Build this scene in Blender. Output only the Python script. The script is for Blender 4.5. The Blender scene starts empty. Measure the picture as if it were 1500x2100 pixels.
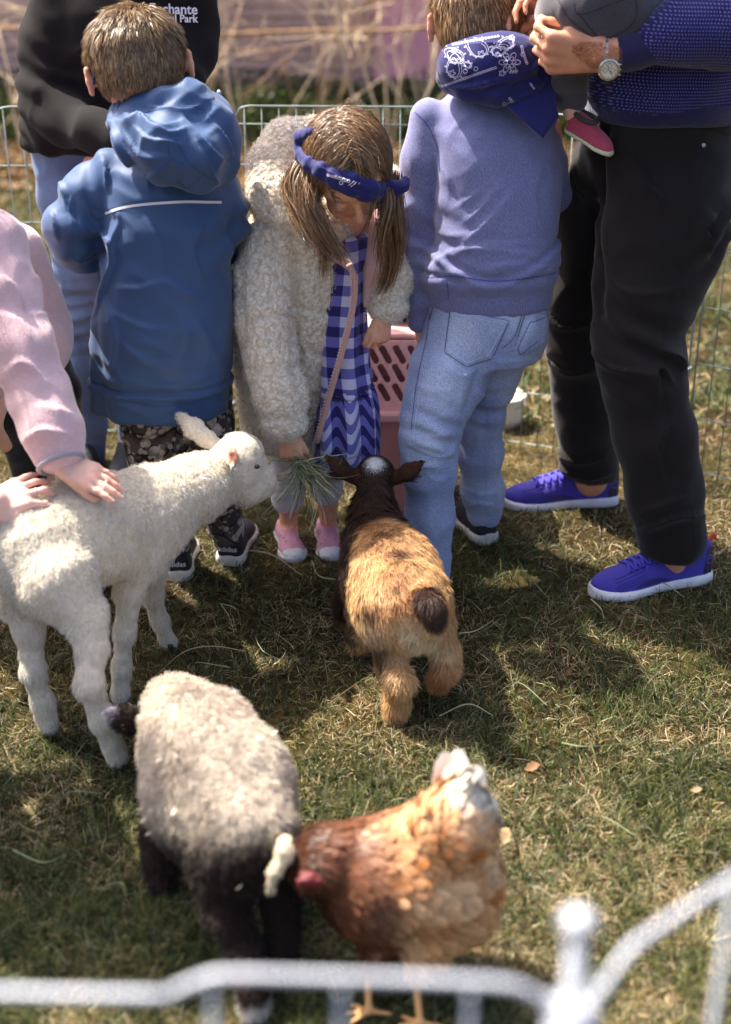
import bpy, math, random
import numpy as np
from mathutils import Vector, Matrix
from mathutils.bvhtree import BVHTree

RNG = np.random.default_rng(7)
random.seed(7)
R = math.radians

# ------------------------------------------------------------------ camera, sun, sky
CAM_H, PITCH, FPX = 1.55, R(25.7), 50 / 36 * 2100
scene = bpy.context.scene
cam_d = bpy.data.cameras.new('camera')
cam = bpy.data.objects.new('camera', cam_d)
scene.collection.objects.link(cam)
cam.location = (0, 0, CAM_H)
cam.rotation_euler = (math.pi / 2 - PITCH, 0, 0)
cam_d.sensor_fit = 'VERTICAL'
cam_d.sensor_height = 36
cam_d.sensor_width = 36 * 1500 / 2100
cam_d.lens = 50
cam_d.clip_start = 0.05
cam_d.clip_end = 300
cam_d.dof.use_dof = True
cam_d.dof.focus_distance = 2.95
cam_d.dof.aperture_fstop = 2.05
scene.camera = cam

SUN_EL, SUN_AZ = R(58), R(-56)          # the sun stands to the left, a little behind the group
sdir = Vector((math.sin(SUN_AZ) * math.cos(SUN_EL), math.cos(SUN_AZ) * math.cos(SUN_EL), math.sin(SUN_EL)))
world = bpy.data.worlds.new('World')
scene.world = world
world.use_nodes = True
wn, wl = world.node_tree.nodes, world.node_tree.links
wn.clear()
sky = wn.new('ShaderNodeTexSky')
sky.sky_type = 'NISHITA'
sky.sun_disc = False
sky.sun_elevation = SUN_EL
sky.sun_rotation = SUN_AZ
sky.air_density = 0.8
sky.dust_density = 5.0
bg = wn.new('ShaderNodeBackground')
bg.inputs['Strength'].default_value = 0.14
wo = wn.new('ShaderNodeOutputWorld')
wl.new(sky.outputs[0], bg.inputs[0])
wl.new(bg.outputs[0], wo.inputs[0])
sun_d = bpy.data.lights.new('sun', 'SUN')
sun_d.energy = 4.7
sun_d.angle = R(0.6)
sun_d.color = (1.0, 0.93, 0.82)
sun = bpy.data.objects.new('sun', sun_d)
scene.collection.objects.link(sun)
sun.rotation_euler = sdir.to_track_quat('Z', 'Y').to_euler()
sun.location = (0, 0, 6)
vs = scene.view_settings
vs.view_transform = 'Standard'
vs.look = 'None'
vs.gamma = 1
vs.exposure = 1.45
vs.use_curve_mapping = False
scene.cycles.max_bounces = 6
scene.cycles.diffuse_bounces = 4
scene.cycles.glossy_bounces = 2
scene.cycles.transmission_bounces = 3
scene.cycles.transparent_max_bounces = 6

# ------------------------------------------------------------------ where things stand
_cp, _sp = math.cos(PITCH), math.sin(PITCH)
def depth_of(py, Y):
    v = (1050 - py) / FPX
    return Y / (_cp + v * _sp)
def P(px, py, Y):
    """the place at ground distance Y seen at that point of the photograph"""
    u, v = (px - 750) / FPX, (1050 - py) / FPX
    t = Y / (_cp + v * _sp)
    return np.array([u * t, Y, CAM_H + t * (-_sp + v * _cp)])
def GY(py):
    v = (1050 - py) / FPX
    return CAM_H * (_cp + v * _sp) / (_sp - v * _cp)
def G(px, py):
    p = P(px, py, GY(py)); p[2] = 0
    return p
def PR(px, py, Y, r):
    return (P(px, py, Y), r * depth_of(py, Y) / FPX)
def lin(h):
    h = h.lstrip('#')
    c = np.array([int(h[i:i + 2], 16) / 255 for i in (0, 2, 4)])
    return np.where(c <= .04045, c / 12.92, ((c + .055) / 1.055) ** 2.4)
def unit(v):
    v = np.asarray(v, float)
    return v / (np.linalg.norm(v, axis=-1, keepdims=True) + 1e-12)

# ------------------------------------------------------------------ noise
def _hash(ix, iy, iz, seed):
    h = (ix * 374761393 + iy * 668265263 + iz * 2147483647 + seed * 1274126177) & 0xffffffff
    h = ((h ^ (h >> 13)) * 1274126177) & 0xffffffff
    h = h ^ (h >> 16)
    return (h & 0xffff) / 32767.5 - 1.0
def noise(p, f=1.0, seed=0, octaves=1):
    p = np.asarray(p, float) * f
    tot, amp, nrm = 0, 1.0, 0
    for o in range(octaves):
        q = p * (2 ** o) + 17.3 * o
        i = np.floor(q).astype(np.int64)
        t = q - i
        t = t * t * (3 - 2 * t)
        v = 0
        for a in (0, 1):
            wx = t[:, 0] if a else 1 - t[:, 0]
            for b in (0, 1):
                wy = t[:, 1] if b else 1 - t[:, 1]
                for c in (0, 1):
                    wz = t[:, 2] if c else 1 - t[:, 2]
                    v = v + wx * wy * wz * _hash(i[:, 0] + a, i[:, 1] + b, i[:, 2] + c, seed + o)
        tot = tot + v * amp
        nrm += amp
        amp *= .5
    return tot / nrm
def ridge(p, f, seed=0):
    """rounded cloth folds: sharp valleys between soft ridges"""
    return 1 - 2 * np.abs(noise(p, f, seed))
def sstep(a, b, x):
    t = np.clip((x - a) / (b - a), 0, 1)
    return t * t * (3 - 2 * t)

def to_px(V):
    """where points fall in the photograph (used to lay out cloth folds)"""
    y, z = V[:, 1], V[:, 2] - CAM_H
    t = y * _cp - z * _sp
    return np.stack([750 + FPX * V[:, 0] / t, 1050 - FPX * (y * _sp + z * _cp) / t], 1)
def creases(lst, k=1.0):
    """modelled cloth folds: each (points, height mm, width, kind); 's' lip that falls away to its left, 'v' valley, 'r' ridge"""
    def fn(V, N):
        X = to_px(V)
        vd = unit(V - np.array([0, 0, CAM_H]))
        face = sstep(.15, -.25, (N * vd).sum(1))
        r = np.zeros(len(V))
        wob = noise(V, 25, 77) * 2.5
        for pts, amp, w, kind in lst:
            pts = spline(np.array(pts, float), max(8, 5 * len(pts)))
            near = (X[:, 0] > pts[:, 0].min() - 4 * w) & (X[:, 0] < pts[:, 0].max() + 4 * w) & (X[:, 1] > pts[:, 1].min() - 4 * w) & (X[:, 1] < pts[:, 1].max() + 4 * w)
            ix = np.where(near)[0]
            if len(ix) == 0: continue
            P_ = X[ix]
            best = np.full(len(ix), 1e9); sg = np.zeros(len(ix)); tt = np.zeros(len(ix))
            m = len(pts) - 1
            for i in range(m):
                a, b = pts[i], pts[i + 1]
                ab = b - a
                t = np.clip(((P_ - a) @ ab) / (ab @ ab), 0, 1)
                dv = P_ - a - t[:, None] * ab
                d = np.linalg.norm(dv, axis=1)
                u = d < best
                best[u] = d[u]; sg[u] = np.sign(ab[0] * dv[u, 1] - ab[1] * dv[u, 0]); tt[u] = (i + t[u]) / m
            s = best * sg + wob[ix]
            taper = np.sin(np.clip(tt, 0.02, .98) * math.pi) ** .6
            if kind == 's': h = sstep(-w * .38, w * .12, s) * np.exp(-np.maximum(s, 0) / w)
            elif kind == 'v': h = -np.exp(-(s / w) ** 2)
            else: h = np.exp(-(s / w) ** 2)
            r[ix] += amp * .001 * k * h * taper * np.where(best < 4 * w, 1, 0)
        return r * face
    return fn
def raised(poly, amp, edge=4.0):
    """a sewn-on patch: raised inside the outline"""
    poly = np.array(poly, float)
    def fn(V, N):
        X = to_px(V)
        vd = unit(V - np.array([0, 0, CAM_H]))
        face = sstep(.1, -.25, (N * vd).sum(1))
        inside = np.zeros(len(X), bool); best = np.full(len(X), 1e9)
        for a, b in zip(poly, np.roll(poly, -1, 0)):
            c = ((a[1] > X[:, 1]) != (b[1] > X[:, 1])) & (X[:, 0] < (b[0] - a[0]) * (X[:, 1] - a[1]) / (b[1] - a[1] + 1e-9) + a[0])
            inside ^= c
            ab = b - a
            t = np.clip(((X - a) @ ab) / (ab @ ab), 0, 1)
            best = np.minimum(best, np.linalg.norm(X - a - t[:, None] * ab, axis=1))
        s = np.where(inside, best, -best)
        return amp * .001 * sstep(-edge * .3, edge * .7, s) * face
    return fn
def slab(name, poly, th, mat, parent=None, sub=5, wav=.0, seed=1):
    """a stiff flap of cloth: outline (px, py, Y), filled, thickened"""
    import bmesh
    bm = bmesh.new()
    vs_ = [bm.verts.new(tuple(P(*q))) for q in poly]
    f = bm.faces.new(vs_)
    bmesh.ops.triangulate(bm, faces=bm.faces[:])
    bmesh.ops.subdivide_edges(bm, edges=bm.edges[:], cuts=sub, use_grid_fill=True)
    bmesh.ops.triangulate(bm, faces=bm.faces[:])
    for v in bm.verts:
        nz = noise(np.array([v.co]), 18, seed)[0] * wav
        v.co.y += nz
    bmesh.ops.recalc_face_normals(bm, faces=bm.faces[:])
    bm.normal_update()
    me = bpy.data.meshes.new(name); bm.to_mesh(me); bm.free()
    me.polygons.foreach_set('use_smooth', [True] * len(me.polygons))
    o = mesh_obj(name, me, mat, parent)
    md = o.modifiers.new('thickness', 'SOLIDIFY'); md.thickness = th; md.offset = 0
    V = np.array([v.co for v in me.vertices]); Q = [tuple(p.vertices) for p in me.polygons]
    return o, V, Q
# ------------------------------------------------------------------ mesh makers
def col(o):
    scene.collection.objects.link(o)
    return o
def raw_mesh(name, V, F, nside, colors=None, smooth=True, attr=None):
    me = bpy.data.meshes.new(name)
    V = np.ascontiguousarray(V, np.float32)
    F = np.ascontiguousarray(F, np.int32)
    me.vertices.add(len(V))
    me.vertices.foreach_set('co', V.ravel())
    me.loops.add(F.size)
    me.loops.foreach_set('vertex_index', F.ravel())
    n = len(F)
    me.polygons.add(n)
    me.polygons.foreach_set('loop_start', np.arange(n, dtype=np.int32) * nside)
    me.update(calc_edges=True)
    if smooth:
        me.polygons.foreach_set('use_smooth', np.ones(n, bool))
    else:
        me.polygons.foreach_set('use_smooth', np.zeros(n, bool))
    if colors is not None:
        ca = me.color_attributes.new('Col', 'FLOAT_COLOR', 'POINT')
        c4 = np.ones((len(V), 4), np.float32)
        c4[:, :3] = colors
        ca.data.foreach_set('color', c4.ravel())
    if attr:
        for k, v in attr.items():
            a = me.attributes.new(k, 'FLOAT_VECTOR', 'POINT')
            a.data.foreach_set('vector', np.ascontiguousarray(v, np.float32).ravel())
    return me
def mesh_obj(name, me, mat, parent=None):
    o = bpy.data.objects.new(name, me)
    col(o)
    if mat is not None:
        me.materials.append(mat)
    if parent is not None:
        o.parent = parent
        o.matrix_parent_inverse = parent.matrix_world.inverted() if False else Matrix.Translation(-Vector(root_loc(parent)))
    return o
_loc = {}
def root_loc(o):
    return _loc.get(o.name, (0, 0, 0))
def thing(name, label, cat, loc=(0, 0, 0), group=None):
    o = bpy.data.objects.new(name, None)
    o.empty_display_size = .1
    col(o)
    o.location = loc
    _loc[o.name] = tuple(loc)
    o['label'] = label
    o['category'] = cat
    if group:
        o['group'] = group
    return o
def tag(o, label=None, cat=None, group=None, kind=None):
    if label: o['label'] = label
    if cat: o['category'] = cat
    if group: o['group'] = group
    if kind: o['kind'] = kind
    return o

# ------------------------------------------------------------------ implicit surfaces -> one skin
class Sdf:
    def __init__(s, k=.012):
        s.pr, s.k = [], k
    def _add(s, lo, hi, fn, k, op):
        s.pr.append((np.array(lo, float), np.array(hi, float), fn, s.k if k is None else k, op))
    def cone(s, a, b, ra, rb, k=None, op='add', flat=None, fs=1.0):
        a, b = np.asarray(a, float), np.asarray(b, float)
        m = max(ra, rb) * max(1, 1 / fs)
        lo, hi = np.minimum(a, b) - m, np.maximum(a, b) + m
        ba = b - a
        L2 = max(ba @ ba, 1e-12)
        fl = None if flat is None else unit(flat)
        def fn(X, Y, Z):
            x, y, z = X - a[0], Y - a[1], Z - a[2]
            t = np.clip((x * ba[0] + y * ba[1] + z * ba[2]) / L2, 0, 1)
            x = x - t * ba[0]; y = y - t * ba[1]; z = z - t * ba[2]
            if fl is not None:
                dd = (x * fl[0] + y * fl[1] + z * fl[2]) * (fs - 1)
                x = x + dd * fl[0]; y = y + dd * fl[1]; z = z + dd * fl[2]
            return np.sqrt(x * x + y * y + z * z) - (ra + (rb - ra) * t)
        s._add(lo, hi, fn, k, op)
        return s
    def chain(s, pts, k=None, op='add', flat=None, fs=1.0):
        for (a, ra), (b, rb) in zip(pts[:-1], pts[1:]):
            s.cone(a, b, ra, rb, k, op, flat, fs)
        return s
    def ell(s, c, r, rot=None, k=None, op='add'):
        c, r = np.asarray(c, float), np.asarray(r, float)
        M = np.eye(3) if rot is None else np.asarray(rot, float)
        m = r.max() if rot is not None else r
        def fn(X, Y, Z):
            x, y, z = X - c[0], Y - c[1], Z - c[2]
            u = x * M[0, 0] + y * M[1, 0] + z * M[2, 0]
            v = x * M[0, 1] + y * M[1, 1] + z * M[2, 1]
            w = x * M[0, 2] + y * M[1, 2] + z * M[2, 2]
            k0 = np.sqrt((u / r[0]) ** 2 + (v / r[1]) ** 2 + (w / r[2]) ** 2)
            k1 = np.sqrt((u / r[0] ** 2) ** 2 + (v / r[1] ** 2) ** 2 + (w / r[2] ** 2) ** 2) + 1e-9
            return k0 * (k0 - 1) / k1
        s._add(c - m, c + m, fn, k, op)
        return s
    def loft(s, secs, frame=None, p=2.0, k=None, op='add'):
        """secs: (t, cu, cv, a, b) along the frame's third axis; frame = (origin, 3x3 columns u v t)"""
        secs = sorted(secs)
        T = np.array([q[0] for q in secs], float)
        C = [np.array([q[i] for q in secs], float) for i in (1, 2, 3, 4)]
        O = np.zeros(3) if frame is None else np.asarray(frame[0], float)
        M = np.eye(3) if frame is None else np.asarray(frame[1], float)
        cs = []
        for q in secs:
            for su in (-1, 1):
                for sv in (-1, 1):
                    cs.append(O + M @ np.array([q[1] + su * q[3], q[2] + sv * q[4], q[0]]))
        cs = np.array(cs)
        def fn(X, Y, Z):
            x, y, z = X - O[0], Y - O[1], Z - O[2]
            u = x * M[0, 0] + y * M[1, 0] + z * M[2, 0]
            v = x * M[0, 1] + y * M[1, 1] + z * M[2, 1]
            t = x * M[0, 2] + y * M[1, 2] + z * M[2, 2]
            cu, cv, a, b = [np.interp(t, T, c) for c in C]
            a = np.maximum(a, 1e-3); b = np.maximum(b, 1e-3)
            if p == 2.0:
                rho = np.sqrt(((u - cu) / a) ** 2 + ((v - cv) / b) ** 2)
            else:
                rho = (np.abs((u - cu) / a) ** p + np.abs((v - cv) / b) ** p) ** (1 / p)
            d = (rho - 1) * np.minimum(a, b)
            return np.maximum(d, np.maximum(T[0] - t, t - T[-1]))
        s._add(cs.min(0), cs.max(0), fn, k, op)
        return s
    def plane(s, pt, n, k=.004, op='sub'):
        """cut away the side that n points to"""
        pt, n = np.asarray(pt, float), unit(n)
        def fn(X, Y, Z):
            return -((X - pt[0]) * n[0] + (Y - pt[1]) * n[1] + (Z - pt[2]) * n[2])
        s._add([-1e3] * 3, [1e3] * 3, fn, k, op)
        return s
    def mesh(s, res, smooth=2, lo=None, hi=None):
        adds = [q for q in s.pr if q[4] == 'add']
        blo = np.min([q[0] for q in adds], 0) - 3 * res if lo is None else np.array(lo, float)
        bhi = np.max([q[1] for q in adds], 0) + 3 * res if hi is None else np.array(hi, float)
        n = np.ceil((bhi - blo) / res).astype(int) + 1
        BIG = .06
        F = np.full(n, BIG, np.float32)
        ax = [(blo[i] + res * np.arange(n[i])).astype(np.float32) for i in range(3)]
        for (lo_, hi_, fn, k, op) in s.pr:
            m = k + 3 * res
            i0 = np.clip(np.floor((lo_ - m - blo) / res).astype(int), 0, n)
            i1 = np.clip(np.ceil((hi_ + m - blo) / res).astype(int) + 1, 0, n)
            if (i1 <= i0).any():
                continue
            sl = tuple(slice(i0[i], i1[i]) for i in range(3))
            X = ax[0][sl[0]][:, None, None]; Y = ax[1][sl[1]][None, :, None]; Z = ax[2][sl[2]][None, None, :]
            d = fn(X, Y, Z).astype(np.float32)
            f = F[sl]
            if op == 'add':
                if k > 1e-5:
                    h = np.clip(k - np.abs(f - d), 0, None) / k
                    F[sl] = np.minimum(f, d) - h * h * k * .25
                else:
                    F[sl] = np.minimum(f, d)
            else:
                d = -d
                if k > 1e-5:
                    h = np.clip(k - np.abs(f - d), 0, None) / k
                    F[sl] = np.maximum(f, d) + h * h * k * .25
                else:
                    F[sl] = np.maximum(f, d)
        V, Q = surfnet(F, blo, res)
        V = relax(V, Q, smooth)
        return V, Q
_OFF = np.array([[i >> 2 & 1, i >> 1 & 1, i & 1] for i in range(8)])
_EDG = [(a, b) for a in range(8) for b in range(a + 1, 8) if bin(a ^ b).count('1') == 1]
def surfnet(F, lo, h):
    F[0] = F[-1] = .05; F[:, 0] = F[:, -1] = .05; F[:, :, 0] = F[:, :, -1] = .05
    I = F < 0
    c = np.zeros(tuple(np.array(F.shape) - 1), np.uint8)
    for o in _OFF:
        c += I[o[0]:I.shape[0] - 1 + o[0], o[1]:I.shape[1] - 1 + o[1], o[2]:I.shape[2] - 1 + o[2]]
    act = (c > 0) & (c < 8)
    idx = np.argwhere(act)
    vid = np.full(act.shape, -1, np.int32)
    vid[act] = np.arange(len(idx))
    vals = np.stack([F[idx[:, 0] + o[0], idx[:, 1] + o[1], idx[:, 2] + o[2]] for o in _OFF], 1)
    pos = np.zeros((len(idx), 3)); cnt = np.zeros(len(idx))
    for a, b in _EDG:
        va, vb = vals[:, a], vals[:, b]
        x = (va < 0) != (vb < 0)
        t = va[x] / (va[x] - vb[x])
        pos[x] += _OFF[a] + t[:, None] * (_OFF[b] - _OFF[a])
        cnt[x] += 1
    V = lo + h * (idx + pos / cnt[:, None])
    Q = []
    for axn in range(3):
        A = I.take(range(0, I.shape[axn] - 1), axn); B = I.take(range(1, I.shape[axn]), axn)
        e = np.argwhere(A != B)
        s = A[e[:, 0], e[:, 1], e[:, 2]]
        o1, o2 = [(1, 2), (2, 0), (0, 1)][axn]
        d1 = np.zeros(3, int); d1[o1] = 1
        d2 = np.zeros(3, int); d2[o2] = 1
        g = lambda q: vid[q[:, 0], q[:, 1], q[:, 2]]
        q = np.stack([g(e - d1 - d2), g(e - d2), g(e), g(e - d1)], 1)
        q[~s] = q[~s][:, ::-1]
        Q.append(q)
    Q = np.concatenate(Q)
    return V, Q
def relax(V, Q, n, lam=.5):
    if n <= 0:
        return V
    e = np.concatenate([Q[:, [0, 1]], Q[:, [1, 2]], Q[:, [2, 3]], Q[:, [3, 0]]])
    e = np.concatenate([e, e[:, ::-1]])
    cnt = np.bincount(e[:, 0], minlength=len(V))[:, None] + 1e-9
    for _ in range(n):
        S = np.stack([np.bincount(e[:, 0], V[e[:, 1], i], minlength=len(V)) for i in range(3)], 1) / cnt
        V = V + lam * (S - V)
    return V
def normals(V, Q):
    n = np.cross(V[Q[:, 2]] - V[Q[:, 0]], V[Q[:, 3]] - V[Q[:, 1]])
    N = np.zeros_like(V)
    for c in range(4):
        for i in range(3):
            N[:, i] += np.bincount(Q[:, c], n[:, i], minlength=len(V))
    return unit(N)
def skin(name, sdf, res, mat, parent=None, smooth=2, disp=None, colr=None, attr=None, keep=False, lo=None, hi=None):
    V, Q = sdf.mesh(res, smooth, lo, hi)
    N = normals(V, Q)
    if disp is not None:
        V = V + N * np.asarray(disp(V, N))[:, None]
        N = normals(V, Q)
    C = colr(V, N) if colr is not None else None
    me = raw_mesh(name, V, Q, 4, C, True, {'uvw': attr(V, N)} if attr else None)
    o = mesh_obj(name, me, mat, parent)
    return (o, V, Q, N) if keep else o
def sample(V, Q, N, n, rng, keep=None):
    """n random points on a quad surface"""
    A = np.linalg.norm(np.cross(V[Q[:, 2]] - V[Q[:, 0]], V[Q[:, 3]] - V[Q[:, 1]]), axis=1)
    if keep is not None:
        A = A * keep(V[Q].mean(1), N[Q].mean(1))
    f = rng.choice(len(Q), n, p=A / A.sum())
    u, v = rng.random((2, n, 1))
    q = Q[f]
    lerp = lambda X: (X[q[:, 0]] * (1 - u) + X[q[:, 1]] * u) * (1 - v) + (X[q[:, 3]] * (1 - u) + X[q[:, 2]] * u) * v
    return lerp(V), unit(lerp(N))
def ribbons(name, pts, side, width, colors, mat, parent=None, tip=.15, mid=1.0, keepmesh=False):
    """pts (N,S,3) centre lines, side (N,3) or (N,S,3), width (N,), colors (N,3) or (N,S,3)"""
    N, S = pts.shape[:2]
    if side.ndim == 2:
        side = np.repeat(side[:, None], S, 1)
    t = np.linspace(0, 1, S)
    prof = np.where(t < .4, .75 + (mid - .75) * t / .4, mid + (tip - mid) * (t - .4) / .6)
    w = (width[:, None] * prof[None])[:, :, None] * .5
    V = np.stack([pts - side * w, pts + side * w], 2).reshape(N * S * 2, 3)
    b = (np.arange(N)[:, None] * S + np.arange(S - 1)[None]).ravel() * 2
    Q = np.stack([b, b + 1, b + 3, b + 2], 1)
    if colors.ndim == 2:
        colors = np.repeat(colors[:, None], S, 1)
    C = np.repeat(colors[:, :, None], 2, 2).reshape(-1, 3)
    me = raw_mesh(name, V, Q, 4, C, True)
    if keepmesh:
        return me
    return mesh_obj(name, me, mat, parent)
def fur(name, Pt, Nr, dirv, length, width, colors, mat, parent, lift=.4, S=4, curl=0.0, jitter=.3, rng=RNG, droop=0.0, tip=.12, curlf=1.0):
    n = len(Pt)
    d = unit(dirv + jitter * rng.normal(size=(n, 3)))
    d = unit(d - (d * Nr).sum(1, keepdims=True) * Nr * (1 - lift * 0) )
    start = unit(d * (1 - lift) + Nr * lift)
    end = unit(d * (1 - lift * .35) + Nr * lift * .35 + np.array([0, 0, -droop]))
    t = np.linspace(0, 1, S)[None, :, None]
    L = length[:, None, None]
    pts = Pt[:, None] - Nr[:, None] * .001 + L * (start[:, None] * (t - t * t * .5) + end[:, None] * t * t * .5)
    if curl:
        ph = rng.random((n, 1, 1)) * 6.28
        ax1 = unit(np.cross(start, Nr + .01))
        amp = curl * length[:, None, None]
        pts = pts + amp * (np.sin(t * 6.28 * curlf + ph) - np.sin(ph)) * ax1[:, None] + amp * (np.cos(t * 6.28 * curlf + ph) - np.cos(ph)) * Nr[:, None] * .6
    side = unit(np.cross(start, Nr + .3 * rng.normal(size=(n, 3))))
    return ribbons(name, pts, side, width, colors, mat, parent, tip=tip)
def tube_mesh(name, pts, r, sides=8, closed=False, caps=True):
    """swept round bar; r a number or one per point"""
    pts = np.asarray(pts, float)
    n = len(pts)
    r = np.full(n, r, float) if np.isscalar(r) else np.asarray(r, float)
    T = unit(np.gradient(pts, axis=0))
    if closed:
        T = unit(np.roll(pts, -1, 0) - np.roll(pts, 1, 0))
    up = np.array([0, 0, 1.0]) if abs(T[0][2]) < .9 else np.array([1.0, 0, 0])
    U = np.zeros_like(T)
    u = unit(np.cross(up, T[0]))
    for i in range(n):
        u = unit(u - (u @ T[i]) * T[i])
        U[i] = u
    W = np.cross(T, U)
    a = np.arange(sides) / sides * 2 * math.pi
    V = pts[:, None] + r[:, None, None] * (np.cos(a)[None, :, None] * U[:, None] + np.sin(a)[None, :, None] * W[:, None])
    V = V.reshape(-1, 3)
    F = []
    m = n if closed else n - 1
    for i in range(m):
        j = (i + 1) % n
        for q in range(sides):
            q2 = (q + 1) % sides
            F.append((i * sides + q, i * sides + q2, j * sides + q2, j * sides + q))
    if caps and not closed:
        c0, c1 = len(V), len(V) + 1
        V = np.vstack([V, pts[0], pts[-1]])
        for q in range(sides):
            q2 = (q + 1) % sides
            F.append((c0, q2, q, q)); F.append((c1, (n - 1) * sides + q, (n - 1) * sides + q2, (n - 1) * sides + q2))
    me = bpy.data.meshes.new(name)
    me.from_pydata(V.tolist(), [], [tuple(dict.fromkeys(f)) for f in F])
    me.polygons.foreach_set('use_smooth', [True] * len(me.polygons))
    me.update()
    return me
def tube(name, pts, r, mat, parent=None, sides=8, closed=False):
    return mesh_obj(name, tube_mesh(name, pts, r, sides, closed), mat, parent)
def spline(pts, n=24):
    """Catmull-Rom through the points"""
    pts = np.asarray(pts, float)
    Q = np.vstack([2 * pts[0] - pts[1], pts, 2 * pts[-1] - pts[-2]])
    out = []
    m = len(pts) - 1
    for i in range(m):
        a, b, c, d = Q[i:i + 4]
        k = max(2, n // m)
        for t in np.linspace(0, 1, k, endpoint=(i == m - 1)):
            out.append(.5 * (2 * b + (c - a) * t + (2 * a - 5 * b + 4 * c - d) * t * t + (3 * b - 3 * c + d - a) * t ** 3))
    return np.array(out)
def box_mesh(name, size, bevel=0.0, center=(0, 0, 0)):
    import bmesh
    bm = bmesh.new()
    bmesh.ops.create_cube(bm, size=1)
    bmesh.ops.scale(bm, vec=size, verts=bm.verts)
    bmesh.ops.translate(bm, vec=center, verts=bm.verts)
    if bevel:
        bmesh.ops.bevel(bm, geom=bm.edges[:], offset=bevel, segments=2, affect='EDGES', profile=.5)
    me = bpy.data.meshes.new(name)
    bm.to_mesh(me); bm.free()
    return me
def print_on(name, strokes, V, Q, mat, parent, width, frame, off=.0008, joined=False):
    if not joined:
        bvh_ = BVHTree.FromPolygons([tuple(x) for x in V], [tuple(int(i) for i in q) for q in Q])
        for st in strokes:
            fixp(print_one(name, [st], bvh_, mat, parent, width, frame, off))
        return None
    bvh_ = BVHTree.FromPolygons([tuple(x) for x in V], [tuple(int(i) for i in q) for q in Q])
    return tag(print_one(name, strokes, bvh_, mat, parent, width, frame, off), kind='stuff')
def fixp(o):
    if o is not None: o.matrix_parent_inverse = Matrix.Identity(4)
    return o
def print_one(name, strokes, bvh, mat, parent, width, frame, off=.0008, filled=False):
    """flat print: 2-D pen strokes in frame (origin, u, v, towards) laid on the surface V,Q"""
    O, U, W, D = [np.asarray(x, float) for x in frame]
    Vs, Fs = [], []
    D = unit(D)
    def drop(p2):
        st = O + U * p2[0] + W * p2[1] - D * .3
        h = bvh.ray_cast(Vector(st), Vector(D), .8)
        if h[0] is None:
            return None, None
        return np.array(h[0]) + np.array(h[1]) * off * (1 if np.dot(h[1], D) < 0 else -1), h[1]
    for st in strokes:
        st = np.asarray(st, float)
        if filled:
            pp = [drop(p)[0] for p in st]
            if any(p is None for p in pp): continue
            b = len(Vs)
            Vs += [tuple(p) for p in pp]
            Fs.append(tuple(range(b, b + len(pp))))
            continue
        t = np.gradient(st, axis=0)
        nn = unit(np.stack([-t[:, 1], t[:, 0]], 1)) * width / 2
        prev = None
        for i in range(len(st)):
            a, _ = drop(st[i] + nn[i]); b_, _ = drop(st[i] - nn[i])
            if a is None or b_ is None or np.linalg.norm(a - b_) > width * 4:
                prev = None
                continue
            k = len(Vs)
            Vs += [tuple(a), tuple(b_)]
            if prev is not None:
                q0 = np.array(Vs[prev]);
                if np.linalg.norm(q0 - a) < .02:
                    Fs.append((prev, prev + 1, k + 1, k))
            prev = k
    if not Fs:
        return None
    me = bpy.data.meshes.new(name)
    me.from_pydata(Vs, [], Fs)
    me.update()
    return mesh_obj(name, me, mat, parent)
def text_on(name, body, V, Q, mat, parent, frame, size, off=.001, bold=.0, shear=0.0):
    """lettering laid on the surface"""
    cu = bpy.data.curves.new(name + '_curve', 'FONT')
    cu.body = body; cu.size = size; cu.offset = bold; cu.shear = shear
    cu.resolution_u = 3
    o = bpy.data.objects.new('tmp', cu)
    scene.collection.objects.link(o)
    dg = bpy.context.evaluated_depsgraph_get()
    me = bpy.data.meshes.new_from_object(o.evaluated_get(dg))
    bpy.data.objects.remove(o)
    bvh = BVHTree.FromPolygons([tuple(x) for x in V], [tuple(int(i) for i in q) for q in Q])
    O, U, W, D = [np.asarray(x, float) for x in frame]
    D = unit(D)
    me.materials.clear()
    for v in me.vertices:
        st = O + U * v.co.x + W * v.co.y - D * .3
        h = bvh.ray_cast(Vector(st), Vector(D), .8)
        if h[0] is not None:
            nn = Vector(h[1])
            v.co = h[0] + nn * off * (1 if nn.dot(Vector(D)) < 0 else -1)
        else:
            v.co = Vector(O + U * v.co.x + W * v.co.y)
    me.update()
    me.name = name
    return mesh_obj(name, me, mat, parent)

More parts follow.
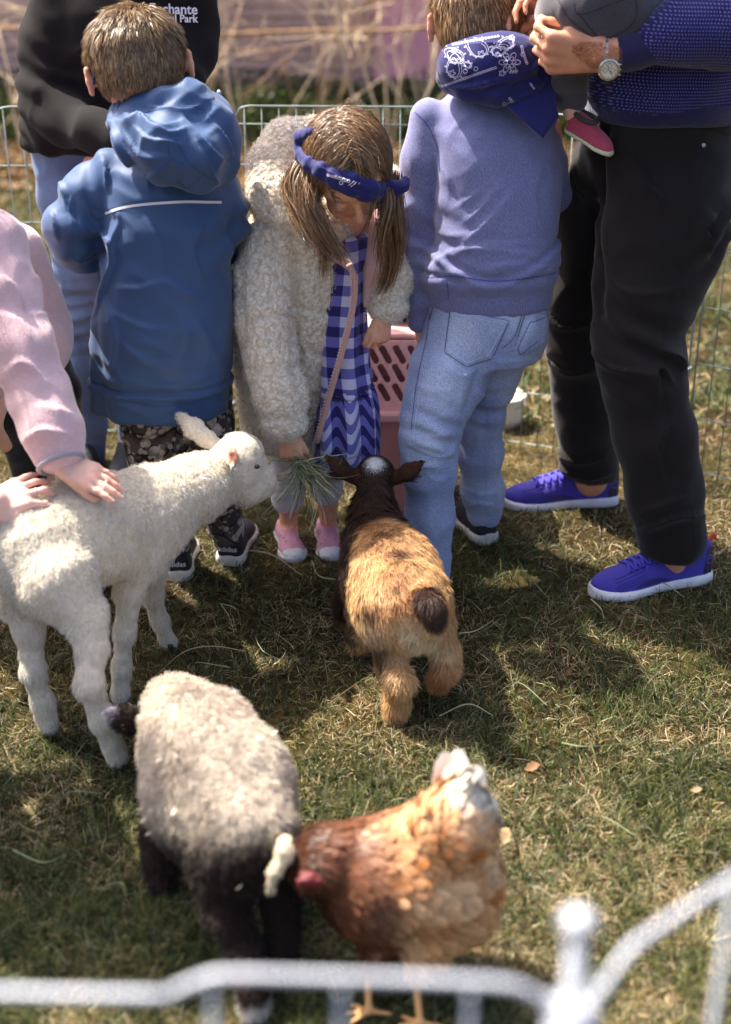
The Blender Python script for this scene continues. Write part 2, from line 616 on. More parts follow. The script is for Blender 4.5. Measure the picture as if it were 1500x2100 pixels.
# ------------------------------------------------------------------ materials
class NT:
    def __init__(s, name):
        s.m = bpy.data.materials.new(name)
        s.m.use_nodes = True
        s.n, s.l = s.m.node_tree.nodes, s.m.node_tree.links
        s.b = s.n['Principled BSDF']
        s.out = s.n['Material Output']
    def new(s, t, **kw):
        x = s.n.new(t)
        for k, v in kw.items():
            if k.startswith('i_'):
                x.inputs[k[2:].replace('_', ' ')].default_value = v
            else:
                setattr(x, k, v)
        return x
    def tex(s, kind, scale, coord='Object', vec=None, detail=3, **kw):
        if vec is None:
            tc = s.new('ShaderNodeTexCoord')
            vec = tc.outputs[coord]
        t = s.new({'noise': 'ShaderNodeTexNoise', 'vor': 'ShaderNodeTexVoronoi', 'wave': 'ShaderNodeTexWave'}[kind])
        t.inputs['Scale'].default_value = scale
        if kind == 'noise': t.inputs['Detail'].default_value = detail
        for k, v in kw.items():
            if k in t.inputs: t.inputs[k].default_value = v
            else: setattr(t, k, v)
        s.l.new(vec, t.inputs['Vector'])
        return t
    def stretch(s, sc, coord='Object'):
        tc = s.new('ShaderNodeTexCoord')
        mp = s.new('ShaderNodeMapping')
        mp.inputs['Scale'].default_value = sc
        s.l.new(tc.outputs[coord], mp.inputs[0])
        return mp.outputs[0]
    def ramp(s, src, stops, interp='LINEAR'):
        r = s.new('ShaderNodeValToRGB')
        r.color_ramp.interpolation = interp
        e = r.color_ramp.elements
        while len(e) < len(stops): e.new(.5)
        for x, (p, c) in zip(e, stops):
            x.position = p
            x.color = tuple(c) + (1,) if len(c) == 3 else c
        s.l.new(src, r.inputs[0])
        return r.outputs[0]
    def mix(s, fac, a, b, mode='MIX'):
        m = s.new('ShaderNodeMix', data_type='RGBA', blend_type=mode)
        for inp, v in ((m.inputs[0], fac), (m.inputs[6], a), (m.inputs[7], b)):
            if isinstance(v, (int, float)): inp.default_value = v
            elif isinstance(v, (tuple, list, np.ndarray)): inp.default_value = tuple(v)[:3] + (1,)
            else: s.l.new(v, inp)
        return m.outputs[2]
    def bump(s, h, strength, dist, prev=None):
        b = s.new('ShaderNodeBump')
        b.inputs['Strength'].default_value = strength
        b.inputs['Distance'].default_value = dist
        s.l.new(h, b.inputs['Height'])
        if prev is not None: s.l.new(prev, b.inputs['Normal'])
        return b.outputs[0]
    def base(s, c):
        if isinstance(c, (tuple, list, np.ndarray)): s.b.inputs['Base Color'].default_value = tuple(c)[:3] + (1,)
        else: s.l.new(c, s.b.inputs['Base Color'])
        return s
    def setp(s, **kw):
        for k, v in kw.items():
            s.b.inputs[k.replace('_', ' ')].default_value = v
        return s
def v3(c): return tuple(float(x) for x in c[:3])
def m_cloth(name, c, var=.12, rough=.9, sheen=.3, weave=900, wstr=.3, attr=False, nscale=14, tint=None, bumpd=.0006):
    t = NT(name)
    if attr:
        a = t.new('ShaderNodeAttribute', attribute_name='Col')
        basec = a.outputs['Color']
    else:
        basec = v3(c)
    n = t.tex('noise', nscale, detail=5)
    f = t.ramp(n.outputs[0], [(.3, (1 - var,) * 3), (.7, (1 + var * .6,) * 3)])
    cc = t.mix(1.0, basec, f, 'MULTIPLY')
    n2 = t.tex('noise', weave, detail=1)
    f2 = t.ramp(n2.outputs[0], [(.3, (1 - wstr,) * 3), (.7, (1 + wstr * .5,) * 3)])
    cc = t.mix(1.0, cc, f2, 'MULTIPLY')
    t.base(cc)
    t.l.new(t.bump(n2.outputs[0], .35, bumpd), t.b.inputs['Normal'])
    t.setp(Roughness=rough, Sheen_Weight=sheen, Specular_IOR_Level=.25)
    return t
def m_attr(name, rough=.7, spec=.3, trans=0.0, var=.15, nscale=60, sheen=0.0):
    """colour comes from the strand or skin itself"""
    t = NT(name)
    a = t.new('ShaderNodeAttribute', attribute_name='Col')
    n = t.tex('noise', nscale, detail=2)
    f = t.ramp(n.outputs[0], [(.3, (1 - var,) * 3), (.7, (1 + var * .5,) * 3)])
    cc = t.mix(1.0, a.outputs['Color'], f, 'MULTIPLY')
    t.base(cc)
    t.setp(Roughness=rough, Specular_IOR_Level=spec, Sheen_Weight=sheen)
    if trans:
        tr = t.new('ShaderNodeBsdfTranslucent')
        t.l.new(cc, tr.inputs[0])
        mx = t.new('ShaderNodeMixShader')
        mx.inputs[0].default_value = trans
        t.l.new(t.b.outputs[0], mx.inputs[1]); t.l.new(tr.outputs[0], mx.inputs[2])
        t.l.new(mx.outputs[0], t.out.inputs[0])
    return t.m
def m_plain(name, c, rough=.5, metal=0.0, spec=.5, var=.08, nscale=20, bump=0.0, bscale=200):
    t = NT(name)
    n = t.tex('noise', nscale, detail=4)
    f = t.ramp(n.outputs[0], [(.3, (1 - var,) * 3), (.7, (1 + var,) * 3)])
    t.base(t.mix(1.0, v3(c), f, 'MULTIPLY'))
    t.setp(Roughness=rough, Metallic=metal, Specular_IOR_Level=spec)
    if bump:
        n2 = t.tex('noise', bscale, detail=3)
        t.l.new(t.bump(n2.outputs[0], bump, .001), t.b.inputs['Normal'])
    return t.m
def m_skin(name, c, spec=.35):
    t = NT(name)
    a = t.new('ShaderNodeAttribute', attribute_name='Col')
    n = t.tex('noise', 40, detail=5)
    f = t.ramp(n.outputs[0], [(.3, (.9, .84, .82)), (.7, (1.06, 1.05, 1.04))])
    t.base(t.mix(1.0, a.outputs['Color'], f, 'MULTIPLY'))
    n2 = t.tex('noise', 500, detail=2)
    t.l.new(t.bump(n2.outputs[0], .12, .0006), t.b.inputs['Normal'])
    t.setp(Roughness=.5, Specular_IOR_Level=spec, Subsurface_Weight=.2, Subsurface_Scale=.008)
    t.b.inputs['Subsurface Radius'].default_value = (1, .35, .2)
    return t.m

# ------------------------------------------------------------------ body helpers
def rot_about(v, ax, a):
    ax = unit(ax); v = np.asarray(v, float)
    return v * math.cos(a) + np.cross(ax, v) * math.sin(a) + ax * (ax @ v) * (1 - math.cos(a))
def knuckle_tint(V, joints, r):
    w = np.zeros(len(V))
    for j in joints: w = np.maximum(w, np.exp(-(np.linalg.norm(V - j, axis=1) / r) ** 2))
    return w
JOINTS = []
def hand(s, wrist, d, n, L, side, curls=((10, 15, 10),) * 4, spread=6, thumb=(35, 20, 15), fr=1.0, wr=None, k=.004):
    """palm, four unequal fingers and a thumb; d along the hand, n out of its back, side = +-1 where the thumb sits.
    returns finger tips [(point, direction, normal, radius)] thumb first"""
    d = unit(d); n = unit(n - (n @ d) * d); l = unit(np.cross(d, n)) * side
    w = np.asarray(wrist, float)
    pr = L * .075
    tips = []
    fl = [.40, .44, .41, .32]
    offs = [.17, .06, -.06, -.165]
    rs = [.046, .047, .044, .038]
    kn = []
    for i in range(4):
        kp = w + d * L * (.50 - .025 * abs(i - 1)) + l * L * offs[i] + n * L * (.012 if i in (1, 2) else -.005)
        kn.append(kp)
        s.cone(w + l * L * offs[i] * .55 + d * L * .04, kp, L * .085, L * .062, L * .05)
    s.cone(w + d * L * .12 - n * L * .03, w + d * L * .38 - n * L * .035, L * .13, L * .12, L * .05, flat=n, fs=1.6)
    for i in range(4):
        a = R(spread) * (1.5 - i) / 1.5
        dd = rot_about(d, np.cross(d, l), 0) * math.cos(a) + l * math.sin(a)
        dd = unit(dd)
        nn = n
        p = kn[i]
        segs = [fl[i] * f * L for f in (.45, .30, .25)]
        r = rs[i] * L * fr
        for j in range(3):
            c = R(curls[i][j])
            axis = np.cross(nn, dd)
            dd2 = rot_about(dd, axis, c)
            nn = rot_about(nn, axis, c)
            dd = dd2
            q = p + dd * segs[j]
            JOINTS.append(p + nn * r * .5)
            s.cone(p, q, r, r * .9, .003 if j else L * .025)
            r *= .9
            p = q
        tips.append((p, dd, nn, r))
    tb = w + d * L * .10 + l * L * .11 - n * L * .03
    a = R(thumb[0])
    td = unit(d * math.cos(a) + l * math.sin(a) - n * .25)
    tn = unit(n - (n @ td) * td)
    p = tb
    q = p + td * L * .24
    s.cone(p, q, L * .085, L * .062, L * .05)
    cax = unit(np.cross(td, -l + .4 * -n))
    for j, (seg, c) in enumerate(((.17, thumb[1]), (.14, thumb[2]))):
        dirc = unit(-l * .8 - n * .5)
        td = unit(td * math.cos(R(c)) + unit(dirc - (dirc @ td) * td) * math.sin(R(c)))
        tn = unit(tn - (tn @ td) * td)
        p = q
        q = p + td * L * seg
        s.cone(p, q, L * .056 * fr, L * .05 * fr, .004)
    tips.insert(0, (q, td, tn, L * .05 * fr))
    return tips
def nails(tips, mat, parent, idx=(0, 1, 2, 3, 4), sc=1.0):
    for i in idx:
        p, d, n, r = tips[i]
        l = np.cross(d, n)
        V, F = [], []
        a = np.linspace(-.9, .9, 5)
        for j, t in enumerate((-.1, .5, 1.0)):
            for b in a:
                rr = r * (1.04 - (.12 if j == 2 else 0))
                V.append(p + d * r * (t - .1) * 1.1 * sc + (n * math.cos(b) + l * math.sin(b) * (.9 if j < 2 else .75)) * rr * (1 if j < 2 else .97))
        for j in range(2):
            for i2 in range(4):
                F.append((j * 5 + i2, j * 5 + i2 + 1, j * 5 + i2 + 6, j * 5 + i2 + 5))
        me = raw_mesh('fingernail', np.array(V), np.array(F), 4)
        mesh_obj('fingernail', me, mat, parent)
def skin_color(base, rng_seed=0, red=None):
    b = np.asarray(base)
    def f(V, N):
        t = noise(V, 25, 5 + rng_seed, 2)[:, None]; t2 = noise(V, 110, 15 + rng_seed, 2)[:, None]
        C = b * (1 + .12 * t + .07 * t2) + np.array([.03, -.008, -.006]) * np.clip(t, 0, 1)
        k = knuckle_tint(V, [j for j in JOINTS if (np.abs(V - j).max(1) < .02).any()] if len(JOINTS) else [], .007)[:, None]
        return np.clip(C * (1 - .55 * k * (1 - np.array([.95, .68, .66]))), 0, 1)
    return f
def frame_of(heading, tilt=0.0, roll=0.0):
    """columns: u sideways, v up, t forward"""
    f = np.array([math.sin(heading) * math.cos(tilt), math.cos(heading) * math.cos(tilt), math.sin(tilt)])
    u = unit(np.cross(f, [0, 0, 1]))
    v = np.cross(u, f)
    u, v = u * math.cos(roll) + v * math.sin(roll), v * math.cos(roll) - u * math.sin(roll)
    return np.stack([u, v, f], 1)
# ------------------------------------------------------------------ ground
t = NT('lawn_soil')
n1 = t.tex('noise', 1.6, detail=6)
n2 = t.tex('noise', 45, detail=6)
c1 = t.ramp(n1.outputs[0], [(.35, v3(lin('#332515'))), (.5, v3(lin('#3a331c'))), (.65, v3(lin('#57492a')))])
c2 = t.ramp(n2.outputs[0], [(.3, (.35, .33, .3)), (.55, (1, 1, 1)), (.75, (1.4, 1.35, 1.2))])
t.base(t.mix(1.0, c1, c2, 'MULTIPLY'))
t.l.new(t.bump(n2.outputs[0], .8, .01), t.b.inputs['Normal'])
t.setp(Roughness=.95, Specular_IOR_Level=.1)
def ground_z(x, y):
    p = np.stack([x, y, x * 0], -1).reshape(-1, 3)
    return (noise(p, 1.3, 3) * .012 + noise(p, 6, 4) * .004 - .006)
xs = np.concatenate([np.linspace(-60, -3, 12), np.linspace(-2.6, 2.6, 90), np.linspace(3, 60, 12)])
ys = np.concatenate([np.linspace(-20, .2, 6), np.linspace(.6, 9, 140), np.linspace(10, 120, 14)])
gx, gy = np.meshgrid(xs, ys, indexing='ij')
gz = ground_z(gx, gy)
V = np.stack([gx.ravel(), gy.ravel(), gz], 1)
ii = np.arange(len(xs) * len(ys)).reshape(len(xs), len(ys))
Q = np.stack([ii[:-1, :-1], ii[1:, :-1], ii[1:, 1:], ii[:-1, 1:]], -1).reshape(-1, 4)
ground = mesh_obj('ground', raw_mesh('ground', V, Q, 4), t.m)
tag(ground, 'spring lawn of thin green and straw coloured grass over dark soil', kind='structure')

# ------------------------------------------------------------------ grass
GREEN = [lin(c) for c in ('#475426', '#58642e', '#333d22', '#6a7036', '#455536', '#70733c')]
STRAW = [lin(c) for c in ('#a8906a', '#cbb78e', '#8a6f4a', '#634428', '#b59e70', '#7c7248')]
def grass_patch(name, n, ymin, ymax, hgt, wid, seed, xhalf, S=3, straw=.5, pw=1.6):
    rg = np.random.default_rng(seed)
    # denser where it shows larger
    u = rg.random(n)
    y = (ymin ** (1 - pw) + u * (ymax ** (1 - pw) - ymin ** (1 - pw))) ** (1 / (1 - pw))
    x = (rg.random(n) * 2 - 1) * (xhalf * (y + .35) / 3)
    p = np.stack([x, y, x * 0], 1)
    nz = noise(p, 3.5, 11, 2); nz2 = noise(p, 12, 12, 2); patch = noise(p, 1.3, 14, 2)
    # tufts: pull blades to tuft centres
    cell = .035
    c = np.floor(p[:, :2] / cell)
    jit = np.stack([_hash(c[:, 0].astype(np.int64), c[:, 1].astype(np.int64), np.zeros(n, np.int64), 5),
                    _hash(c[:, 0].astype(np.int64), c[:, 1].astype(np.int64), np.zeros(n, np.int64), 6)], 1) * cell * .4
    ctr = (c + .5) * cell + jit
    bare = (noise(p, 5.5, 31, 2) < -.16) & (rg.random(n) < .62)
    pull = (rg.random(n) < .55)[:, None] * (.35 + .4 * rg.random((n, 1)))
    xy = p[:, :2] * (1 - pull) + ctr * pull
    az = rg.random(n) * 6.283 + patch * 1.5
    lie = np.clip(rg.beta(1.6, 1.5, n) + .15 * (rg.random(n) < straw) - .1 * nz, 0.02, .97)
    # straw blades lie down more
    isst = rg.random(n) < np.clip(straw + .55 * nz2 - .35 * nz, .08, .95)
    lie = np.where(isst, np.clip(lie + .22, 0, .97), lie * .85)
    L = hgt * (.45 + .9 * rg.random(n)) * (1 + .35 * nz) * np.where(bare, .3, 1)
    z0 = ground_z(xy[:, 0], xy[:, 1])
    h = np.stack([np.cos(az), np.sin(az)], 1)
    tt = np.linspace(0, 1, S + 1)
    pts = np.zeros((n, S + 1, 3))
    bend = .3 + .9 * rg.random(n)
    for j, s_ in enumerate(tt):
        ang = (lie * 1.35) + bend * (s_ - .3) * .9
        if j == 0:
            pts[:, 0] = np.stack([xy[:, 0], xy[:, 1], z0], 1)
        else:
            st = L / S
            pts[:, j] = pts[:, j - 1] + np.stack([h[:, 0] * np.sin(ang) * st, h[:, 1] * np.sin(ang) * st, np.cos(ang) * st], 1)
            pts[:, j, 2] = np.maximum(pts[:, j, 2], z0 + .003 + .005 * rg.random(n))
            curlv = rg.normal(size=n) * .25
            h = np.stack([h[:, 0] * np.cos(curlv) - h[:, 1] * np.sin(curlv), h[:, 0] * np.sin(curlv) + h[:, 1] * np.cos(curlv)], 1)
    side = unit(np.stack([-h[:, 1], h[:, 0], rg.normal(size=n) * .5], 1))
    gcol = np.array(GREEN)[rg.integers(0, 6, n)]
    scol = np.array(STRAW)[rg.integers(0, 6, n)]
    if name == 'grass_thatch': scol = scol * 0 + lin('#d9cba6'); lie = np.clip(lie + .3, 0, .97)
    C = np.where(isst[:, None], scol, gcol) * (.45 + .75 * rg.random((n, 1))) * (1 + .3 * nz2[:, None])
    w = wid * (.55 + .8 * rg.random(n)) * np.where(isst, .8, 1.15)
    o = ribbons(name, pts, side, w, C, M_GRASS, None, tip=.1)
    return tag(o, None, None, None, 'stuff')
M_GRASS = m_attr('grass_blade', rough=.55, spec=.35, trans=.35, var=.05)
g = grass_patch('grass', 200000, 1.15, 3.75, .032, .0021, 1, .98, pw=2.2, straw=.46)
g['label'] = 'short mixed green and straw grass growing inside the wire pen'
g = grass_patch('grass', 60000, 3.75, 8.2, .05, .006, 2, 1.25, straw=.38, pw=1.5)
g['label'] = 'sunlit pale grass beyond the wire pen'

g = grass_patch('grass_thatch', 26000, 1.15, 3.75, .040, .0013, 9, .98, pw=2.2, straw=.95)
g['label'] = 'thin bleached straw lying on top of the lawn inside the pen'
# loose hay stalks lying on the lawn
M_HAY = m_attr('hay_stalk', rough=.6, spec=.3, trans=.15, var=.05)
rg = np.random.default_rng(5)
hay_lines = [
    [(325, 1412), (380, 1365), (440, 1350), (505, 1358)], [(400, 1400), (405, 1378), (455, 1385), (475, 1400)],
    [(525, 1330), (540, 1365), (580, 1383), (602, 1370), (598, 1345), (563, 1320)],
    [(452, 1262), (480, 1266), (485, 1285), (470, 1305), (486, 1318)], [(455, 1268), (470, 1290), (482, 1316)],
    [(505, 1150), (560, 1160), (620, 1200)], [(640, 1170), (655, 1200), (700, 1215)],
    [(675, 1465), (710, 1440), (748, 1420)], [(940, 1320), (975, 1312), (1012, 1300)],
    [(1010, 1455), (1060, 1430), (1120, 1470)], [(1330, 1210), (1365, 1225), (1400, 1250)],
    [(1410, 1570), (1440, 1558), (1475, 1545)], [(1210, 1250), (1230, 1275), (1238, 1290)],
    [(1150, 1548), (1200, 1560), (1290, 1552)], [(120, 1680), (150, 1655), (210, 1650)], [(200, 1850), (250, 1840), (262, 1870)],
    [(30, 1770), (90, 1790), (140, 1780)], [(690, 1890), (720, 1870), (745, 1880)], [(1180, 1720), (1230, 1700), (1300, 1735)],
    [(900, 1490), (960, 1470), (1010, 1490)], [(1050, 1860), (1090, 1850), (1140, 1870)]]
hay_done = []
HAYLAB = ['long arched hay stalk just above the grey lamb back', 'looped hay stalk touching the top of the grey lamb', 'hooked pale hay stalk between the two lambs and the goat', 'small zigzag hay stalk below the black heel shoes',
          'short straight hay stalk crossing the small zigzag one', 'hay stalk lying under the white lamb head', 'short hay stalk beside the girl\'s pink shoe', 'hay stalk on the shaded grass left of the goat hind foot',
          'pale straight hay stalk right of the goat tail', 'hay stalk lying right of the goat hind foot', 'hay stalk touching the near blue shoe', 'short hay stalk on the bright grass at the right edge', 'little hay stalk just under the near blue shoe toe',
          'flat hay stalk in the middle of the right lawn', 'hay stalk on the dark grass left of the grey lamb', 'bent hay stalk below left of the grey lamb foreleg', 'hay stalk on the grass at the far left edge', 'hay bit between the grey lamb and the hen feet',
          'longest hay stalk on the sunlit grass right of the hen', 'faint hay stalk between the goat and the hen tail', 'lowest hay stalk, just above the blurred wire joint']
for pl in hay_lines:
    q = np.array([G(*p_) for p_ in pl])
    q[:, 2] = .022 + .014 * rg.random(len(q))
    q = spline(q, 14)
    o = mesh_obj('hay_stalk', ribbons('hay_stalk', q[None], unit(np.array([[.3, .4, .9]])), np.array([.0026]),
                 (lin('#c9bd95') if rg.random() < .6 else lin('#9aa178'))[None] * (.8 + .3 * rg.random()), M_HAY, keepmesh=True, tip=.5), M_HAY)
    tag(o, HAYLAB[len([1 for _ in hay_done])] , 'hay', 'hay stalks dropped on the lawn'); hay_done.append(1)

# dry leaves
M_LEAF = m_attr('dry_leaf', rough=.6, trans=.2, var=.2, nscale=150)
def dry_leaf(px, py, s, a, c, lab):
    o = G(px, py)
    u = np.linspace(-1, 1, 9); w = np.linspace(-1, 1, 5)
    V, F = [], []
    for i, t_ in enumerate(u):
        hw = (1 - t_ * t_) ** .7 * .42 * (1 + .25 * math.sin(i * 2.7))
        for j in w:
            V.append([t_, j * hw, .25 * j * j * hw + .15 * math.sin(t_ * 3 + j) + .1 * j])
    for i in range(8):
        for j in range(4):
            F.append((i * 5 + j, i * 5 + j + 1, i * 5 + j + 6, i * 5 + j + 5))
    V = np.array(V) * s
    V = V @ np.array([[math.cos(a), math.sin(a), 0], [-math.sin(a), math.cos(a), 0], [0, 0, 1]]) + o + [0, 0, .032]
    ob = mesh_obj('fallen_leaf', raw_mesh('fallen_leaf', V, np.array(F), 4, np.repeat(lin(c)[None], len(V), 0)), M_LEAF)
    tag(ob, lab, 'leaf')
dry_leaf(1090, 1603, .018, .5, '#8f6a48', 'small curled orange brown leaf alone on the lawn right of the goat')
dry_leaf(1035, 1745, .022, 1.4, '#a98c68', 'pale tan dead leaf on the grass right beside the hen tail')
dry_leaf(1165, 1405, .011, 1.0, '#6e4630', 'thin rusty leaf sliver on the shaded lawn below the blue shoe')
dry_leaf(1425, 1650, .012, .2, '#9a8060', 'tiny dull leaf on the bright lawn near the right picture edge')

# ------------------------------------------------------------------ the house behind
M_SIDE = m_plain('stained_siding', lin('#b8958a'), rough=.7, var=.22, nscale=9, bump=.3, bscale=60)
wall = thing('house_wall', 'dark purplish lap siding wall of the house behind the bare shrubs', 'wall', (0, 8.9, 0))
pm = box_mesh('siding_plank', (12, .022, .062), .004)
for v in pm.vertices:
    v.co.y += -.012 if v.co.z < 0 else 0
pm.materials.append(M_SIDE)
for k in range(44):
    o = bpy.data.objects.new('siding_plank', pm); col(o)
    o.parent = wall
    o.location = (RNG.normal() * .05, RNG.normal() * .002, .03 + k * .06)
o = mesh_obj('backing', box_mesh('backing', (12, .1, 2.66), 0, (0, 8.99, 1.33)), m_plain('backing', lin('#3a2c30'), .9), wall)
pp = thing('painted_panel', 'large pink painted board with a grey sill on the house wall', 'panel', (.9, 8.8, 0))
mesh_obj('panel_face', box_mesh('panel_face', (1.75, .04, 1.7), .005, (.93, 8.83, 1.04)), m_plain('pink_paint', lin('#e5a0ac'), .6, var=.12, nscale=3), pp)
mesh_obj('sill', box_mesh('sill', (1.9, .12, .06), .005, (.93, 8.80, .155)), m_plain('sill_paint', lin('#8c8794'), .6), pp)
mesh_obj('skirting', box_mesh('skirting', (1.9, .05, .12), .005, (.93, 8.83, .06)), m_plain('skirt', lin('#4c3a3e'), .8), pp)

# bare shrubs
M_TWIG = m_plain('pale_bark', lin('#cdb494'), rough=.8, var=.3, nscale=30)
M_TWIG2 = m_plain('brown_bark', lin('#a5815f'), rough=.8, var=.3, nscale=30)
def shrub(x, y, seed, h, lab, lean=0.0, mat=None, dens=1.0):
    rg = np.random.default_rng(seed)
    th = thing('bare_shrub', lab, 'shrub', (x, y, 0))
    segs = {0: [], 1: []}
    def grow(p, d, r, L, lvl):
        n = 5
        pts = [p]
        for i in range(n):
            d = unit(d + rg.normal(size=3) * .16 + np.array([0, 0, .04]))
            p = p + d * L / n
            pts.append(p)
            if lvl < 3 and i >= 1:
                for _ in range(rg.poisson((1.0 if lvl else .9) * dens * .85)):
                    dd = unit(d + rg.normal(size=3) * .75)
                    grow(p, dd, r * (.62 - .08 * i * .5), L * (.42 + .2 * rg.random()), lvl + 1)
        segs[0 if lvl == 0 else 1].append((np.array(pts), np.linspace(r, r * .45, n + 1)))
    for k in range(rg.integers(4, 7)):
        a = rg.random() * 6.28
        d = unit([math.cos(a) * .38 + lean, math.sin(a) * .25, 1])
        grow(np.array([x + math.cos(a) * .07, y + math.sin(a) * .07, -.02]), d, .0045 + .0045 * rg.random(), h * (.8 + .4 * rg.random()), 0)
    for pts, r in segs[0]:
        mesh_obj('stem', tube_mesh('stem', pts, r, 6), mat or M_TWIG, th)
    Vs, Fs, n = [], [], 0
    for pts, r in segs[1]:
        T = unit(np.gradient(pts, axis=0))
        a = unit(np.cross(T, [.3, .5, .8])); b = np.cross(T, a)
        m = len(pts)
        for q in range(3):
            an = q * 2.094
            Vs.append(pts + r[:, None] * (math.cos(an) * a + math.sin(an) * b))
        for i in range(m - 1):
            for q in range(3):
                q2 = (q + 1) % 3
                Fs.append((n + q * m + i, n + q2 * m + i, n + q2 * m + i + 1, n + q * m + i + 1))
        n += 3 * m
    me = raw_mesh('twigs', np.concatenate(Vs), np.array(Fs), 4)
    tag(mesh_obj('twigs', me, mat or M_TWIG, th), kind='stuff')
shrub(-.60, 7.6, 1, 1.1, 'pale bare shrub behind the left boy, left of the other bare shrubs', .05)
shrub(-.25, 7.9, 2, 1.2, 'brown stemmed leafless shrub near the middle of the house wall', 0, M_TWIG2)
shrub(.12, 7.4, 3, 1.1, 'pale leafless shrub standing above the small girl before the house wall')
shrub(.40, 8.0, 4, 1.3, 'yellowish bare shrub in front of the left edge of the pink panel', .05)
shrub(.95, 8.3, 5, 1.0, 'leafless shrub between the right boy and the man', 0, M_TWIG2)
shrub(-1.35, 7.7, 6, 1.1, 'sunlit bare shrub at the far left beyond the black hoodie', .05)
shrub(-1.0, 8.1, 7, 1.2, 'leafless shrub mostly hidden behind the black hoodie')
shrub(-1.7, 7.2, 8, .8, 'low bare shrub at the left picture edge beyond the pen', -.1)
shrub(1.9, 8.0, 9, 1.2, 'bare shrub hidden beyond the man on the right')
br = tube('trained_branch', spline([P(-250, 58, 7.7), P(0, 58, 7.8), P(300, 60, 7.8), P(430, 70, 7.8), P(560, 66, 7.8), P(700, 62, 7.8), P(790, 63, 7.8), P(890, 56, 7.8), P(1100, 50, 7.8), P(1400, 60, 7.8)], 60), .011, M_TWIG2)
tag(br, 'long dark horizontal branch trained along the house wall above the pen', 'branch')

# low evergreen bed and leaf litter in front of the wall
def leaf_bed(name, n, x0, x1, y0, y1, z0, z1, size, cols, seed, lab):
    rg = np.random.default_rng(seed)
    p = np.stack([rg.uniform(x0, x1, n), rg.uniform(y0, y1, n), np.zeros(n)], 1)
    hgt = z1 * (.6 + .5 * (noise(p, 3, seed) + 1) / 2)
    p[:, 2] = z0 + (hgt - z0) * rg.random(n) ** .6
    u = unit(rg.normal(size=(n, 3))); v = unit(np.cross(u, rg.normal(size=(n, 3))))
    s = size * (.5 + rg.random((n, 1)))
    V = np.stack([p - u * s, p + v * s * .5, p + u * s, p - v * s * .5], 1).reshape(-1, 3)
    Q = np.arange(4 * n).reshape(n, 4)
    C = np.repeat(np.array([lin(c) for c in cols])[rg.integers(0, len(cols), n)] * (.6 + .6 * rg.random((n, 1))), 4, 0)
    o = mesh_obj(name, raw_mesh(name, V, Q, 4, C, False), M_GRASS)
    o['label'] = lab
    return tag(o, kind='stuff')
leaf_bed('evergreen_ground_cover', 26000, -3, 3, 7.7, 8.75, 0, .26, .018, ('#3a4a24', '#2c3a1e', '#56652e', '#4a5020'), 21, 'low dark evergreen ground cover along the foot of the house wall')
leaf_bed('leaf_litter', 16000, -3, 3, 6.7, 7.8, 0, .035, .02, ('#a98a60', '#8a5f3c', '#c7ae84', '#6f4a30', '#7a6a3a'), 22, 'brown fallen leaves and bark under the bare shrubs')

# ------------------------------------------------------------------ wire exercise pen
M_WIRE = m_plain('galvanised_wire', lin('#a4a9b0'), rough=.45, metal=.45, var=.15, nscale=25)
PEN_H = .91
M_WIREN = m_plain('bright_galvanised', lin('#b9bcc4'), rough=.5, metal=.15, var=.08, nscale=25)
M_WIREB = m_plain('weathered_wire', lin('#7f8a86'), rough=.5, metal=.4, var=.15, nscale=25)
_wm = {}
def wire_mesh(kind, pts, r):
    key = kind
    if key not in _wm:
        me = tube_mesh('wire', pts, r, 6)
        me.materials.append(M_WIREB)
        _wm[key] = me
    return _wm[key]
def pen_panel(A, B, lab, double_top=False, n=14, rows=6, group='wire panels of the animal pen', zs=None, rh=.0016):
    A, B = np.array([A[0], A[1], 0.0]), np.array([B[0], B[1], 0.0])
    L = np.linalg.norm(B - A); d = (B - A) / L
    th = thing('wire_fence', lab, 'fence panel', tuple(A), group)
    M = Matrix.Rotation(math.atan2(d[1], d[0]), 4, 'Z')
    def put(name, me, off, z=0.0):
        o = bpy.data.objects.new(name, me); col(o)
        o.parent = th
        o.location = (d[0] * off, d[1] * off, z)
        o.rotation_euler = (0, 0, math.atan2(d[1], d[0]))
        return o
    e = .018
    top = spline([(0 + e, 0, PEN_H - .035), (.02 + e, 0, PEN_H - .03), (.05, 0, PEN_H - .008), (.075, 0, PEN_H), (.12, 0, PEN_H), (L / 2, 0, PEN_H),
                  (L - .12, 0, PEN_H), (L - .075, 0, PEN_H), (L - .05, 0, PEN_H - .008), (L - .02 - e, 0, PEN_H - .03), (L - e, 0, PEN_H - .035)], 44)
    put('top_wire', wire_mesh(('top', round(L, 3)), top, .0026), 0)
    hz = wire_mesh(('h', round(L, 3)), [(e, 0, 0), (L - e, 0, 0)], .0019)
    for k in range(rows):
        put('wire', hz, 0, .02 + k * (PEN_H - .02) / rows)
    if double_top:
        put('wire', hz, 0, PEN_H - .045)
    for k in range(n):
        x = e + (L - 2 * e) * k / (n - 1)
        zt = PEN_H - (.035 if k in (0, n - 1) else 0)
        r = .0026 if k in (0, n - 1) else rh
        put('wire', wire_mesh(('v', r, round(zt, 3)), [(0, 0, .005), (0, 0, zt)], r), x)
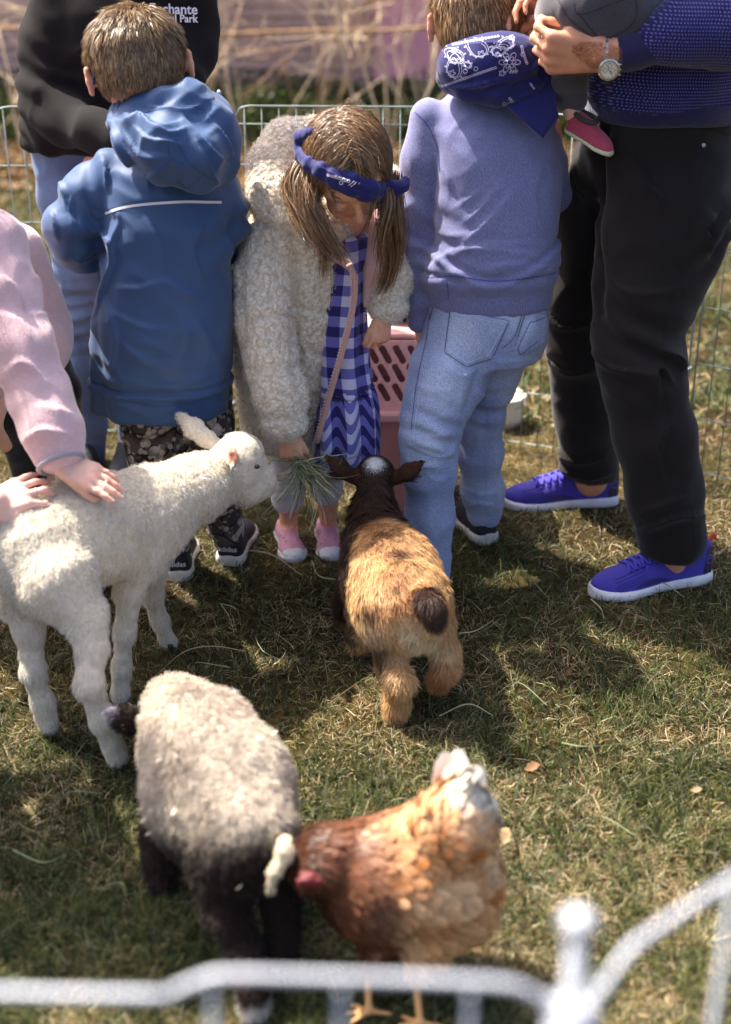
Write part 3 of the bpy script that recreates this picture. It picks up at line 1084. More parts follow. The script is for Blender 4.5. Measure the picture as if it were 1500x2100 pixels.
def pen_post(x, y, lab, top=.945, ks=1.0, mat=None):
    th = thing('pen_post', lab, 'fence post', (x, y, 0), 'joint rods of the animal pen')
    me = tube_mesh('rod', [(0, 0, 0), (0, 0, top - .008)], .0032 * ks, 8)
    me.materials.append(mat or M_WIRE)
    o = bpy.data.objects.new('rod', me); col(o); o.parent = th
    a = np.linspace(0, 2 * math.pi, 17)[:-1]
    lm = tube_mesh('loop', np.stack([np.cos(a) * .0065, np.sin(a) * .0065, a * 0], 1) * ks, .0026 * ks, 6, True); lm.materials.append(mat or M_WIRE)
    for z in (.1, .3, .87, .885):
        o = bpy.data.objects.new('loop', lm); col(o); o.parent = th; o.location = (0, 0, z)
    o = mesh_obj('knob', tube_mesh('knob', [(0, 0, top - .012), (0, 0, top - .008), (0, 0, top), (0, 0, top + .004)], [.002 * ks, .006 * ks, .006 * ks, .002 * ks], 8), mat or M_WIRE)
    o.parent = th
J = [(-1.45, 3.1), (-.985, 3.70), (-.372, 3.72), (.24, 3.70), (.83, 3.45), (1.36, 3.13), (1.75, 2.66)]
labs = ['pen panel at the far left turning towards the camera', 'pen panel behind the jeans of the adult in the black hoodie', 'pen panel with doubled top wire behind the small girl',
        'pen panel behind the boy in light jeans and the white pail', 'pen panel behind the man in black trousers', 'pen panel at the far right turning towards the camera']
for i in range(6):
    pen_panel(J[i], J[i + 1], labs[i], double_top=(i == 2))
for i, (x, y) in enumerate(J[1:6]):
    pen_post(x, y, ['joint rod left of the adult in the hoodie', 'joint rod just right of the blue raincoat hood', 'joint rod hidden behind the boy in the sweatshirt',
                    'joint rod behind the man in black trousers', 'joint rod at the far right of the back fence'][i])
# the near side of the pen, close to the lens
near = [(-.40, .676), (.128, .662), (.60, 1.04)]
M_WIRE_N = M_WIRE
def near_panel(A, B, lab, xs, zoff, steps):
    A, B = np.array([A[0], A[1], 0.0]), np.array([B[0], B[1], 0.0])
    L = np.linalg.norm(B - A); d = (B - A) / L
    th = thing('wire_fence', lab, 'fence panel', tuple(A), 'wire panels of the animal pen')
    pt = lambda s_, z: A + d * s_ + np.array([0, 0, z])
    tube('top_wire', spline([pt(s_ * L, z) for s_, z in steps], 40), .0031, M_WIREN, th)
    for k in range(5):
        tube('wire', [pt(.02, .02 + k * .15), pt(L - .02, .02 + k * .15)], .0015, M_WIREN, th, 6)
    for s_ in xs:
        tube('wire', [pt(s_, .005), pt(s_, .9)], .0023, M_WIREN, th, 6)
near_panel(near[0], near[1], 'blurred near pen panel along the bottom of the picture, left of the bright joint', [.02, .304, .385, .465, .515],
           0, [(.0, .885), (.03, .89), (.1, .893), (.5, .893), (.53, .897), (.57, .908), (.6, .911), (.7, .911), (.9, .909), (.95, .902), (.99, .884)])
near_panel(near[1], near[2], 'blurred near pen panel rising from the bright joint to the right picture edge', [.02, .155, .30, .44, .57],
           0, [(.01, .88), (.04, .885), (.08, .905), (.14, .91), (.5, .91), (.9, .91), (.99, .88)])
pen_post(near[1][0], near[1][1], 'bright blurred joint rod of the near pen panels at the lower right', .962, 1.8, M_WIREN)

# ------------------------------------------------------------------ pail and pet carrier
def lathe(name, prof, c, mat, parent=None, n=36, sq=1.0):
    V, F = [], []
    for r, z in prof:
        for k in range(n):
            a = k / n * 2 * math.pi
            V.append((c[0] + r * math.cos(a), c[1] + r * math.sin(a) * sq, c[2] + z))
    for i in range(len(prof) - 1):
        for k in range(n):
            k2 = (k + 1) % n
            F.append((i * n + k, i * n + k2, (i + 1) * n + k2, (i + 1) * n + k))
    return mesh_obj(name, raw_mesh(name, np.array(V), np.array(F), 4), mat, parent)
M_CREAM = m_plain('cream_plastic', lin('#d8d2bd'), .45, var=.06, nscale=12)
pc = G(1036, 884); pc[1] += .04
pail = thing('pail', 'small cream plastic pail outside the pen behind the light jeans', 'pail', tuple(pc))
lathe('shell', [(0, .004), (.044, .004), (.047, 0), (.05, .03), (.056, .09), (.057, .092), (.0535, .092), (.049, .03), (.045, .008), (0, .008)], pc, M_CREAM, pail)
lathe('rim', [(.056, .086), (.060, .088), (.060, .096), (.056, .098), (.053, .096), (.053, .086), (.056, .086)], pc, M_CREAM, pail)
tube('wire_handle', [pc + [math.cos(a) * .058, -.02 - .03 * math.sin(a), .088 - .02 * math.sin(a)] for a in np.linspace(0, math.pi, 16)], .0016, M_WIRE, pail, 6)

M_PINK = m_plain('pink_plastic', lin('#d8a5a2'), .5, var=.06, nscale=8, bump=.15, bscale=300)
M_PINKD = m_plain('shaded_pink_plastic', lin('#b57d78'), .5, var=.06, nscale=8, bump=.15, bscale=300)  # darker copy of the pink: shade on the lower tub put into its colour
cy = 3.17
cxL, cxR = P(728, 800, cy)[0], P(952, 800, cy)[0]
cx = (cxL + cxR) / 2; W = (cxR - cxL); Dp = .25
carrier = thing('pet_carrier', 'pink plastic pet carrier with slotted sides behind the small girl', 'pet carrier', (cx, cy + Dp / 2, 0))
zr = P(800, 846, cy)[2]; zt = P(800, 700, cy)[2]
def rrect(w, d, r, n=5):
    out = []
    for sx, sy, a0 in ((1, 1, 0), (-1, 1, 90), (-1, -1, 180), (1, -1, 270)):
        for k in range(n):
            a = R(a0 + 90 * k / (n - 1))
            out.append((sx * (w / 2 - r) + r * math.cos(a), sy * (d / 2 - r) + r * math.sin(a)))
    return out
def rr_lathe(name, prof, mat, parent):
    V, F = [], []
    m = 20
    for dw, z in prof:
        for x, y in rrect(W + dw, Dp + dw, .035):
            V.append((cx + x, cy + Dp / 2 + y, z))
    for i in range(len(prof) - 1):
        for k in range(m):
            k2 = (k + 1) % m
            F.append((i * m + k, i * m + k2, (i + 1) * m + k2, (i + 1) * m + k))
    me = bpy.data.meshes.new(name)
    F.append(tuple(range((len(prof) - 1) * m, len(prof) * m)))
    me.from_pydata(V, [], F); me.update()
    return mesh_obj(name, me, mat, parent)
rr_lathe('lower_tub', [(-.04, .0), (-.035, .01), (-.012, zr - .035), (-.012, zr - .03), (.0, zr - .028), (.002, zr - .02)], M_PINKD, carrier)
rr_lathe('rim', [(-.01, zr - .02), (.028, zr - .02), (.034, zr - .014), (.034, zr - .002), (.028, zr + .004), (-.01, zr + .004)], M_PINK, carrier)
# slotted upper wall: front sheet with real slots
def slotted_front():
    import bmesh
    y = cy + .004
    bm = bmesh.new()
    slots = []
    pxs = {0: (765, 791, 820, 850, 880, 910), 1: (762, 788, 818, 848, 880, 910), 2: (760, 788, 818, 850, 880, 910)}
    pys = (733, 770, 808)
    nx, nz = 170, 90
    X = np.linspace(cxL + .012, cxR - .012, nx); Z = np.linspace(zr, zt - .006, nz)
    mask = np.ones((nx, nz), bool)
    gx_, gz_ = np.meshgrid(X, Z, indexing='ij')
    for r_, py in enumerate(pys):
        for px in pxs[r_]:
            a = P(px - 7, py - 12, cy); b = P(px + 7, py + 12, cy)
            ax_, az = a[0], a[2]; bx, bz = b[0], b[2]
            L2 = (bx - ax_) ** 2 + (bz - az) ** 2
            t_ = np.clip(((gx_ - ax_) * (bx - ax_) + (gz_ - az) * (bz - az)) / L2, 0, 1)
            dd = np.hypot(gx_ - ax_ - t_ * (bx - ax_), gz_ - az - t_ * (bz - az))
            mask &= dd > .0068
    V = np.stack([gx_, np.full_like(gx_, y), gz_], -1).reshape(-1, 3)
    V[:, 1] += (V[:, 2] - zr) * .12
    ii = np.arange(nx * nz).reshape(nx, nz)
    q = np.stack([ii[:-1, :-1], ii[1:, :-1], ii[1:, 1:], ii[:-1, 1:]], -1)
    ok = (mask[:-1, :-1] & mask[1:, :-1] & mask[1:, 1:] & mask[:-1, 1:])
    F = q[ok]
    used = np.unique(F)
    mp = np.full(len(V), -1); mp[used] = np.arange(len(used))
    o = mesh_obj('slotted_front', raw_mesh('slotted_front', V[used], mp[F], 4), M_PINK, carrier)
    md = o.modifiers.new('thickness', 'SOLIDIFY'); md.thickness = .004; md.offset = 0
slotted_front()
for nm, sz, ct in (('side_wall', (.004, Dp - .03, zt - zr), (cxL + .012, cy + Dp / 2 + .012, (zr + zt) / 2)),
                   ('side_wall', (.004, Dp - .03, zt - zr), (cxR - .012, cy + Dp / 2 + .012, (zr + zt) / 2)),
                   ('rear_wall', (W - .03, .004, zt - zr), (cx, cy + Dp - .006, (zr + zt) / 2))):
    mesh_obj(nm, box_mesh(nm, sz, .001, ct), M_PINK, carrier)
mesh_obj('roof', box_mesh('roof', (W - .008, Dp - .02, .014), .006, (cx, cy + Dp / 2 + .02, zt + .001)), M_PINK, carrier)
# ------------------------------------------------------------------ animals
M_WOOL = m_attr('wool', rough=.85, spec=.15, trans=.25, var=.08, sheen=.2)
M_FUR = m_attr('fur', rough=.55, spec=.35, trans=.15, var=.12)
M_HIDE = m_attr('hide', rough=.9, spec=.1, var=.2, nscale=150)
M_EYE = m_plain('dark_eye', (.01, .008, .006), .08, spec=.8)
M_HOOF = m_plain('hoof_horn', lin('#3c3029'), .5, bump=.3)
def seg_d(V, a, b):
    a, b = np.asarray(a), np.asarray(b)
    t_ = np.clip(((V - a) @ (b - a)) / ((b - a) @ (b - a)), 0, 1)
    return np.linalg.norm(V - a - t_[:, None] * (b - a), axis=1)
def flow_to(V, N, targets):
    """coat direction: blend of segment directions, nearest first"""
    W = np.zeros((len(V), 1)); D = np.zeros_like(V)
    for a, b in targets:
        d = seg_d(V, a, b)[:, None]
        w = 1 / (d * d + 1e-4) ** 1.5
        D += w * unit(np.asarray(b) - np.asarray(a)); W += w
    return unit(D / W)
def wool_disp(f1, a1, f2=0, a2=0, seed=0):
    def fn(V, N):
        r = np.abs(noise(V, f1, seed)) * a1
        if a2: r = r + np.abs(noise(V, f2, seed + 3)) * a2
        return r
    return fn
def hoof(name, p, r, h, parent, mat=None, heading=0.0):
    """cloven hoof: two small toes"""
    s = Sdf(.002)
    f = np.array([math.sin(heading), math.cos(heading), 0]); l = np.array([f[1], -f[0], 0])
    for k in (-1, 1):
        s.cone(np.array(p) + l * k * r * .5 + [0, 0, h], np.array(p) + l * k * r * .55 + f * r * .5 + [0, 0, r * .45], r * .5, r * .45)
    return skin(name, s, .003, mat or M_HOOF, parent, 1)

# ---- white lamb
L_ = thing('white_lamb', 'white woolly lamb stretching its neck to the hay, two hands on its back', 'lamb', tuple(G(190, 1480)))
s = Sdf(.03)
s.chain([PR(72, 1132, 2.27, 104), PR(190, 1083, 2.36, 103), PR(290, 1068, 2.44, 96)], k=.04)
s.chain([PR(320, 1035, 2.46, 78), PR(398, 1003, 2.54, 60), PR(462, 970, 2.60, 50)], k=.035)
s.ell(P(492, 938, 2.625), [.050, .054, .050], k=.02)
s.chain([PR(500, 965, 2.62, 42), PR(530, 980, 2.63, 30), PR(545, 985, 2.635, 21)], k=.02)
s.chain([PR(486, 985, 2.61, 42), PR(512, 1004, 2.615, 28), PR(535, 1002, 2.625, 18)], k=.02)
nh = [PR(120, 1195, 2.21, 85), PR(172, 1262, 2.18, 42), PR(188, 1330, 2.15, 29), PR(183, 1402, 2.12, 25), PR(210, 1475, 2.12, 22), PR(238, 1546, 2.135, 22)]
fh = [PR(45, 1215, 2.30, 62), PR(60, 1295, 2.27, 26), PR(68, 1375, 2.245, 21), PR(88, 1440, 2.25, 19), PR(99, 1486, 2.25, 20)]
nf = [PR(285, 1130, 2.39, 60), PR(266, 1210, 2.365, 27), PR(256, 1295, 2.352, 18), PR(250, 1365, 2.35, 16), PR(247, 1422, 2.35, 19)]
ff = [PR(300, 1150, 2.49, 45), PR(311, 1215, 2.525, 20), PR(328, 1272, 2.55, 14), PR(344, 1314, 2.56, 17)]
for c in (nh, fh, nf, ff): s.chain(c, k=.02)
ear_f = [PR(450, 915, 2.655, 15), PR(425, 900, 2.67, 17), PR(398, 878, 2.69, 21), PR(371, 857, 2.71, 10)]
s.chain(ear_f, k=.01, flat=(.3, -.9, .3), fs=2.2)
ear_n = [PR(470, 925, 2.585, 14), PR(474, 938, 2.55, 17), PR(476, 948, 2.52, 12)]
s.chain(ear_n, k=.008, flat=(.9, -.2, .2), fs=1.3)
s.ell(P(477, 937, 2.525), [.010, .022, .015], k=.004, op='sub')
LEGS_L = [c for c in (nh, fh, nf, ff)]
ear_c = P(477, 937, 2.53)
WHITE = lin('#ece6da')
def lamb_col(V, N):
    C = np.repeat(lin('#d9cbb4')[None], len(V), 0)
    low = sstep(.30, .16, V[:, 2])
    inner = np.exp(-(seg_d(V, nh[2][0], nh[3][0]) / .035) ** 2) * (N[:, 0] < -.1) + np.exp(-(seg_d(V, fh[1][0], fh[2][0]) / .04) ** 2) * (N[:, 0] > .0) * .8
    C = C * (1 - .35 * inner[:, None]) + lin('#d3a3a0') * .35 * inner[:, None]
    e = np.exp(-(np.linalg.norm((V - P(477, 937, 2.54)) / [1, 1.4, 1.2], axis=1) / .014) ** 4)
    C = C * (1 - e[:, None]) + lin('#d48a6a') * e[:, None]
    e = np.exp(-(np.linalg.norm(V - P(475, 940, 2.545), axis=1) / .0065) ** 2)
    C = C * (1 - e[:, None]) + lin('#5a2418') * e[:, None]
    nz_ = np.exp(-(np.linalg.norm(V - P(561, 984, 2.635), axis=1) / .011) ** 2)
    C = C * (1 - .8 * nz_[:, None]) + lin('#d09a88') * .8 * nz_[:, None]
    return C
o, V, Q, N = skin('body', s, .0055, M_HIDE, L_, 2, wool_disp(45, .003, 90, .002, 1), lamb_col, keep=True)
rg = np.random.default_rng(31)
keepf = lambda C, N: (np.linalg.norm(C - ear_c, axis=1) > .020) & (np.linalg.norm(C - P(558, 986, 2.635), axis=1) > .013) & (np.linalg.norm(C - P(527, 957, 2.59), axis=1) > .008)
n = 95000
Pt, Nr = sample(V, Q, N, n, rg, keepf)
tg = [(P(300, 1000, 2.45), P(60, 1080, 2.25)), (P(470, 960, 2.6), P(320, 1040, 2.46)), (P(545, 985, 2.63), P(490, 935, 2.62))] + [(c[i][0], c[i + 1][0]) for c in LEGS_L for i in range(1, len(c) - 1)] + [(ear_f[0][0], ear_f[3][0])]
D = flow_to(Pt, Nr, tg)
legd = np.min([seg_d(Pt, c[i][0], c[i + 1][0]) for c in LEGS_L for i in range(1, len(c) - 1)], 0)
isleg = (legd < .045) & (Pt[:, 2] < .27)
headd = np.minimum(seg_d(Pt, P(485, 940, 2.62), P(550, 985, 2.635)), np.where(seg_d(Pt, ear_f[0][0], ear_f[2][0]) < .03, 0, 1))
ishead = headd < .06
body = ~(isleg | ishead)
dn = np.array([0, 0, -1.0])
D = unit(D + .5 * dn)
cl = (.93 + .07 * rg.random((n, 1)))
tone = noise(Pt, 18, 9, 2)[:, None]
dirt = sstep(.1, .7, noise(Pt, 70, 19, 2))[:, None]
Cw = WHITE * cl * (1 + .05 * tone) * (1 - .16 * dirt * np.array([.5, .7, 1.0]))
# loose locks: neighbouring hairs share a curl
cellw = np.floor(Pt / .011).astype(np.int64)
lock = np.stack([_hash(cellw[:, 0], cellw[:, 1], cellw[:, 2], q_) for q_ in (1, 2, 3)], 1)
D[body] = unit(D[body] * .7 + lock[body] * .5)
for m_, ln, wd, lf, jt, cu in ((body, .0105, .0010, .6, .36, .17), (isleg, .015, .0009, .2, .16, 0), (ishead & ~isleg, .009, .0008, .3, .22, 0)):
    k = m_.sum()
    if ln == .009:
        lens = ln * (.6 + .6 * rg.random(k)) * (1 + 1.6 * sstep(.03, 0, np.linalg.norm(Pt[m_] - P(487, 885, 2.62), axis=1)))
    else:
        lens = ln * (.5 + .9 * rg.random(k))
        if ln == .016: lens = lens * (.6 + .9 * sstep(.12, .02, Pt[m_, 2]))
    fur('wool', Pt[m_], Nr[m_], D[m_], lens, wd * (.7 + .6 * rg.random(k)), Cw[m_], M_WOOL, L_, lift=lf, S=4, curl=cu, jitter=jt, rng=rg, droop=.15)
for (px, py, Y) in ((527, 957, 2.583),):
    e = Sdf(.002); e.ell(P(px, py, Y), [.0068, .005, .0045])
    skin('eye', e, .0015, M_EYE, L_, 1)
for i, (p, hd) in enumerate(((G(241, 1577), .6), (G(100, 1507), .4), (G(248, 1445), .9), (G(347, 1335), .9))):
    hoof('hoof', p, .014, .016, L_, None, hd)

# ---- brown goat kid
A_ = thing('goat_kid', 'tan and dark brown goat kid seen from behind with white spot on its crown', 'goat', tuple(G(810, 1400)))
s = Sdf(.03)
s.chain([PR(824, 1238, 2.38, 100), PR(800, 1180, 2.47, 90), PR(778, 1125, 2.56, 72)], k=.04)
s.chain([PR(775, 1110, 2.58, 56), PR(766, 1060, 2.65, 42), PR(768, 1010, 2.71, 35)], k=.03)
s.ell(P(769, 972, 2.755), [.039, .045, .036], k=.02)
s.chain([PR(769, 985, 2.77, 32), PR(770, 1010, 2.84, 22)], k=.015)
hl = [PR(800, 1285, 2.36, 48), PR(802, 1350, 2.33, 27), PR(820, 1398, 2.285, 24), PR(815, 1440, 2.295, 19), PR(813, 1464, 2.30, 22)]
hr = [PR(888, 1285, 2.37, 44), PR(912, 1338, 2.36, 25), PR(914, 1370, 2.34, 21), PR(900, 1396, 2.37, 21)]
fl_ = [PR(728, 1200, 2.58, 36), PR(712, 1240, 2.60, 22), PR(708, 1262, 2.62, 15), PR(706, 1276, 2.635, 12)]
fr_ = [PR(750, 1250, 2.50, 36), PR(740, 1300, 2.52, 22), PR(737, 1328, 2.535, 19)]
for c in (hl, hr, fl_, fr_): s.chain(c, k=.02)
s.chain([PR(868, 1222, 2.30, 20), PR(884, 1240, 2.27, 29), PR(892, 1268, 2.26, 24)], k=.01)
el = [PR(732, 982, 2.745, 15), PR(698, 962, 2.73, 19), PR(670, 937, 2.725, 7)]
er = [PR(808, 982, 2.745, 15), PR(840, 967, 2.73, 18), PR(867, 948, 2.725, 7)]
s.chain(el, k=.012, flat=(.3, -.8, .5), fs=2.4)
s.chain(er, k=.012, flat=(-.3, -.8, .5), fs=2.4)
TAN, DKB, CRM, RST = lin('#d6ab78'), lin('#3a271e'), lin('#ecd6b0'), lin('#a8683a')
spine = [P(768, 1010, 2.68), P(782, 1090, 2.55), P(812, 1160, 2.45), P(850, 1215, 2.34)]
def goat_col(V, N=None):
    def bl(C, w, c): w = np.clip(w, 0, 1)[:, None]; return C * (1 - w) + c * w
    wob = noise(V, 30, 4, 2)
    C = np.repeat(TAN[None], len(V), 0)
    tx = to_px(V); top = (V[:, 2] > .14)
    def pd(pts):
        pts = np.array(pts, float)
        r_ = np.full(len(tx), 1e9)
        for a_, b_ in zip(pts[:-1], pts[1:]):
            t_ = np.clip(((tx - a_) @ (b_ - a_)) / ((b_ - a_) @ (b_ - a_) + 1e-9), 0, 1)
            r_ = np.minimum(r_, np.linalg.norm(tx - a_ - t_[:, None] * (b_ - a_), axis=1))
        return r_
    sd = pd([(768, 1085), (800, 1125), (815, 1160), (822, 1200), (848, 1235)]) / 1050 + np.where(top, 0, .1)
    spx = pd([(752, 1254), (758, 1256)])
    C = bl(C, .75 * np.exp(-(sd / .028) ** 2) * (.5 + .9 * np.clip(wob + .3, 0, 1)) + .25 * np.clip(wob, 0, 1), RST)
    C = bl(C, .55 * np.exp(-(sd / .014) ** 2) * np.clip(.3 + wob, 0, 1), DKB)
    C = bl(C, .8 * np.exp(-(pd([(785, 1105), (822, 1140)]) / 30) ** 2) * np.clip(.6 + wob, 0, 1), DKB)
    C = bl(C, .5 * np.exp(-(pd([(770, 1250), (840, 1240)]) / 16) ** 2), RST)
    # dark neck, head, left flank and shoulder
    ax_ = (V - P(800, 1150, 2.5)) @ unit(P(765, 1040, 2.65) - P(824, 1240, 2.38))
    C = bl(C, sstep(.045, .075, ax_ + .012 * wob), DKB)
    lf = (P(735, 1150, 2.5)[0] - V[:, 0]) + .010 * wob + .25 * np.clip(V[:, 1] - 2.48, -.1, .1)
    C = bl(C, sstep(-.004, .012, lf) * (V[:, 2] > .05), DKB)
    C = bl(C, .95 * np.exp(-(pd([(845, 1290), (852, 1320), (880, 1325)]) / 30) ** 2), CRM)
    C = bl(C, .6 * np.exp(-(pd([(750, 1290), (765, 1305)]) / 24) ** 2), CRM)
    C = bl(C, np.exp(-(spx / 17) ** 2), DKB)
    C = bl(C, .95 * np.exp(-(pd([(775, 1335), (790, 1385)]) / 20) ** 2), DKB)
    C = bl(C, .7 * (V[:, 2] < .13) * sstep(.13, .1, V[:, 2]) * np.exp(-(seg_d(V, P(905, 1340, 2.34), P(905, 1400, 2.33)) / .04) ** 2), RST)
    td = seg_d(V, P(872, 1225, 2.27), P(892, 1265, 2.24))
    C = bl(C, sstep(.034, .026, td), DKB * 1.25)
    for e_ in (el, er):
        ed = seg_d(V, e_[0][0], e_[2][0])
        C = bl(C, (ed < .02) * 1.0, lin('#4a3022'))
    C = bl(C, 1.2 * np.exp(-(np.linalg.norm((V - P(770, 945, 2.735)) / [1.4, 2, 1], axis=1) / .016) ** 4), lin('#f2eeea'))
    C = bl(C, np.exp(-(np.linalg.norm(V - P(706, 1280, 2.63), axis=1) / .013) ** 4), lin('#efe9e2'))
    return C
o, V, Q, N = skin('body', s, .005, M_HIDE, A_, 2, wool_disp(40, .003, 0, 0, 2), lambda V, N: goat_col(V) * .7, keep=True)
rg = np.random.default_rng(33)
n = 90000
Pt, Nr = sample(V, Q, N, n, rg)
tg = [(spine[i], spine[i + 1]) for i in range(3)] + [(P(770, 960, 2.78), P(768, 1010, 2.70))] * 1 + [(c[i][0], c[i + 1][0]) for c in (hl, hr, fl_, fr_) for i in range(1, len(c) - 1)] + [(e_[0][0], e_[2][0]) for e_ in (el, er)]
D = flow_to(Pt, Nr, tg)
D = unit(D + .45 * dn)
onear = np.minimum(seg_d(Pt, el[0][0], el[2][0]), seg_d(Pt, er[0][0], er[2][0])) < .02
onhead = (np.linalg.norm(Pt - P(769, 975, 2.755), axis=1) < .055)
lens = .020 * (.5 + .9 * rg.random(n)) * (1 + .5 * sstep(.06, .0, np.linalg.norm(Pt - P(868, 1300, 2.3), axis=1)))
lens = np.where(onear, .006, np.where(onhead, .009, lens))
cellw = np.floor(Pt / .012).astype(np.int64)
lock = np.stack([_hash(cellw[:, 0], cellw[:, 1], cellw[:, 2], q_) for q_ in (1, 2, 3)], 1)
D = unit(D + lock * .38)
Cg = goat_col(Pt + rg.normal(size=(n, 3)) * .003) * (.72 + .5 * rg.random((n, 1)))
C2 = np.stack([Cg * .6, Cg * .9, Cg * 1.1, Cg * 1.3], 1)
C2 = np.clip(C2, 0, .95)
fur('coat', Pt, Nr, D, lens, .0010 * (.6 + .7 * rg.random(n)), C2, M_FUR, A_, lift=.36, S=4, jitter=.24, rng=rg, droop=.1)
for p, hd in ((G(812, 1487), .2), (G(706, 1290), -.3), (G(737, 1346), .1)):
    hoof('hoof', p, .012, .014, A_, None, hd)
hoof('hoof', P(896, 1408, 2.375), .012, .012, A_)

# ---- grey lamb
B_ = thing('grey_lamb', 'grey lamb with dark legs and white tail, head down beside the hen', 'lamb', tuple(G(470, 1960)))
s = Sdf(.03)
s.chain([PR(412, 1534, 1.91, 122), PR(450, 1625, 1.79, 140), PR(497, 1720, 1.68, 110)], k=.04)
s.chain([PR(380, 1480, 2.0, 85), PR(360, 1450, 2.08, 55), PR(352, 1470, 2.14, 48), PR(350, 1530, 2.2, 30)], k=.03)
hl = [PR(452, 1790, 1.66, 58), PR(466, 1870, 1.63, 36), PR(500, 1950, 1.60, 26), PR(522, 2020, 1.55, 24), PR(520, 2066, 1.535, 24)]
hr = [PR(556, 1765, 1.68, 50), PR(580, 1845, 1.66, 30), PR(582, 1910, 1.64, 24), PR(570, 1965, 1.625, 26), PR(570, 2000, 1.63, 24)]
fl_ = [PR(350, 1640, 1.88, 60), PR(332, 1715, 1.84, 34), PR(330, 1770, 1.815, 25), PR(332, 1808, 1.80, 24)]
fr_ = [PR(520, 1600, 1.96, 50), PR(530, 1650, 1.98, 26), PR(530, 1690, 1.97, 22)]
for c in (hl, hr, fl_, fr_): s.chain(c, k=.025)
tail = [PR(586, 1725, 1.615, 14), PR(584, 1752, 1.585, 14), PR(562, 1788, 1.57, 9), PR(553, 1828, 1.565, 6)]
s.chain(tail, k=.012)
el = [PR(300, 1492, 2.06, 18), PR(262, 1478, 2.05, 24), PR(225, 1461, 2.04, 12)]
er = [PR(430, 1450, 2.10, 15), PR(452, 1436, 2.11, 17), PR(474, 1428, 2.12, 10)]
s.chain(el, k=.012, flat=(.2, -.8, .5), fs=1.9); s.chain(er, k=.012, flat=(-.2, -.8, .5), fs=1.9)
def grey_col(V, N=None):
    def bl(C, w, c): w = np.clip(w, 0, 1)[:, None]; return C * (1 - w) + c * w
    wob = noise(V, 14, 24, 3)
    C = np.repeat(lin('#d8cbb9')[None], len(V), 0)
    C = bl(C, .35 + .9 * wob, lin('#9a8c80'))
    C = bl(C, .8 * np.exp(-(np.linalg.norm((V - P(385, 1570, 1.78)) / [1, 1.3, 1], axis=1) / .05) ** 2), lin('#5b4b41'))
    C = bl(C, .6 * np.exp(-(seg_d(V, P(400, 1600, 1.75), P(430, 1680, 1.65)) / .03) ** 2), lin('#5f4f45'))
    C = bl(C, sstep(.262, .185, V[:, 2] + .045 * wob + .55 * np.minimum(V[:, 1] - 1.68, .12)), lin('#2e221d'))
    C = bl(C, (V[:, 2] < .04) * (V[:, 1] < 1.6) * sstep(.04, .028, V[:, 2]) * 1.0, lin('#d8d0c4'))
    td = np.min([seg_d(V, tail[i][0], tail[i + 1][0]) for i in range(3)], 0)
    C = bl(C, sstep(.030, .022, td), lin('#dccdb0'))
    C = bl(C, np.exp(-(np.linalg.norm(V - tail[3][0], axis=1) / .016) ** 4) * (V[:, 0] < tail[3][0][0] - .0), lin('#3a2c24'))
    C = bl(C, 1.0 * (seg_d(V, el[0][0], el[2][0]) < .026) * (V[:, 1] > 2.0), lin('#33261f'))
    C = bl(C, 1.0 * (np.linalg.norm(V - el[2][0], axis=1) < .016), lin('#8b8490'))
    C = bl(C, 1.0 * (seg_d(V, er[0][0], er[2][0]) < .022), lin('#cfc8c4'))
    return C
o, V, Q, N = skin('body', s, .006, M_HIDE, B_, 2, wool_disp(60, .006, 120, .002, 7), lambda V, N: grey_col(V) * .8, keep=True)
rg = np.random.default_rng(35)
n = 75000
Pt, Nr = sample(V, Q, N, n, rg)
tg = [(P(412, 1534, 1.91), P(492, 1725, 1.68)), (tail[0][0], tail[3][0])] + [(c[i][0], c[i + 1][0]) for c in (hl, hr, fl_, fr_) for i in range(1, len(c) - 1)] + [(e_[0][0], e_[2][0]) for e_ in (el, er)]
D = unit(flow_to(Pt, Nr, tg) + .4 * dn)
cellw = np.floor(Pt / .010).astype(np.int64)
lock = np.stack([_hash(cellw[:, 0], cellw[:, 1], cellw[:, 2], q_) for q_ in (4, 5, 6)], 1)
D = unit(D * .7 + lock * .6)
Cg = grey_col(Pt + rg.normal(size=(n, 3)) * .004) * (.8 + .35 * rg.random((n, 1)))
taild = np.min([seg_d(Pt, tail[i][0], tail[i + 1][0]) for i in range(3)], 0)
fur('wool', Pt, Nr, D, np.where(taild < .022, .5, 1) * .012 * (.6 + .8 * rg.random(n)), .0012 * (.6 + .7 * rg.random(n)), Cg, M_WOOL, B_, lift=.55, S=4, curl=.12, jitter=.3, rng=rg)
for p in (G(520, 2094), [*P(571, 2010, 1.63)[:2], 0], G(332, 1833)):
    hoof('hoof', p, .013, .016, B_)
# wood shavings caught in its wool
M_CHIP = m_plain('wood_chip', lin('#e2d6bb'), .8)
bvh = BVHTree.FromPolygons([tuple(x) for x in V], [tuple(int(i) for i in q) for q in Q])
for (px, py) in ((367, 1535), (369, 1557), (335, 1562), (336, 1510), (300, 1655), (306, 1680), (317, 1704), (425, 1645), (366, 1668), (530, 1522), (555, 1512), (634, 1676), (488, 1808)):
    h = bvh.ray_cast(Vector((0, 0, CAM_H)), (Vector(P(px, py, 1.8)) - Vector((0, 0, CAM_H))).normalized())
    if h[0] is None: continue
    a = RNG.random() * 3
    me = box_mesh('wood_shaving', (.010, .0035, .0015), .0005)
    o = mesh_obj('wood_shaving', me, M_CHIP)
    o.parent = B_; o.matrix_parent_inverse = Matrix.Identity(4)
    o.location = Vector(h[0]) + Vector(h[1]) * .010 - Vector(root_loc(B_))
    o.rotation_euler = (RNG.random(), RNG.random(), a + 1)

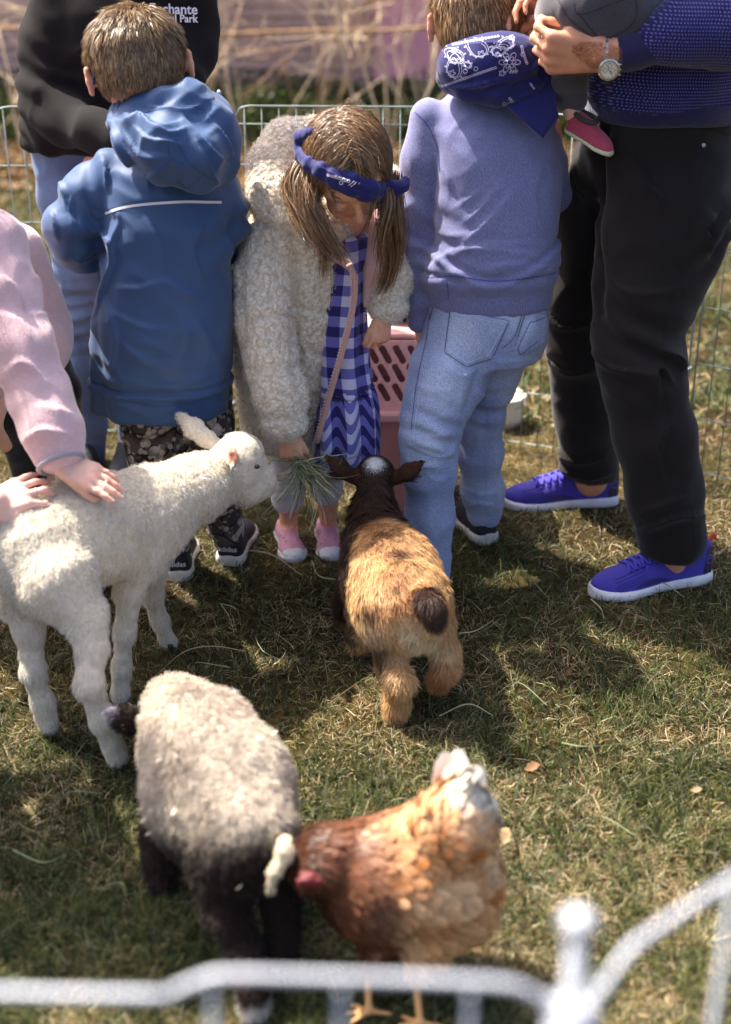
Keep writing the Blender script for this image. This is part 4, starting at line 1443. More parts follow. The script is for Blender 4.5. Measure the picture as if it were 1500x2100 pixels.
# ---- hen
H_ = thing('hen', 'ginger hen with white tail pecking beside the grey lamb', 'hen', tuple(G(770, 2080)))
hc = P(838, 1800, 1.63)
ux = unit([.98, -.10, .16])          # from breast to tail
uy = unit(np.cross([0, 0, 1], ux)); uz = np.cross(ux, uy)
Rm = np.stack([ux, uy, uz], 1)
def HL(x, y, z): return hc + Rm @ np.array([x, y, z])
s = Sdf(.03)
s.ell(HL(0, 0, 0), [.122, .088, .098], Rm)
s.ell(HL(.055, 0, -.03), [.072, .078, .078], Rm)
s.ell(HL(-.055, 0, -.005), [.08, .078, .085], Rm)
s.cone(HL(.045, 0, .03), P(930, 1690, 1.60), .085, .052); s.cone(P(930, 1690, 1.60), P(951, 1600, 1.60), .050, .010); s.cone(P(945, 1680, 1.60), P(985, 1672, 1.60), .036, .010)
s.chain([(HL(-.09, 0, .03), .055), (P(668, 1755, 1.625), .040), (P(645, 1788, 1.595), .026), (P(640, 1803, 1.575), .018)])
s.cone(HL(-.02, .03, -.06), P(756, 1975, 1.58), .05, .016)
s.cone(HL(.03, -.03, -.06), P(850, 1990, 1.56), .045, .016)
neck = [HL(-.09, 0, .03), P(634, 1765, 1.67)]
def hen_col(V, N=None):
    def bl(C, w, c): w = np.clip(w, 0, 1)[:, None]; return C * (1 - w) + c * w
    q = (V - hc) @ Rm
    w1 = noise(V, 30, 44, 2); w2 = noise(V, 60, 45, 2)
    C = np.repeat(lin('#c07c45')[None], len(V), 0)
    C = bl(C, .65 + 1.1 * w1, lin('#e9bf92'))
    C = bl(C, sstep(.0, -.05, q[:, 0] + .025 * w1), lin('#74472f'))
    C = bl(C, .7 * sstep(.0, -.05, q[:, 0]) * sstep(.1, .5, w2), lin('#8d5a3c'))
    C = bl(C, .8 * np.exp(-(((q[:, 0] + .035) / .03) ** 2 + ((q[:, 2] + .005) / .045) ** 2)), lin('#6a4838'))
    C = bl(C, sstep(-.02, -.06, q[:, 2]) * sstep(-.03, .02, q[:, 0]), lin('#d9a774'))
    C = bl(C, .8 * np.exp(-(((q[:, 0] - .04) / .03) ** 2 + ((q[:, 2] + .02) / .02) ** 2)) , lin('#b5652c'))
    tx = to_px(V)
    C = bl(C, sstep(1702, 1672, tx[:, 1] - .5 * (tx[:, 0] - 950) + 10 * w1) * sstep(888, 915, tx[:, 0]), lin('#efe2cf'))
    nd = seg_d(V, neck[0], neck[1])
    C = bl(C, sstep(-.09, -.12, q[:, 0]), lin('#4c2c1c'))
    return C
M_FEATHER = m_attr('feather', rough=.5, spec=.4, trans=.15, var=.15, nscale=200)
o, V, Q, N = skin('body', s, .0055, M_HIDE, H_, 2, None, lambda V, N: hen_col(V) * .8, keep=True)
def feathers(name, Pt, Nr, D, L, Wd, C, parent, rg, lift=.16, cup=.25):
    n = len(Pt)
    D = unit(D - (D * Nr).sum(1, keepdims=True) * Nr)
    D = unit(D + .13 * rg.normal(size=(n, 3)))
    sd = unit(np.cross(D, Nr))
    rows = [(-.1, .25), (.25, .85), (.6, 1.0), (.85, .75), (1.0, .25)]
    Vv = []
    for t_, w in rows:
        ctr = Pt + D * (L * t_)[:, None] + Nr * (L * (lift * t_ + .02 - .12 * t_ * t_))[:, None]
        for sgn in (-1, 0, 1):
            Vv.append(ctr + sd * (Wd * w * sgn * .5)[:, None] - (Nr * (Wd * w * abs(sgn) * cup * .5)[:, None]))
    Vv = np.stack(Vv, 1)
    F = []
    for i in range(4):
        for j in range(2):
            a = i * 3 + j
            F.append((a, a + 1, a + 4, a + 3))
    F = np.array(F)
    Q = (np.arange(n)[:, None, None] * 15 + F[None]).reshape(-1, 4)
    cc = np.repeat(C[:, None], 15, 1)
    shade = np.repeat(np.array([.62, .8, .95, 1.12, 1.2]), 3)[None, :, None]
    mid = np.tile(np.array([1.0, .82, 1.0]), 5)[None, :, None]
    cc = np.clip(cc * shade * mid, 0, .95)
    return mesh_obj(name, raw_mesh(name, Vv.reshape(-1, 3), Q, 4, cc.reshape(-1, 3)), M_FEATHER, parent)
rg = np.random.default_rng(41)
n = 4400
Pt, Nr = sample(V, Q, N, n, rg)
tg = [(P(625, 1780, 1.66), HL(-.09, 0, .03)), (HL(-.09, 0, .03), HL(.08, 0, .02)), (HL(.04, 0, .06), P(945, 1650, 1.6)), (HL(.03, 0, -.02), HL(.1, -.02, -.06))]
D = flow_to(Pt, Nr, tg) + .25 * dn
q = (Pt - hc) @ Rm
big = .021 * (.6 + .6 * rg.random(n)) * (1 + .4 * sstep(-.05, .05, q[:, 0])) * np.where(q[:, 0] < -.1, .55, 1)
Cf = hen_col(Pt + rg.normal(size=(n, 3)) * .006) * (.82 + .34 * rg.random((n, 1)))
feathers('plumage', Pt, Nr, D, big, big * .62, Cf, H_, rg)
n = 26000
Pt, Nr = sample(V, Q, N, n, rg, lambda C, N: .6 + 3.0 * (((C - hc) @ Rm)[:, 2] < -.02))
D = flow_to(Pt, Nr, tg) + .7 * dn
Cf = hen_col(Pt) * (.85 + .4 * rg.random((n, 1)))
fur('down', Pt, Nr, D, .016 * (.5 + rg.random(n)), .0014 * (.6 + .7 * rg.random(n)), Cf, M_FUR, H_, lift=.25, S=3, jitter=.25, rng=rg)
# tail fan
k = 14
tb = P(930, 1690, 1.6)
tipd = []
for i in range(k):
    a = i / (k - 1)
    tp = np.array([950 + 40 * a ** 1.3 + 3 * rg.normal(), 1580 + 80 * a ** 1.4 + 4 * rg.normal()])
    tipd.append(P(tp[0], tp[1], 1.60 + .03 * math.sin(i * 2.3)))
tipd = np.array(tipd)
base = np.array([P(915 + 50 * i / (k - 1), 1680 + 25 * i / (k - 1), 1.61 + .02 * math.sin(i * 2.3)) for i in range(k)])
for a, b in zip(base, tipd):
    dv = b - a; Ln = np.linalg.norm(dv)
    me = None
    Nn = unit(np.array([[.15 * rg.normal(), -1, .35]]))
    o = feathers('tail_feather', a[None], Nn, dv[None] / Ln, np.array([Ln]), np.array([.040]), lin('#f0e4d4')[None] * (.9 + .1 * rg.random()), H_, rg, lift=.03, cup=.1)
M_COMB = m_plain('red_comb', lin('#5c0a0c'), .6, var=.2, nscale=120, bump=.5, bscale=500)
s = Sdf(.003)
s.chain([(P(612, 1806, 1.545), .004), (P(628, 1811, 1.54), .005), (P(646, 1815, 1.54), .0055), (P(656, 1810, 1.54), .005)])
s.chain([(P(622, 1795, 1.54), .006), (P(640, 1798, 1.535), .006), (P(648, 1802, 1.535), .005)])
for i in range(5):
    s.cone(P(616 + i * 10, 1806, 1.53), P(612 + i * 11, 1818 + 4 * (i % 2), 1.525), .004, .002)
skin('comb', s, .0022, M_COMB, H_, 1)
M_LEG = m_plain('hen_leg_scale', lin('#c9955a'), .6, bump=.4, bscale=400)
for (a, b) in ((P(752, 1965, 1.585), G(757, 2085)), (P(850, 1985, 1.56), G(862, 2110))):
    s = Sdf(.004)
    s.cone(a, b + [0, 0, .012], .006, .0055)
    for an in (-.6, 0, .6, 3.1):
        s.chain([(b + [0, 0, .011], .005), (b + [-math.cos(an) * .03, -math.sin(an) * .03, .006], .0035)])
    skin('leg', s, .0028, M_LEG, H_, 1)

# ---- rabbit on the carrier
K_ = thing('rabbit', 'black and white fluffy rabbit sitting on the pink carrier', 'rabbit', (P(830, 690, 3.32)[0], 3.32, zt + .01))
s = Sdf(.02)
kc = K_.location
s.ell((kc[0] - .01, kc[1], kc[2] + .045), (.07, .05, .045)); s.ell((kc[0] + .05, kc[1] - .02, kc[2] + .06), (.034, .036, .034))
s.chain([((kc[0] + .05, kc[1], kc[2] + .085), .011), ((kc[0] + .03, kc[1] + .02, kc[2] + .14), .008)])
s.chain([((kc[0] + .065, kc[1], kc[2] + .085), .011), ((kc[0] + .06, kc[1] + .02, kc[2] + .14), .008)])
def rab_col(V, N=None):
    w = sstep(-.1, .1, noise(V, 16, 3, 1) + 6 * (V[:, 0] - kc[0] - .015))
    return lin('#d8d0c8') * (1 - w[:, None]) + lin('#1b1513') * w[:, None]
o, V, Q, N = skin('body', s, .006, M_HIDE, K_, 2, None, rab_col, keep=True)
Pt, Nr = sample(V, Q, N, 9000, rg)
fur('coat', Pt, Nr, np.array([[-1, 0, -.4]]) + 0 * Pt, .014 * (.5 + rg.random(9000)), .0013 * np.ones(9000), rab_col(Pt) * (.8 + .4 * rg.random((9000, 1))), M_FUR, K_, lift=.4, S=3, rng=rg)
# ------------------------------------------------------------------ people
def rows(s, rs, **kw):
    """garment body from picture rows: (px centre, py, Y, half width px, half depth m)"""
    secs = []
    for px, py, Y, hw, b in rs:
        p = P(px, py, Y)
        secs.append((p[2], p[0], p[1], hw * depth_of(py, Y) / FPX, b))
    s.loft(secs, **kw)
def px_chain(c): return [PR(*q) for q in c]
def folds(a1, f1, a2=0, f2=1, sq=(1, 1, 1), seed=0, rot=0.0):
    """cloth wrinkles: ridged noise stretched along the cloth, with domain warp"""
    sq = np.array(sq, float)
    ca, sa = math.cos(rot), math.sin(rot)
    def fn(V, N):
        X = V.copy()
        X[:, 0], X[:, 2] = ca * V[:, 0] - sa * V[:, 2], sa * V[:, 0] + ca * V[:, 2]
        w = np.stack([noise(V, 5, seed + 20), noise(V, 5, seed + 21), noise(V, 5, seed + 22)], 1) * .05
        r = ridge((X + w) * sq, f1, seed) * a1
        if a2: r = r + ridge((X - w * .5) * sq[::-1], f2, seed + 5) * a2
        return r
    return fn
def elbow_folds(pts, amp, freq, rad):
    """rings of folds round a bent joint (p, axis)"""
    def fn(V, N):
        r = np.zeros(len(V))
        for p, ax in pts:
            p = np.asarray(p); ax = unit(ax)
            d = V - p
            g = np.exp(-(np.linalg.norm(d, axis=1) / rad) ** 2)
            r += g * amp * np.sin((d @ ax) * freq + 3 * noise(V, 9, 3))
        return r
    return fn
def add_fn(*fs): return lambda V, N: sum(f(V, N) for f in fs)

def head(s, c, f, u, h, ears=True, ear_out=.0):
    """skull, jaw, brow, nose, lips, sockets and ears; f face direction, u up"""
    f, u = unit(f), unit(u); u = unit(u - (u @ f) * f); r = np.cross(f, u)
    M = np.stack([r, f, u], 1)
    H = lambda x, y, z: np.asarray(c) + M @ np.array([x, y, z]) * h
    s.ell(H(0, -.04, .10), np.array([.37, .44, .40]) * h, M, k=.1 * h)
    s.ell(H(0, .12, -.17), np.array([.27, .29, .33]) * h, M, k=.1 * h)
    s.ell(H(0, .27, -.40), np.array([.12, .10, .09]) * h, M, k=.1 * h)
    s.ell(H(0, .30, .16), np.array([.25, .12, .12]) * h, M, k=.1 * h)
    for sg in (-1, 1):
        s.ell(H(.17 * sg, .28, -.14), np.array([.12, .12, .13]) * h, M, k=.06 * h)
        s.ell(H(.155 * sg, .455, .03), np.array([.085, .07, .055]) * h, M, k=.05 * h, op='sub')
        s.ell(H(.155 * sg, .365, .02), np.array([.068, .06, .055]) * h, M, k=.012 * h)
        s.ell(H(.045 * sg, .455, -.14), np.array([.035, .04, .03]) * h, M, k=.03 * h)
        s.cone(H(0, .425, -.262), H(.075 * sg, .385, -.27), .020 * h, .010 * h, k=.012 * h)
        s.cone(H(0, .420, -.300), H(.065 * sg, .385, -.295), .024 * h, .012 * h, k=.012 * h)
        if ears:
            e0 = H((.365 + ear_out * .4) * sg, -.03, -.02)
            o = unit(M @ np.array([sg * .55, -.75, 0]))
            er = unit(np.cross(o, M @ np.array([0, 0, 1])))
            EM = np.stack([er, o * 1.0, M @ np.array([0, 0, 1.0])], 1)
            ec = e0 + M @ np.array([sg * (.055 + ear_out), -.05, .0]) * h
            flatn = unit(M @ np.array([sg * .6, .45, .05]))
            for (a, b) in (((0, 0, -.10), (0, -.02, -.02)), ((0, -.02, -.02), (0, -.03, .07)), ((0, -.03, .07), (0, .02, .10))):
                s.cone(ec + M @ np.array([sg * .01 * 0, a[1], a[2]]) * h, ec + M @ np.array([0, b[1], b[2]]) * h, .042 * h, .048 * h, k=.025 * h, flat=flatn, fs=2.6)
            s.cone(e0, ec, .05 * h, .04 * h, k=.03 * h)
            s.ell(ec + flatn * .03 * h + M @ np.array([0, .005, .01]) * h, np.array([.018, .030, .055]) * h, M, k=.015 * h, op='sub')
    s.cone(H(0, .43, .03), H(0, .50, -.12), .03 * h, .048 * h, k=.05 * h)
    return M, H
def short_hair(c, M, h, parent, cols, n=16000, L=.028, seed=3, mask=None, whorl=(0, -.25, .47), thick=.007, lowz=-.16, width=.0014, messy=.16, top_lift=.55, name='hair'):
    """scalp cap and combed strands flowing out of a whorl"""
    H = lambda x, y, z: np.asarray(c) + M @ np.array([x, y, z]) * h
    s = Sdf(.01)
    s.ell(H(0, -.045, .105), np.array([.37, .44, .40]) * h + thick, M)
    s.ell(H(0, -.22, -.10), np.array([.26, .20, .22]) * h + thick * .6, M, k=.03)
    V, Q = s.mesh(.005, 1)
    q = (V - np.asarray(c)) @ M / h
    def inside(q):
        line = lowz - .10 * sstep(0, -.35, q[:, 1]) + .42 * sstep(.05, .38, q[:, 1]) - .0 * q[:, 0]
        side = np.abs(q[:, 0]) * 0
        return (q[:, 2] > line + side)
    keep = inside(q)
    fk = keep[Q].all(1)
    used = np.unique(Q[fk]); mp = np.full(len(V), -1); mp[used] = np.arange(len(used))
    V2, Q2 = V[used], mp[Q[fk]]
    N2 = normals(V2, Q2)
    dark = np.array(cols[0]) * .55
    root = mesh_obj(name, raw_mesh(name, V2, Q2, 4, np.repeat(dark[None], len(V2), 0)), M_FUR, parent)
    rg = np.random.default_rng(seed)
    Pt, Nr = sample(V2, Q2, N2, n, rg)
    w = H(*whorl)
    d = Pt - w
    dist = np.linalg.norm(d, axis=1)
    sp = np.cross(Nr, unit(d))
    dirv = unit(d) + sp * (.75 * np.exp(-dist / (.25 * h)))[:, None] + np.array([0, 0, -.35]) + M @ np.array([.0, .05, 0])
    cell = np.floor(Pt / .012).astype(np.int64)
    lock = np.stack([_hash(cell[:, 0], cell[:, 1], cell[:, 2], k_) for k_ in (1, 2, 3)], 1)
    dirv = unit(unit(dirv) + lock * messy)
    q = (Pt - np.asarray(c)) @ M / h
    up = sstep(.05, .4, q[:, 2])
    Ln = L * (.45 + .55 * up + .35 * rg.random(n)) * (1 + .3 * lock[:, 0])
    cc = np.array(cols)[rg.integers(0, len(cols), n)] * (.75 + .45 * rg.random((n, 1)))
    d0 = unit(dirv - (dirv * Nr).sum(1, keepdims=True) * Nr)
    lift = (.12 + .30 * up * top_lift)
    start = unit(d0 * (1 - lift[:, None]) + Nr * lift[:, None])
    end = unit(d0 + Nr * -.10 + np.array([0, 0, -.15]) + rg.normal(size=(n, 3)) * .12)
    t = np.linspace(0, 1, 5)[None, :, None]
    pts = Pt[:, None] - Nr[:, None] * .001 + Ln[:, None, None] * (start[:, None] * (t - t * t * .5) + end[:, None] * t * t * .5)
    side = unit(np.cross(start, Nr + .35 * rg.normal(size=(n, 3))))
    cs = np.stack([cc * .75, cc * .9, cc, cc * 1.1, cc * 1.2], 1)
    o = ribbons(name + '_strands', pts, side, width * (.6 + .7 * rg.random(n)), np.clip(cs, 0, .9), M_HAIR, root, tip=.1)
    o.matrix_parent_inverse = Matrix.Identity(4)
    return root, V2, Q2
M_HAIR = m_attr('hair_strand', rough=.38, spec=.5, trans=.12, var=.1)
M_SKINP = m_skin('skin', None)

def shoe(parent, heel, heading, L, W, H, upper, sole, soleh=.024, name='shoe', tongue=None, collar=.30, toe=None, toecap=None, tilt=0.0, roll=0.0, colr=None, thick_heel=1.0, open_front=.35, cd=.36):
    """sole and upper shaped along the foot; returns frame and upper mesh"""
    M = frame_of(heading, tilt, roll)
    O = np.asarray(heel, float)
    Hn = bpy.data.objects.new(name, None); col(Hn); Hn.parent = parent
    Hn.matrix_parent_inverse = Matrix.Translation(-Vector(root_loc(parent))); Hn.empty_display_size = .05
    _loc[Hn.name] = (0, 0, 0)
    fr = (O, M)
    s = Sdf(.003)
    prof = [(0, .22), (.02, .33), (.07, .40), (.18, .42), (.32, .38), (.45, .36), (.60, .43), (.72, .49), (.84, .46), (.92, .37), (.97, .25), (1.0, .12)]
    hh = lambda t: soleh / 2 * (thick_heel if t < .35 else (thick_heel + (1 - thick_heel) * min(1, (t - .35) / .35)))
    s.loft([(t * L, 0, hh(t) + (.10 * L * max(0, t - .78)) * .5, w * W * 1.05, hh(t)) for t, w in prof], frame=fr, p=3.2)
    so = skin('sole', s, .003, sole, Hn, 2)
    so.matrix_parent_inverse = Matrix.Identity(4)
    s = Sdf(.006)
    up = [(.005, .80, .20), (.03, .93, .31), (.10, 1.0, .37), (.22, .98, .38), (.34, .93, .36), (.46, .80, .35), (.58, .64, .40), (.70, .52, .44), (.82, .43, .42), (.91, .35, .33), (.965, .27, .21), (.99, .2, .10)]
    b0 = soleh * .7
    s.loft([(t * L, 0, b0, w * W, (H - b0) * hgt) for t, hgt, w in up], frame=fr, p=2.35)
    s.plane(O + M[:, 1] * b0, -M[:, 1], k=.002)
    V, Q = None, None
    s.ell(O + M[:, 2] * L * .215 + M[:, 1] * H * 1.0, [W * collar, H * cd, L * .17 * (1 + open_front * .6)], M, k=.005, op='sub')
    uo, V, Q, N = skin('upper', s, .003, upper, Hn, 2, None, colr, keep=True)
    uo.matrix_parent_inverse = Matrix.Identity(4)
    if toecap is not None:
        s = Sdf(.004)
        s.loft([(t * L, 0, b0, w * W * 1.05, (H - b0) * hgt * 1.03) for t, hgt, w in up if t > .8], frame=fr, p=2.35)
        s.plane(O + M[:, 1] * b0, -M[:, 1], k=.002)
        o = skin('toe_cap', s, .003, toecap, Hn, 2)
        o.matrix_parent_inverse = Matrix.Identity(4)
    def F(x, y, t): return O + M @ np.array([x, y, t])
    return Hn, M, F, (V, Q)
def laces(Hn, VQ, F, M, L, W, n, mat, t0=.36, t1=.66, half=.2, r=.002, eyelet=None):
    bvh = BVHTree.FromPolygons([tuple(x) for x in VQ[0]], [tuple(int(i) for i in q) for q in VQ[1]])
    def on(x, t, off):
        st = F(x, .3, t)
        h = bvh.ray_cast(Vector(st), Vector(-M[:, 1]), 1)
        return None if h[0] is None else np.array(h[0]) + np.array(h[1]) * off
    for i in range(n):
        t = t0 + (t1 - t0) * i / (n - 1)
        t2 = t + (t1 - t0) / (n - 1) * .75
        for sg in (-1, 1):
            pts = [on(sg * W * half * (1 - 2 * a), L * (t + (t2 - t) * a), r * (1.3 + 1.2 * math.sin(a * math.pi))) for a in np.linspace(0, 1, 7)]
            if any(p is None for p in pts): continue
            fixp(tube('lace', pts, r, mat, Hn, 6))
            if eyelet is not None:
                p = on(sg * W * half * 1.08, L * t, .0008)
                if p is not None:
                    a = np.linspace(0, 6.283, 13)[:-1]
                    fixp(tube('eyelet', np.array([p + M[:, 0] * math.cos(k) * .0035 + M[:, 2] * math.sin(k) * .0035 for k in a]), .0011, eyelet, Hn, 5, True))
SK_A = lin('#d9a184'); SK_K = lin('#e0ab8c'); SK_G = lin('#e2aa8b'); SK_P = lin('#e5b8a4')

# =============================== adult in the black hoodie (behind, left)
HD = thing('person', 'adult in black hoodie and blue jeans leaning over the boy in the blue raincoat', 'person', tuple(G(190, 940)))
s = Sdf(.02)
tc = P(245, -330, 3.25)
Mh, Hh = head(s, tc, [0, -.7, -.7], [0, -.6, .75], .23)
s.chain([(tc + [0, .02, -.07], .055), (P(256, -110, 3.38), .06)])
rows(s, [(220, 320, 3.4, 120, .09), (240, 100, 3.38, 130, .09), (256, -60, 3.39, 140, .08), (256, -110, 3.4, 70, .07)])
s.chain(px_chain([(130, -20, 3.38, 32), (100, 180, 3.33, 24), (200, 272, 3.15, 22), (260, 300, 3.08, 20)]))
s.chain(px_chain([(395, -20, 3.36, 40), (405, 120, 3.3, 32), (330, 215, 3.18, 26), (300, 260, 3.1, 24)]))
hand(s, P(262, 300, 3.08), [.5, -.5, -.5], [0, -.5, .8], .17, 1)
hand(s, P(300, 262, 3.1), [-.3, -.5, -.6], [0, -.5, .8], .17, -1)
s.chain(px_chain([(150, 320, 3.40, 70), (165, 600, 3.44, 36), (188, 850, 3.49, 20), (192, 915, 3.52, 20)]))
s.chain(px_chain([(260, 320, 3.41, 70), (270, 600, 3.46, 36), (272, 850, 3.52, 20), (272, 900, 3.56, 20)]))
skin('body', s, .008, M_SKINP, HD, 1, None, skin_color(SK_A))
M_BLK = m_cloth('black_fleece', lin('#110c0d'), var=.2, sheen=.03, weave=700, wstr=.25).m
s = Sdf(.03)
rows(s, [(205, 292, 3.38, 148, .14), (215, 230, 3.38, 165, .145), (235, 120, 3.38, 155, .135), (250, 20, 3.38, 160, .13), (256, -60, 3.39, 150, .11), (256, -120, 3.4, 90, .09)], p=2.3)
s.chain(px_chain([(130, -35, 3.36, 62), (95, 90, 3.32, 55), (85, 190, 3.28, 50), (135, 245, 3.22, 46), (200, 268, 3.13, 40), (245, 292, 3.08, 34)]))
s.chain(px_chain([(385, -35, 3.36, 60), (402, 60, 3.34, 46), (408, 118, 3.3, 38), (370, 170, 3.23, 36), (320, 225, 3.16, 34)]))
s.chain([(P(150, -150, 3.45), .09), (P(256, -120, 3.46), .1), (P(360, -150, 3.45), .09)])
o, V, Q, N = skin('hoodie', s, .009, M_BLK, HD, 2, add_fn(folds(.010, 6, .005, 14, (1, 1, .6), 51, .5), elbow_folds([(P(90, 200, 3.28), [.4, 0, 1])], .006, 110, .12)), keep=True)
M_WHT = m_plain('white_print', lin('#d9d4da'), .7)
D0 = P(380, 30, 3.3) - np.array([0, 0, CAM_H])
for body_, x0, y0, sz in (('Enchante', 305, 27, .026), ('Animal Park', 305, 44, .0195)):
    fixp_ = text_on('chest_print', body_, V, Q, M_WHT, HD, (P(x0, y0, 3.2), [.96, 0, -.02], [0.02, 0, .99], D0), sz * 1.15, bold=.0006)
M_JN1 = m_cloth('blue_denim', None, var=.2, attr=True, weave=800, wstr=.3, sheen=.1).m
def denim(light, dark, seed, fade_pts=(), fr=.07):
    L0, D0_ = lin(light), lin(dark)
    def fn(V, N):
        w = .45 + .55 * noise(V * [1, 1, .5], 12, seed, 3)
        for p in fade_pts:
            w = w + .7 * np.exp(-(np.linalg.norm(V - p, axis=1) / fr) ** 2)
        w = np.clip(w, 0, 1)[:, None]
        return D0_ * (1 - w) + L0 * w
    return fn
s = Sdf(.02)
s.chain(px_chain([(150, 290, 3.40, 88), (148, 400, 3.41, 66), (162, 560, 3.44, 48), (168, 640, 3.45, 44), (176, 740, 3.47, 40), (188, 860, 3.50, 29), (191, 940, 3.53, 27)]))
s.chain(px_chain([(260, 290, 3.41, 85), (265, 560, 3.46, 48), (272, 740, 3.49, 36), (274, 920, 3.54, 27)]))
skin('jeans', s, .007, M_JN1, HD, 2, add_fn(folds(.003, 14, .002, 30, (.5, .5, 1.6), 53), elbow_folds([(P(168, 660, 3.4), [0, 0, 1])], .006, 150, .09)), denim('#7185ab', '#33456f', 3, [P(150, 480, 3.35), P(160, 620, 3.38)]))
M_DKSH = m_plain('dark_shoe', lin('#2b2a30'), .7)
shoe(HD, [*P(191, 940, 3.58)[:2], 0], math.pi, .25, .09, .09, M_DKSH, M_DKSH)
shoe(HD, [*P(274, 925, 3.60)[:2], 0], math.pi, .25, .09, .09, M_DKSH, M_DKSH)
HAIRB = [lin('#6b4a30'), lin('#8a6442'), lin('#553823')]
short_hair(tc, Mh, .23, HD, HAIRB, 5000, .03, 60)

# =============================== boy in the blue raincoat
BR = thing('person', 'boy in blue raincoat and grey patterned trousers seen from behind', 'person', tuple(G(418, 1190)))
s = Sdf(.015)
hc1 = P(287, 150, 2.90); hh1 = .222
Mb, Hb = head(s, hc1, [-.12, .88, -.42], [-.20, .36, .90], hh1, ear_out=.02)
s.chain([(hc1 + [0, -.01, -.05], .052), (P(318, 270, 2.90), .052), (P(322, 320, 2.89), .06)])
rows(s, [(338, 640, 2.87, 95, .075), (343, 450, 2.88, 95, .075), (332, 350, 2.89, 85, .06), (325, 310, 2.90, 50, .05)])
s.chain(px_chain([(215, 375, 2.88, 30), (160, 475, 2.87, 27), (215, 500, 3.05, 22)]), k=.015)
s.chain(px_chain([(425, 385, 2.90, 30), (460, 460, 2.90, 22), (430, 500, 3.08, 20)]), k=.015)
hand(s, P(218, 500, 3.06), [.2, .8, -.4], [0, .3, .9], .14, -1); hand(s, P(428, 500, 3.09), [-.2, .8, -.4], [0, .3, .9], .14, 1)
s.chain(px_chain([(312, 700, 2.87, 46), (318, 900, 2.87, 30), (362, 1110, 2.91, 18), (365, 1150, 2.92, 18)]))
s.chain(px_chain([(415, 700, 2.88, 44), (432, 900, 2.89, 28), (462, 1080, 2.96, 17), (466, 1120, 2.97, 17)]))
skin('body', s, .0042, M_SKINP, BR, 1, None, skin_color(lin('#e3ab8e')))
M_RAIN = m_cloth('raincoat_cloth', lin('#395279'), var=.10, rough=.55, sheen=.15, weave=1400, wstr=.12, bumpd=.0003).m
s = Sdf(.028)
rows(s, [(332, 834, 2.86, 137, .115), (333, 770, 2.86, 142, .12), (334, 650, 2.86, 142, .12), (338, 560, 2.865, 132, .115), (341, 450, 2.875, 132, .115), (338, 390, 2.885, 126, .105), (332, 345, 2.89, 110, .09), (326, 312, 2.90, 82, .07), (322, 285, 2.905, 52, .055)], p=2.2)
s.chain(px_chain([(225, 352, 2.885, 46), (190, 400, 2.88, 54), (152, 470, 2.87, 56), (172, 500, 2.92, 57), (205, 505, 3.0, 46)]), k=.02)
s.chain(px_chain([(425, 365, 2.90, 46), (450, 410, 2.90, 46), (462, 455, 2.90, 43), (455, 500, 2.98, 40), (440, 510, 3.05, 34)]), k=.02)
RAINF = creases([([(149, 405), (150, 440), (160, 484)], 9, 12, 's'), ([(126, 362), (140, 395), (142, 440)], 8, 12, 's'), ([(213, 325), (222, 360), (224, 395)], 8, 12, 's'), ([(184, 464), (212, 480), (243, 503)], 10, 12, 's'),
    ([(246, 450), (236, 500), (228, 560), (194, 650)], 12, 15, 's'), ([(215, 455), (205, 500), (200, 540)], 8, 10, 'v'), ([(236, 586), (285, 590), (333, 575)], 7, 16, 's'), ([(336, 572), (380, 596), (425, 606)], 8, 18, 's'),
    ([(229, 640), (290, 668), (352, 672)], 6, 16, 's'), ([(454, 455), (462, 500), (470, 540)], 10, 12, 's'), ([(300, 440), (330, 500), (338, 570)], 6, 16, 's'), ([(420, 440), (400, 520), (424, 600)], 7, 18, 's'),
    ([(250, 700), (300, 730), (370, 735)], 5, 16, 's'), ([(240, 770), (330, 790), (440, 765)], 5, 12, 's'), ([(400, 650), (430, 700), (455, 770)], 7, 18, 's'), ([(215, 600), (240, 690), (230, 770)], 8, 16, 's'),
    ([(175, 410), (185, 430), (215, 445)], 6, 9, 's'), ([(110, 430), (120, 460), (118, 500)], 7, 11, 's'), ([(150, 520), (175, 530), (205, 525)], 6, 10, 's'), ([(265, 330), (300, 350), (310, 400)], 6, 12, 's'), ([(355, 640), (380, 680), (372, 740)], 5, 14, 'r')], 1.35)
jd = add_fn(RAINF, folds(.005, 8, .0028, 22, (1.2, 1, .5), 61, .45),
            elbow_folds([(P(165, 480, 2.85), [.3, 0, 1]), (P(455, 450, 2.88), [-.3, 0, 1])], .007, 85, .09),
            lambda V, N: -.006 * np.exp(-((V[:, 2] - P(300, 805, 2.75)[2]) / .004) ** 2) + .004 * np.exp(-((V[:, 2] - P(300, 815, 2.75)[2]) / .006) ** 2),
            lambda V, N: -.006 * sstep(.30, .42, V[:, 2]) * np.exp(-(np.abs(V[:, 0] - P(205, 600, 2.85)[0]) / .012) ** 2))
jk, V, Q, N = skin('raincoat', s, .0052, M_RAIN, BR, 2, jd, keep=True)
VJ, QJ = V, Q
D0 = P(330, 430, 2.75) - np.array([0, 0, CAM_H])
def pxs(l, Y=2.75): return [P(x, y, Y)[[0, 2]] for x, y in l]
FRX = ([0, 2.75, 0], [1, 0, 0], [0, 0, 1])
M_REFL = m_plain('reflective_piping', lin('#d9d5dc'), .4)
M_SEAM = m_plain('seam_thread', lin('#2c4371'), .8)
fixl = print_on('reflective_piping', [spline(pxs([(214, 438), (255, 425), (310, 418), (380, 414), (458, 415)]), 50)], V, Q, M_REFL, jk, .0052, (*FRX, D0), off=.0012)
fixp(fixl)
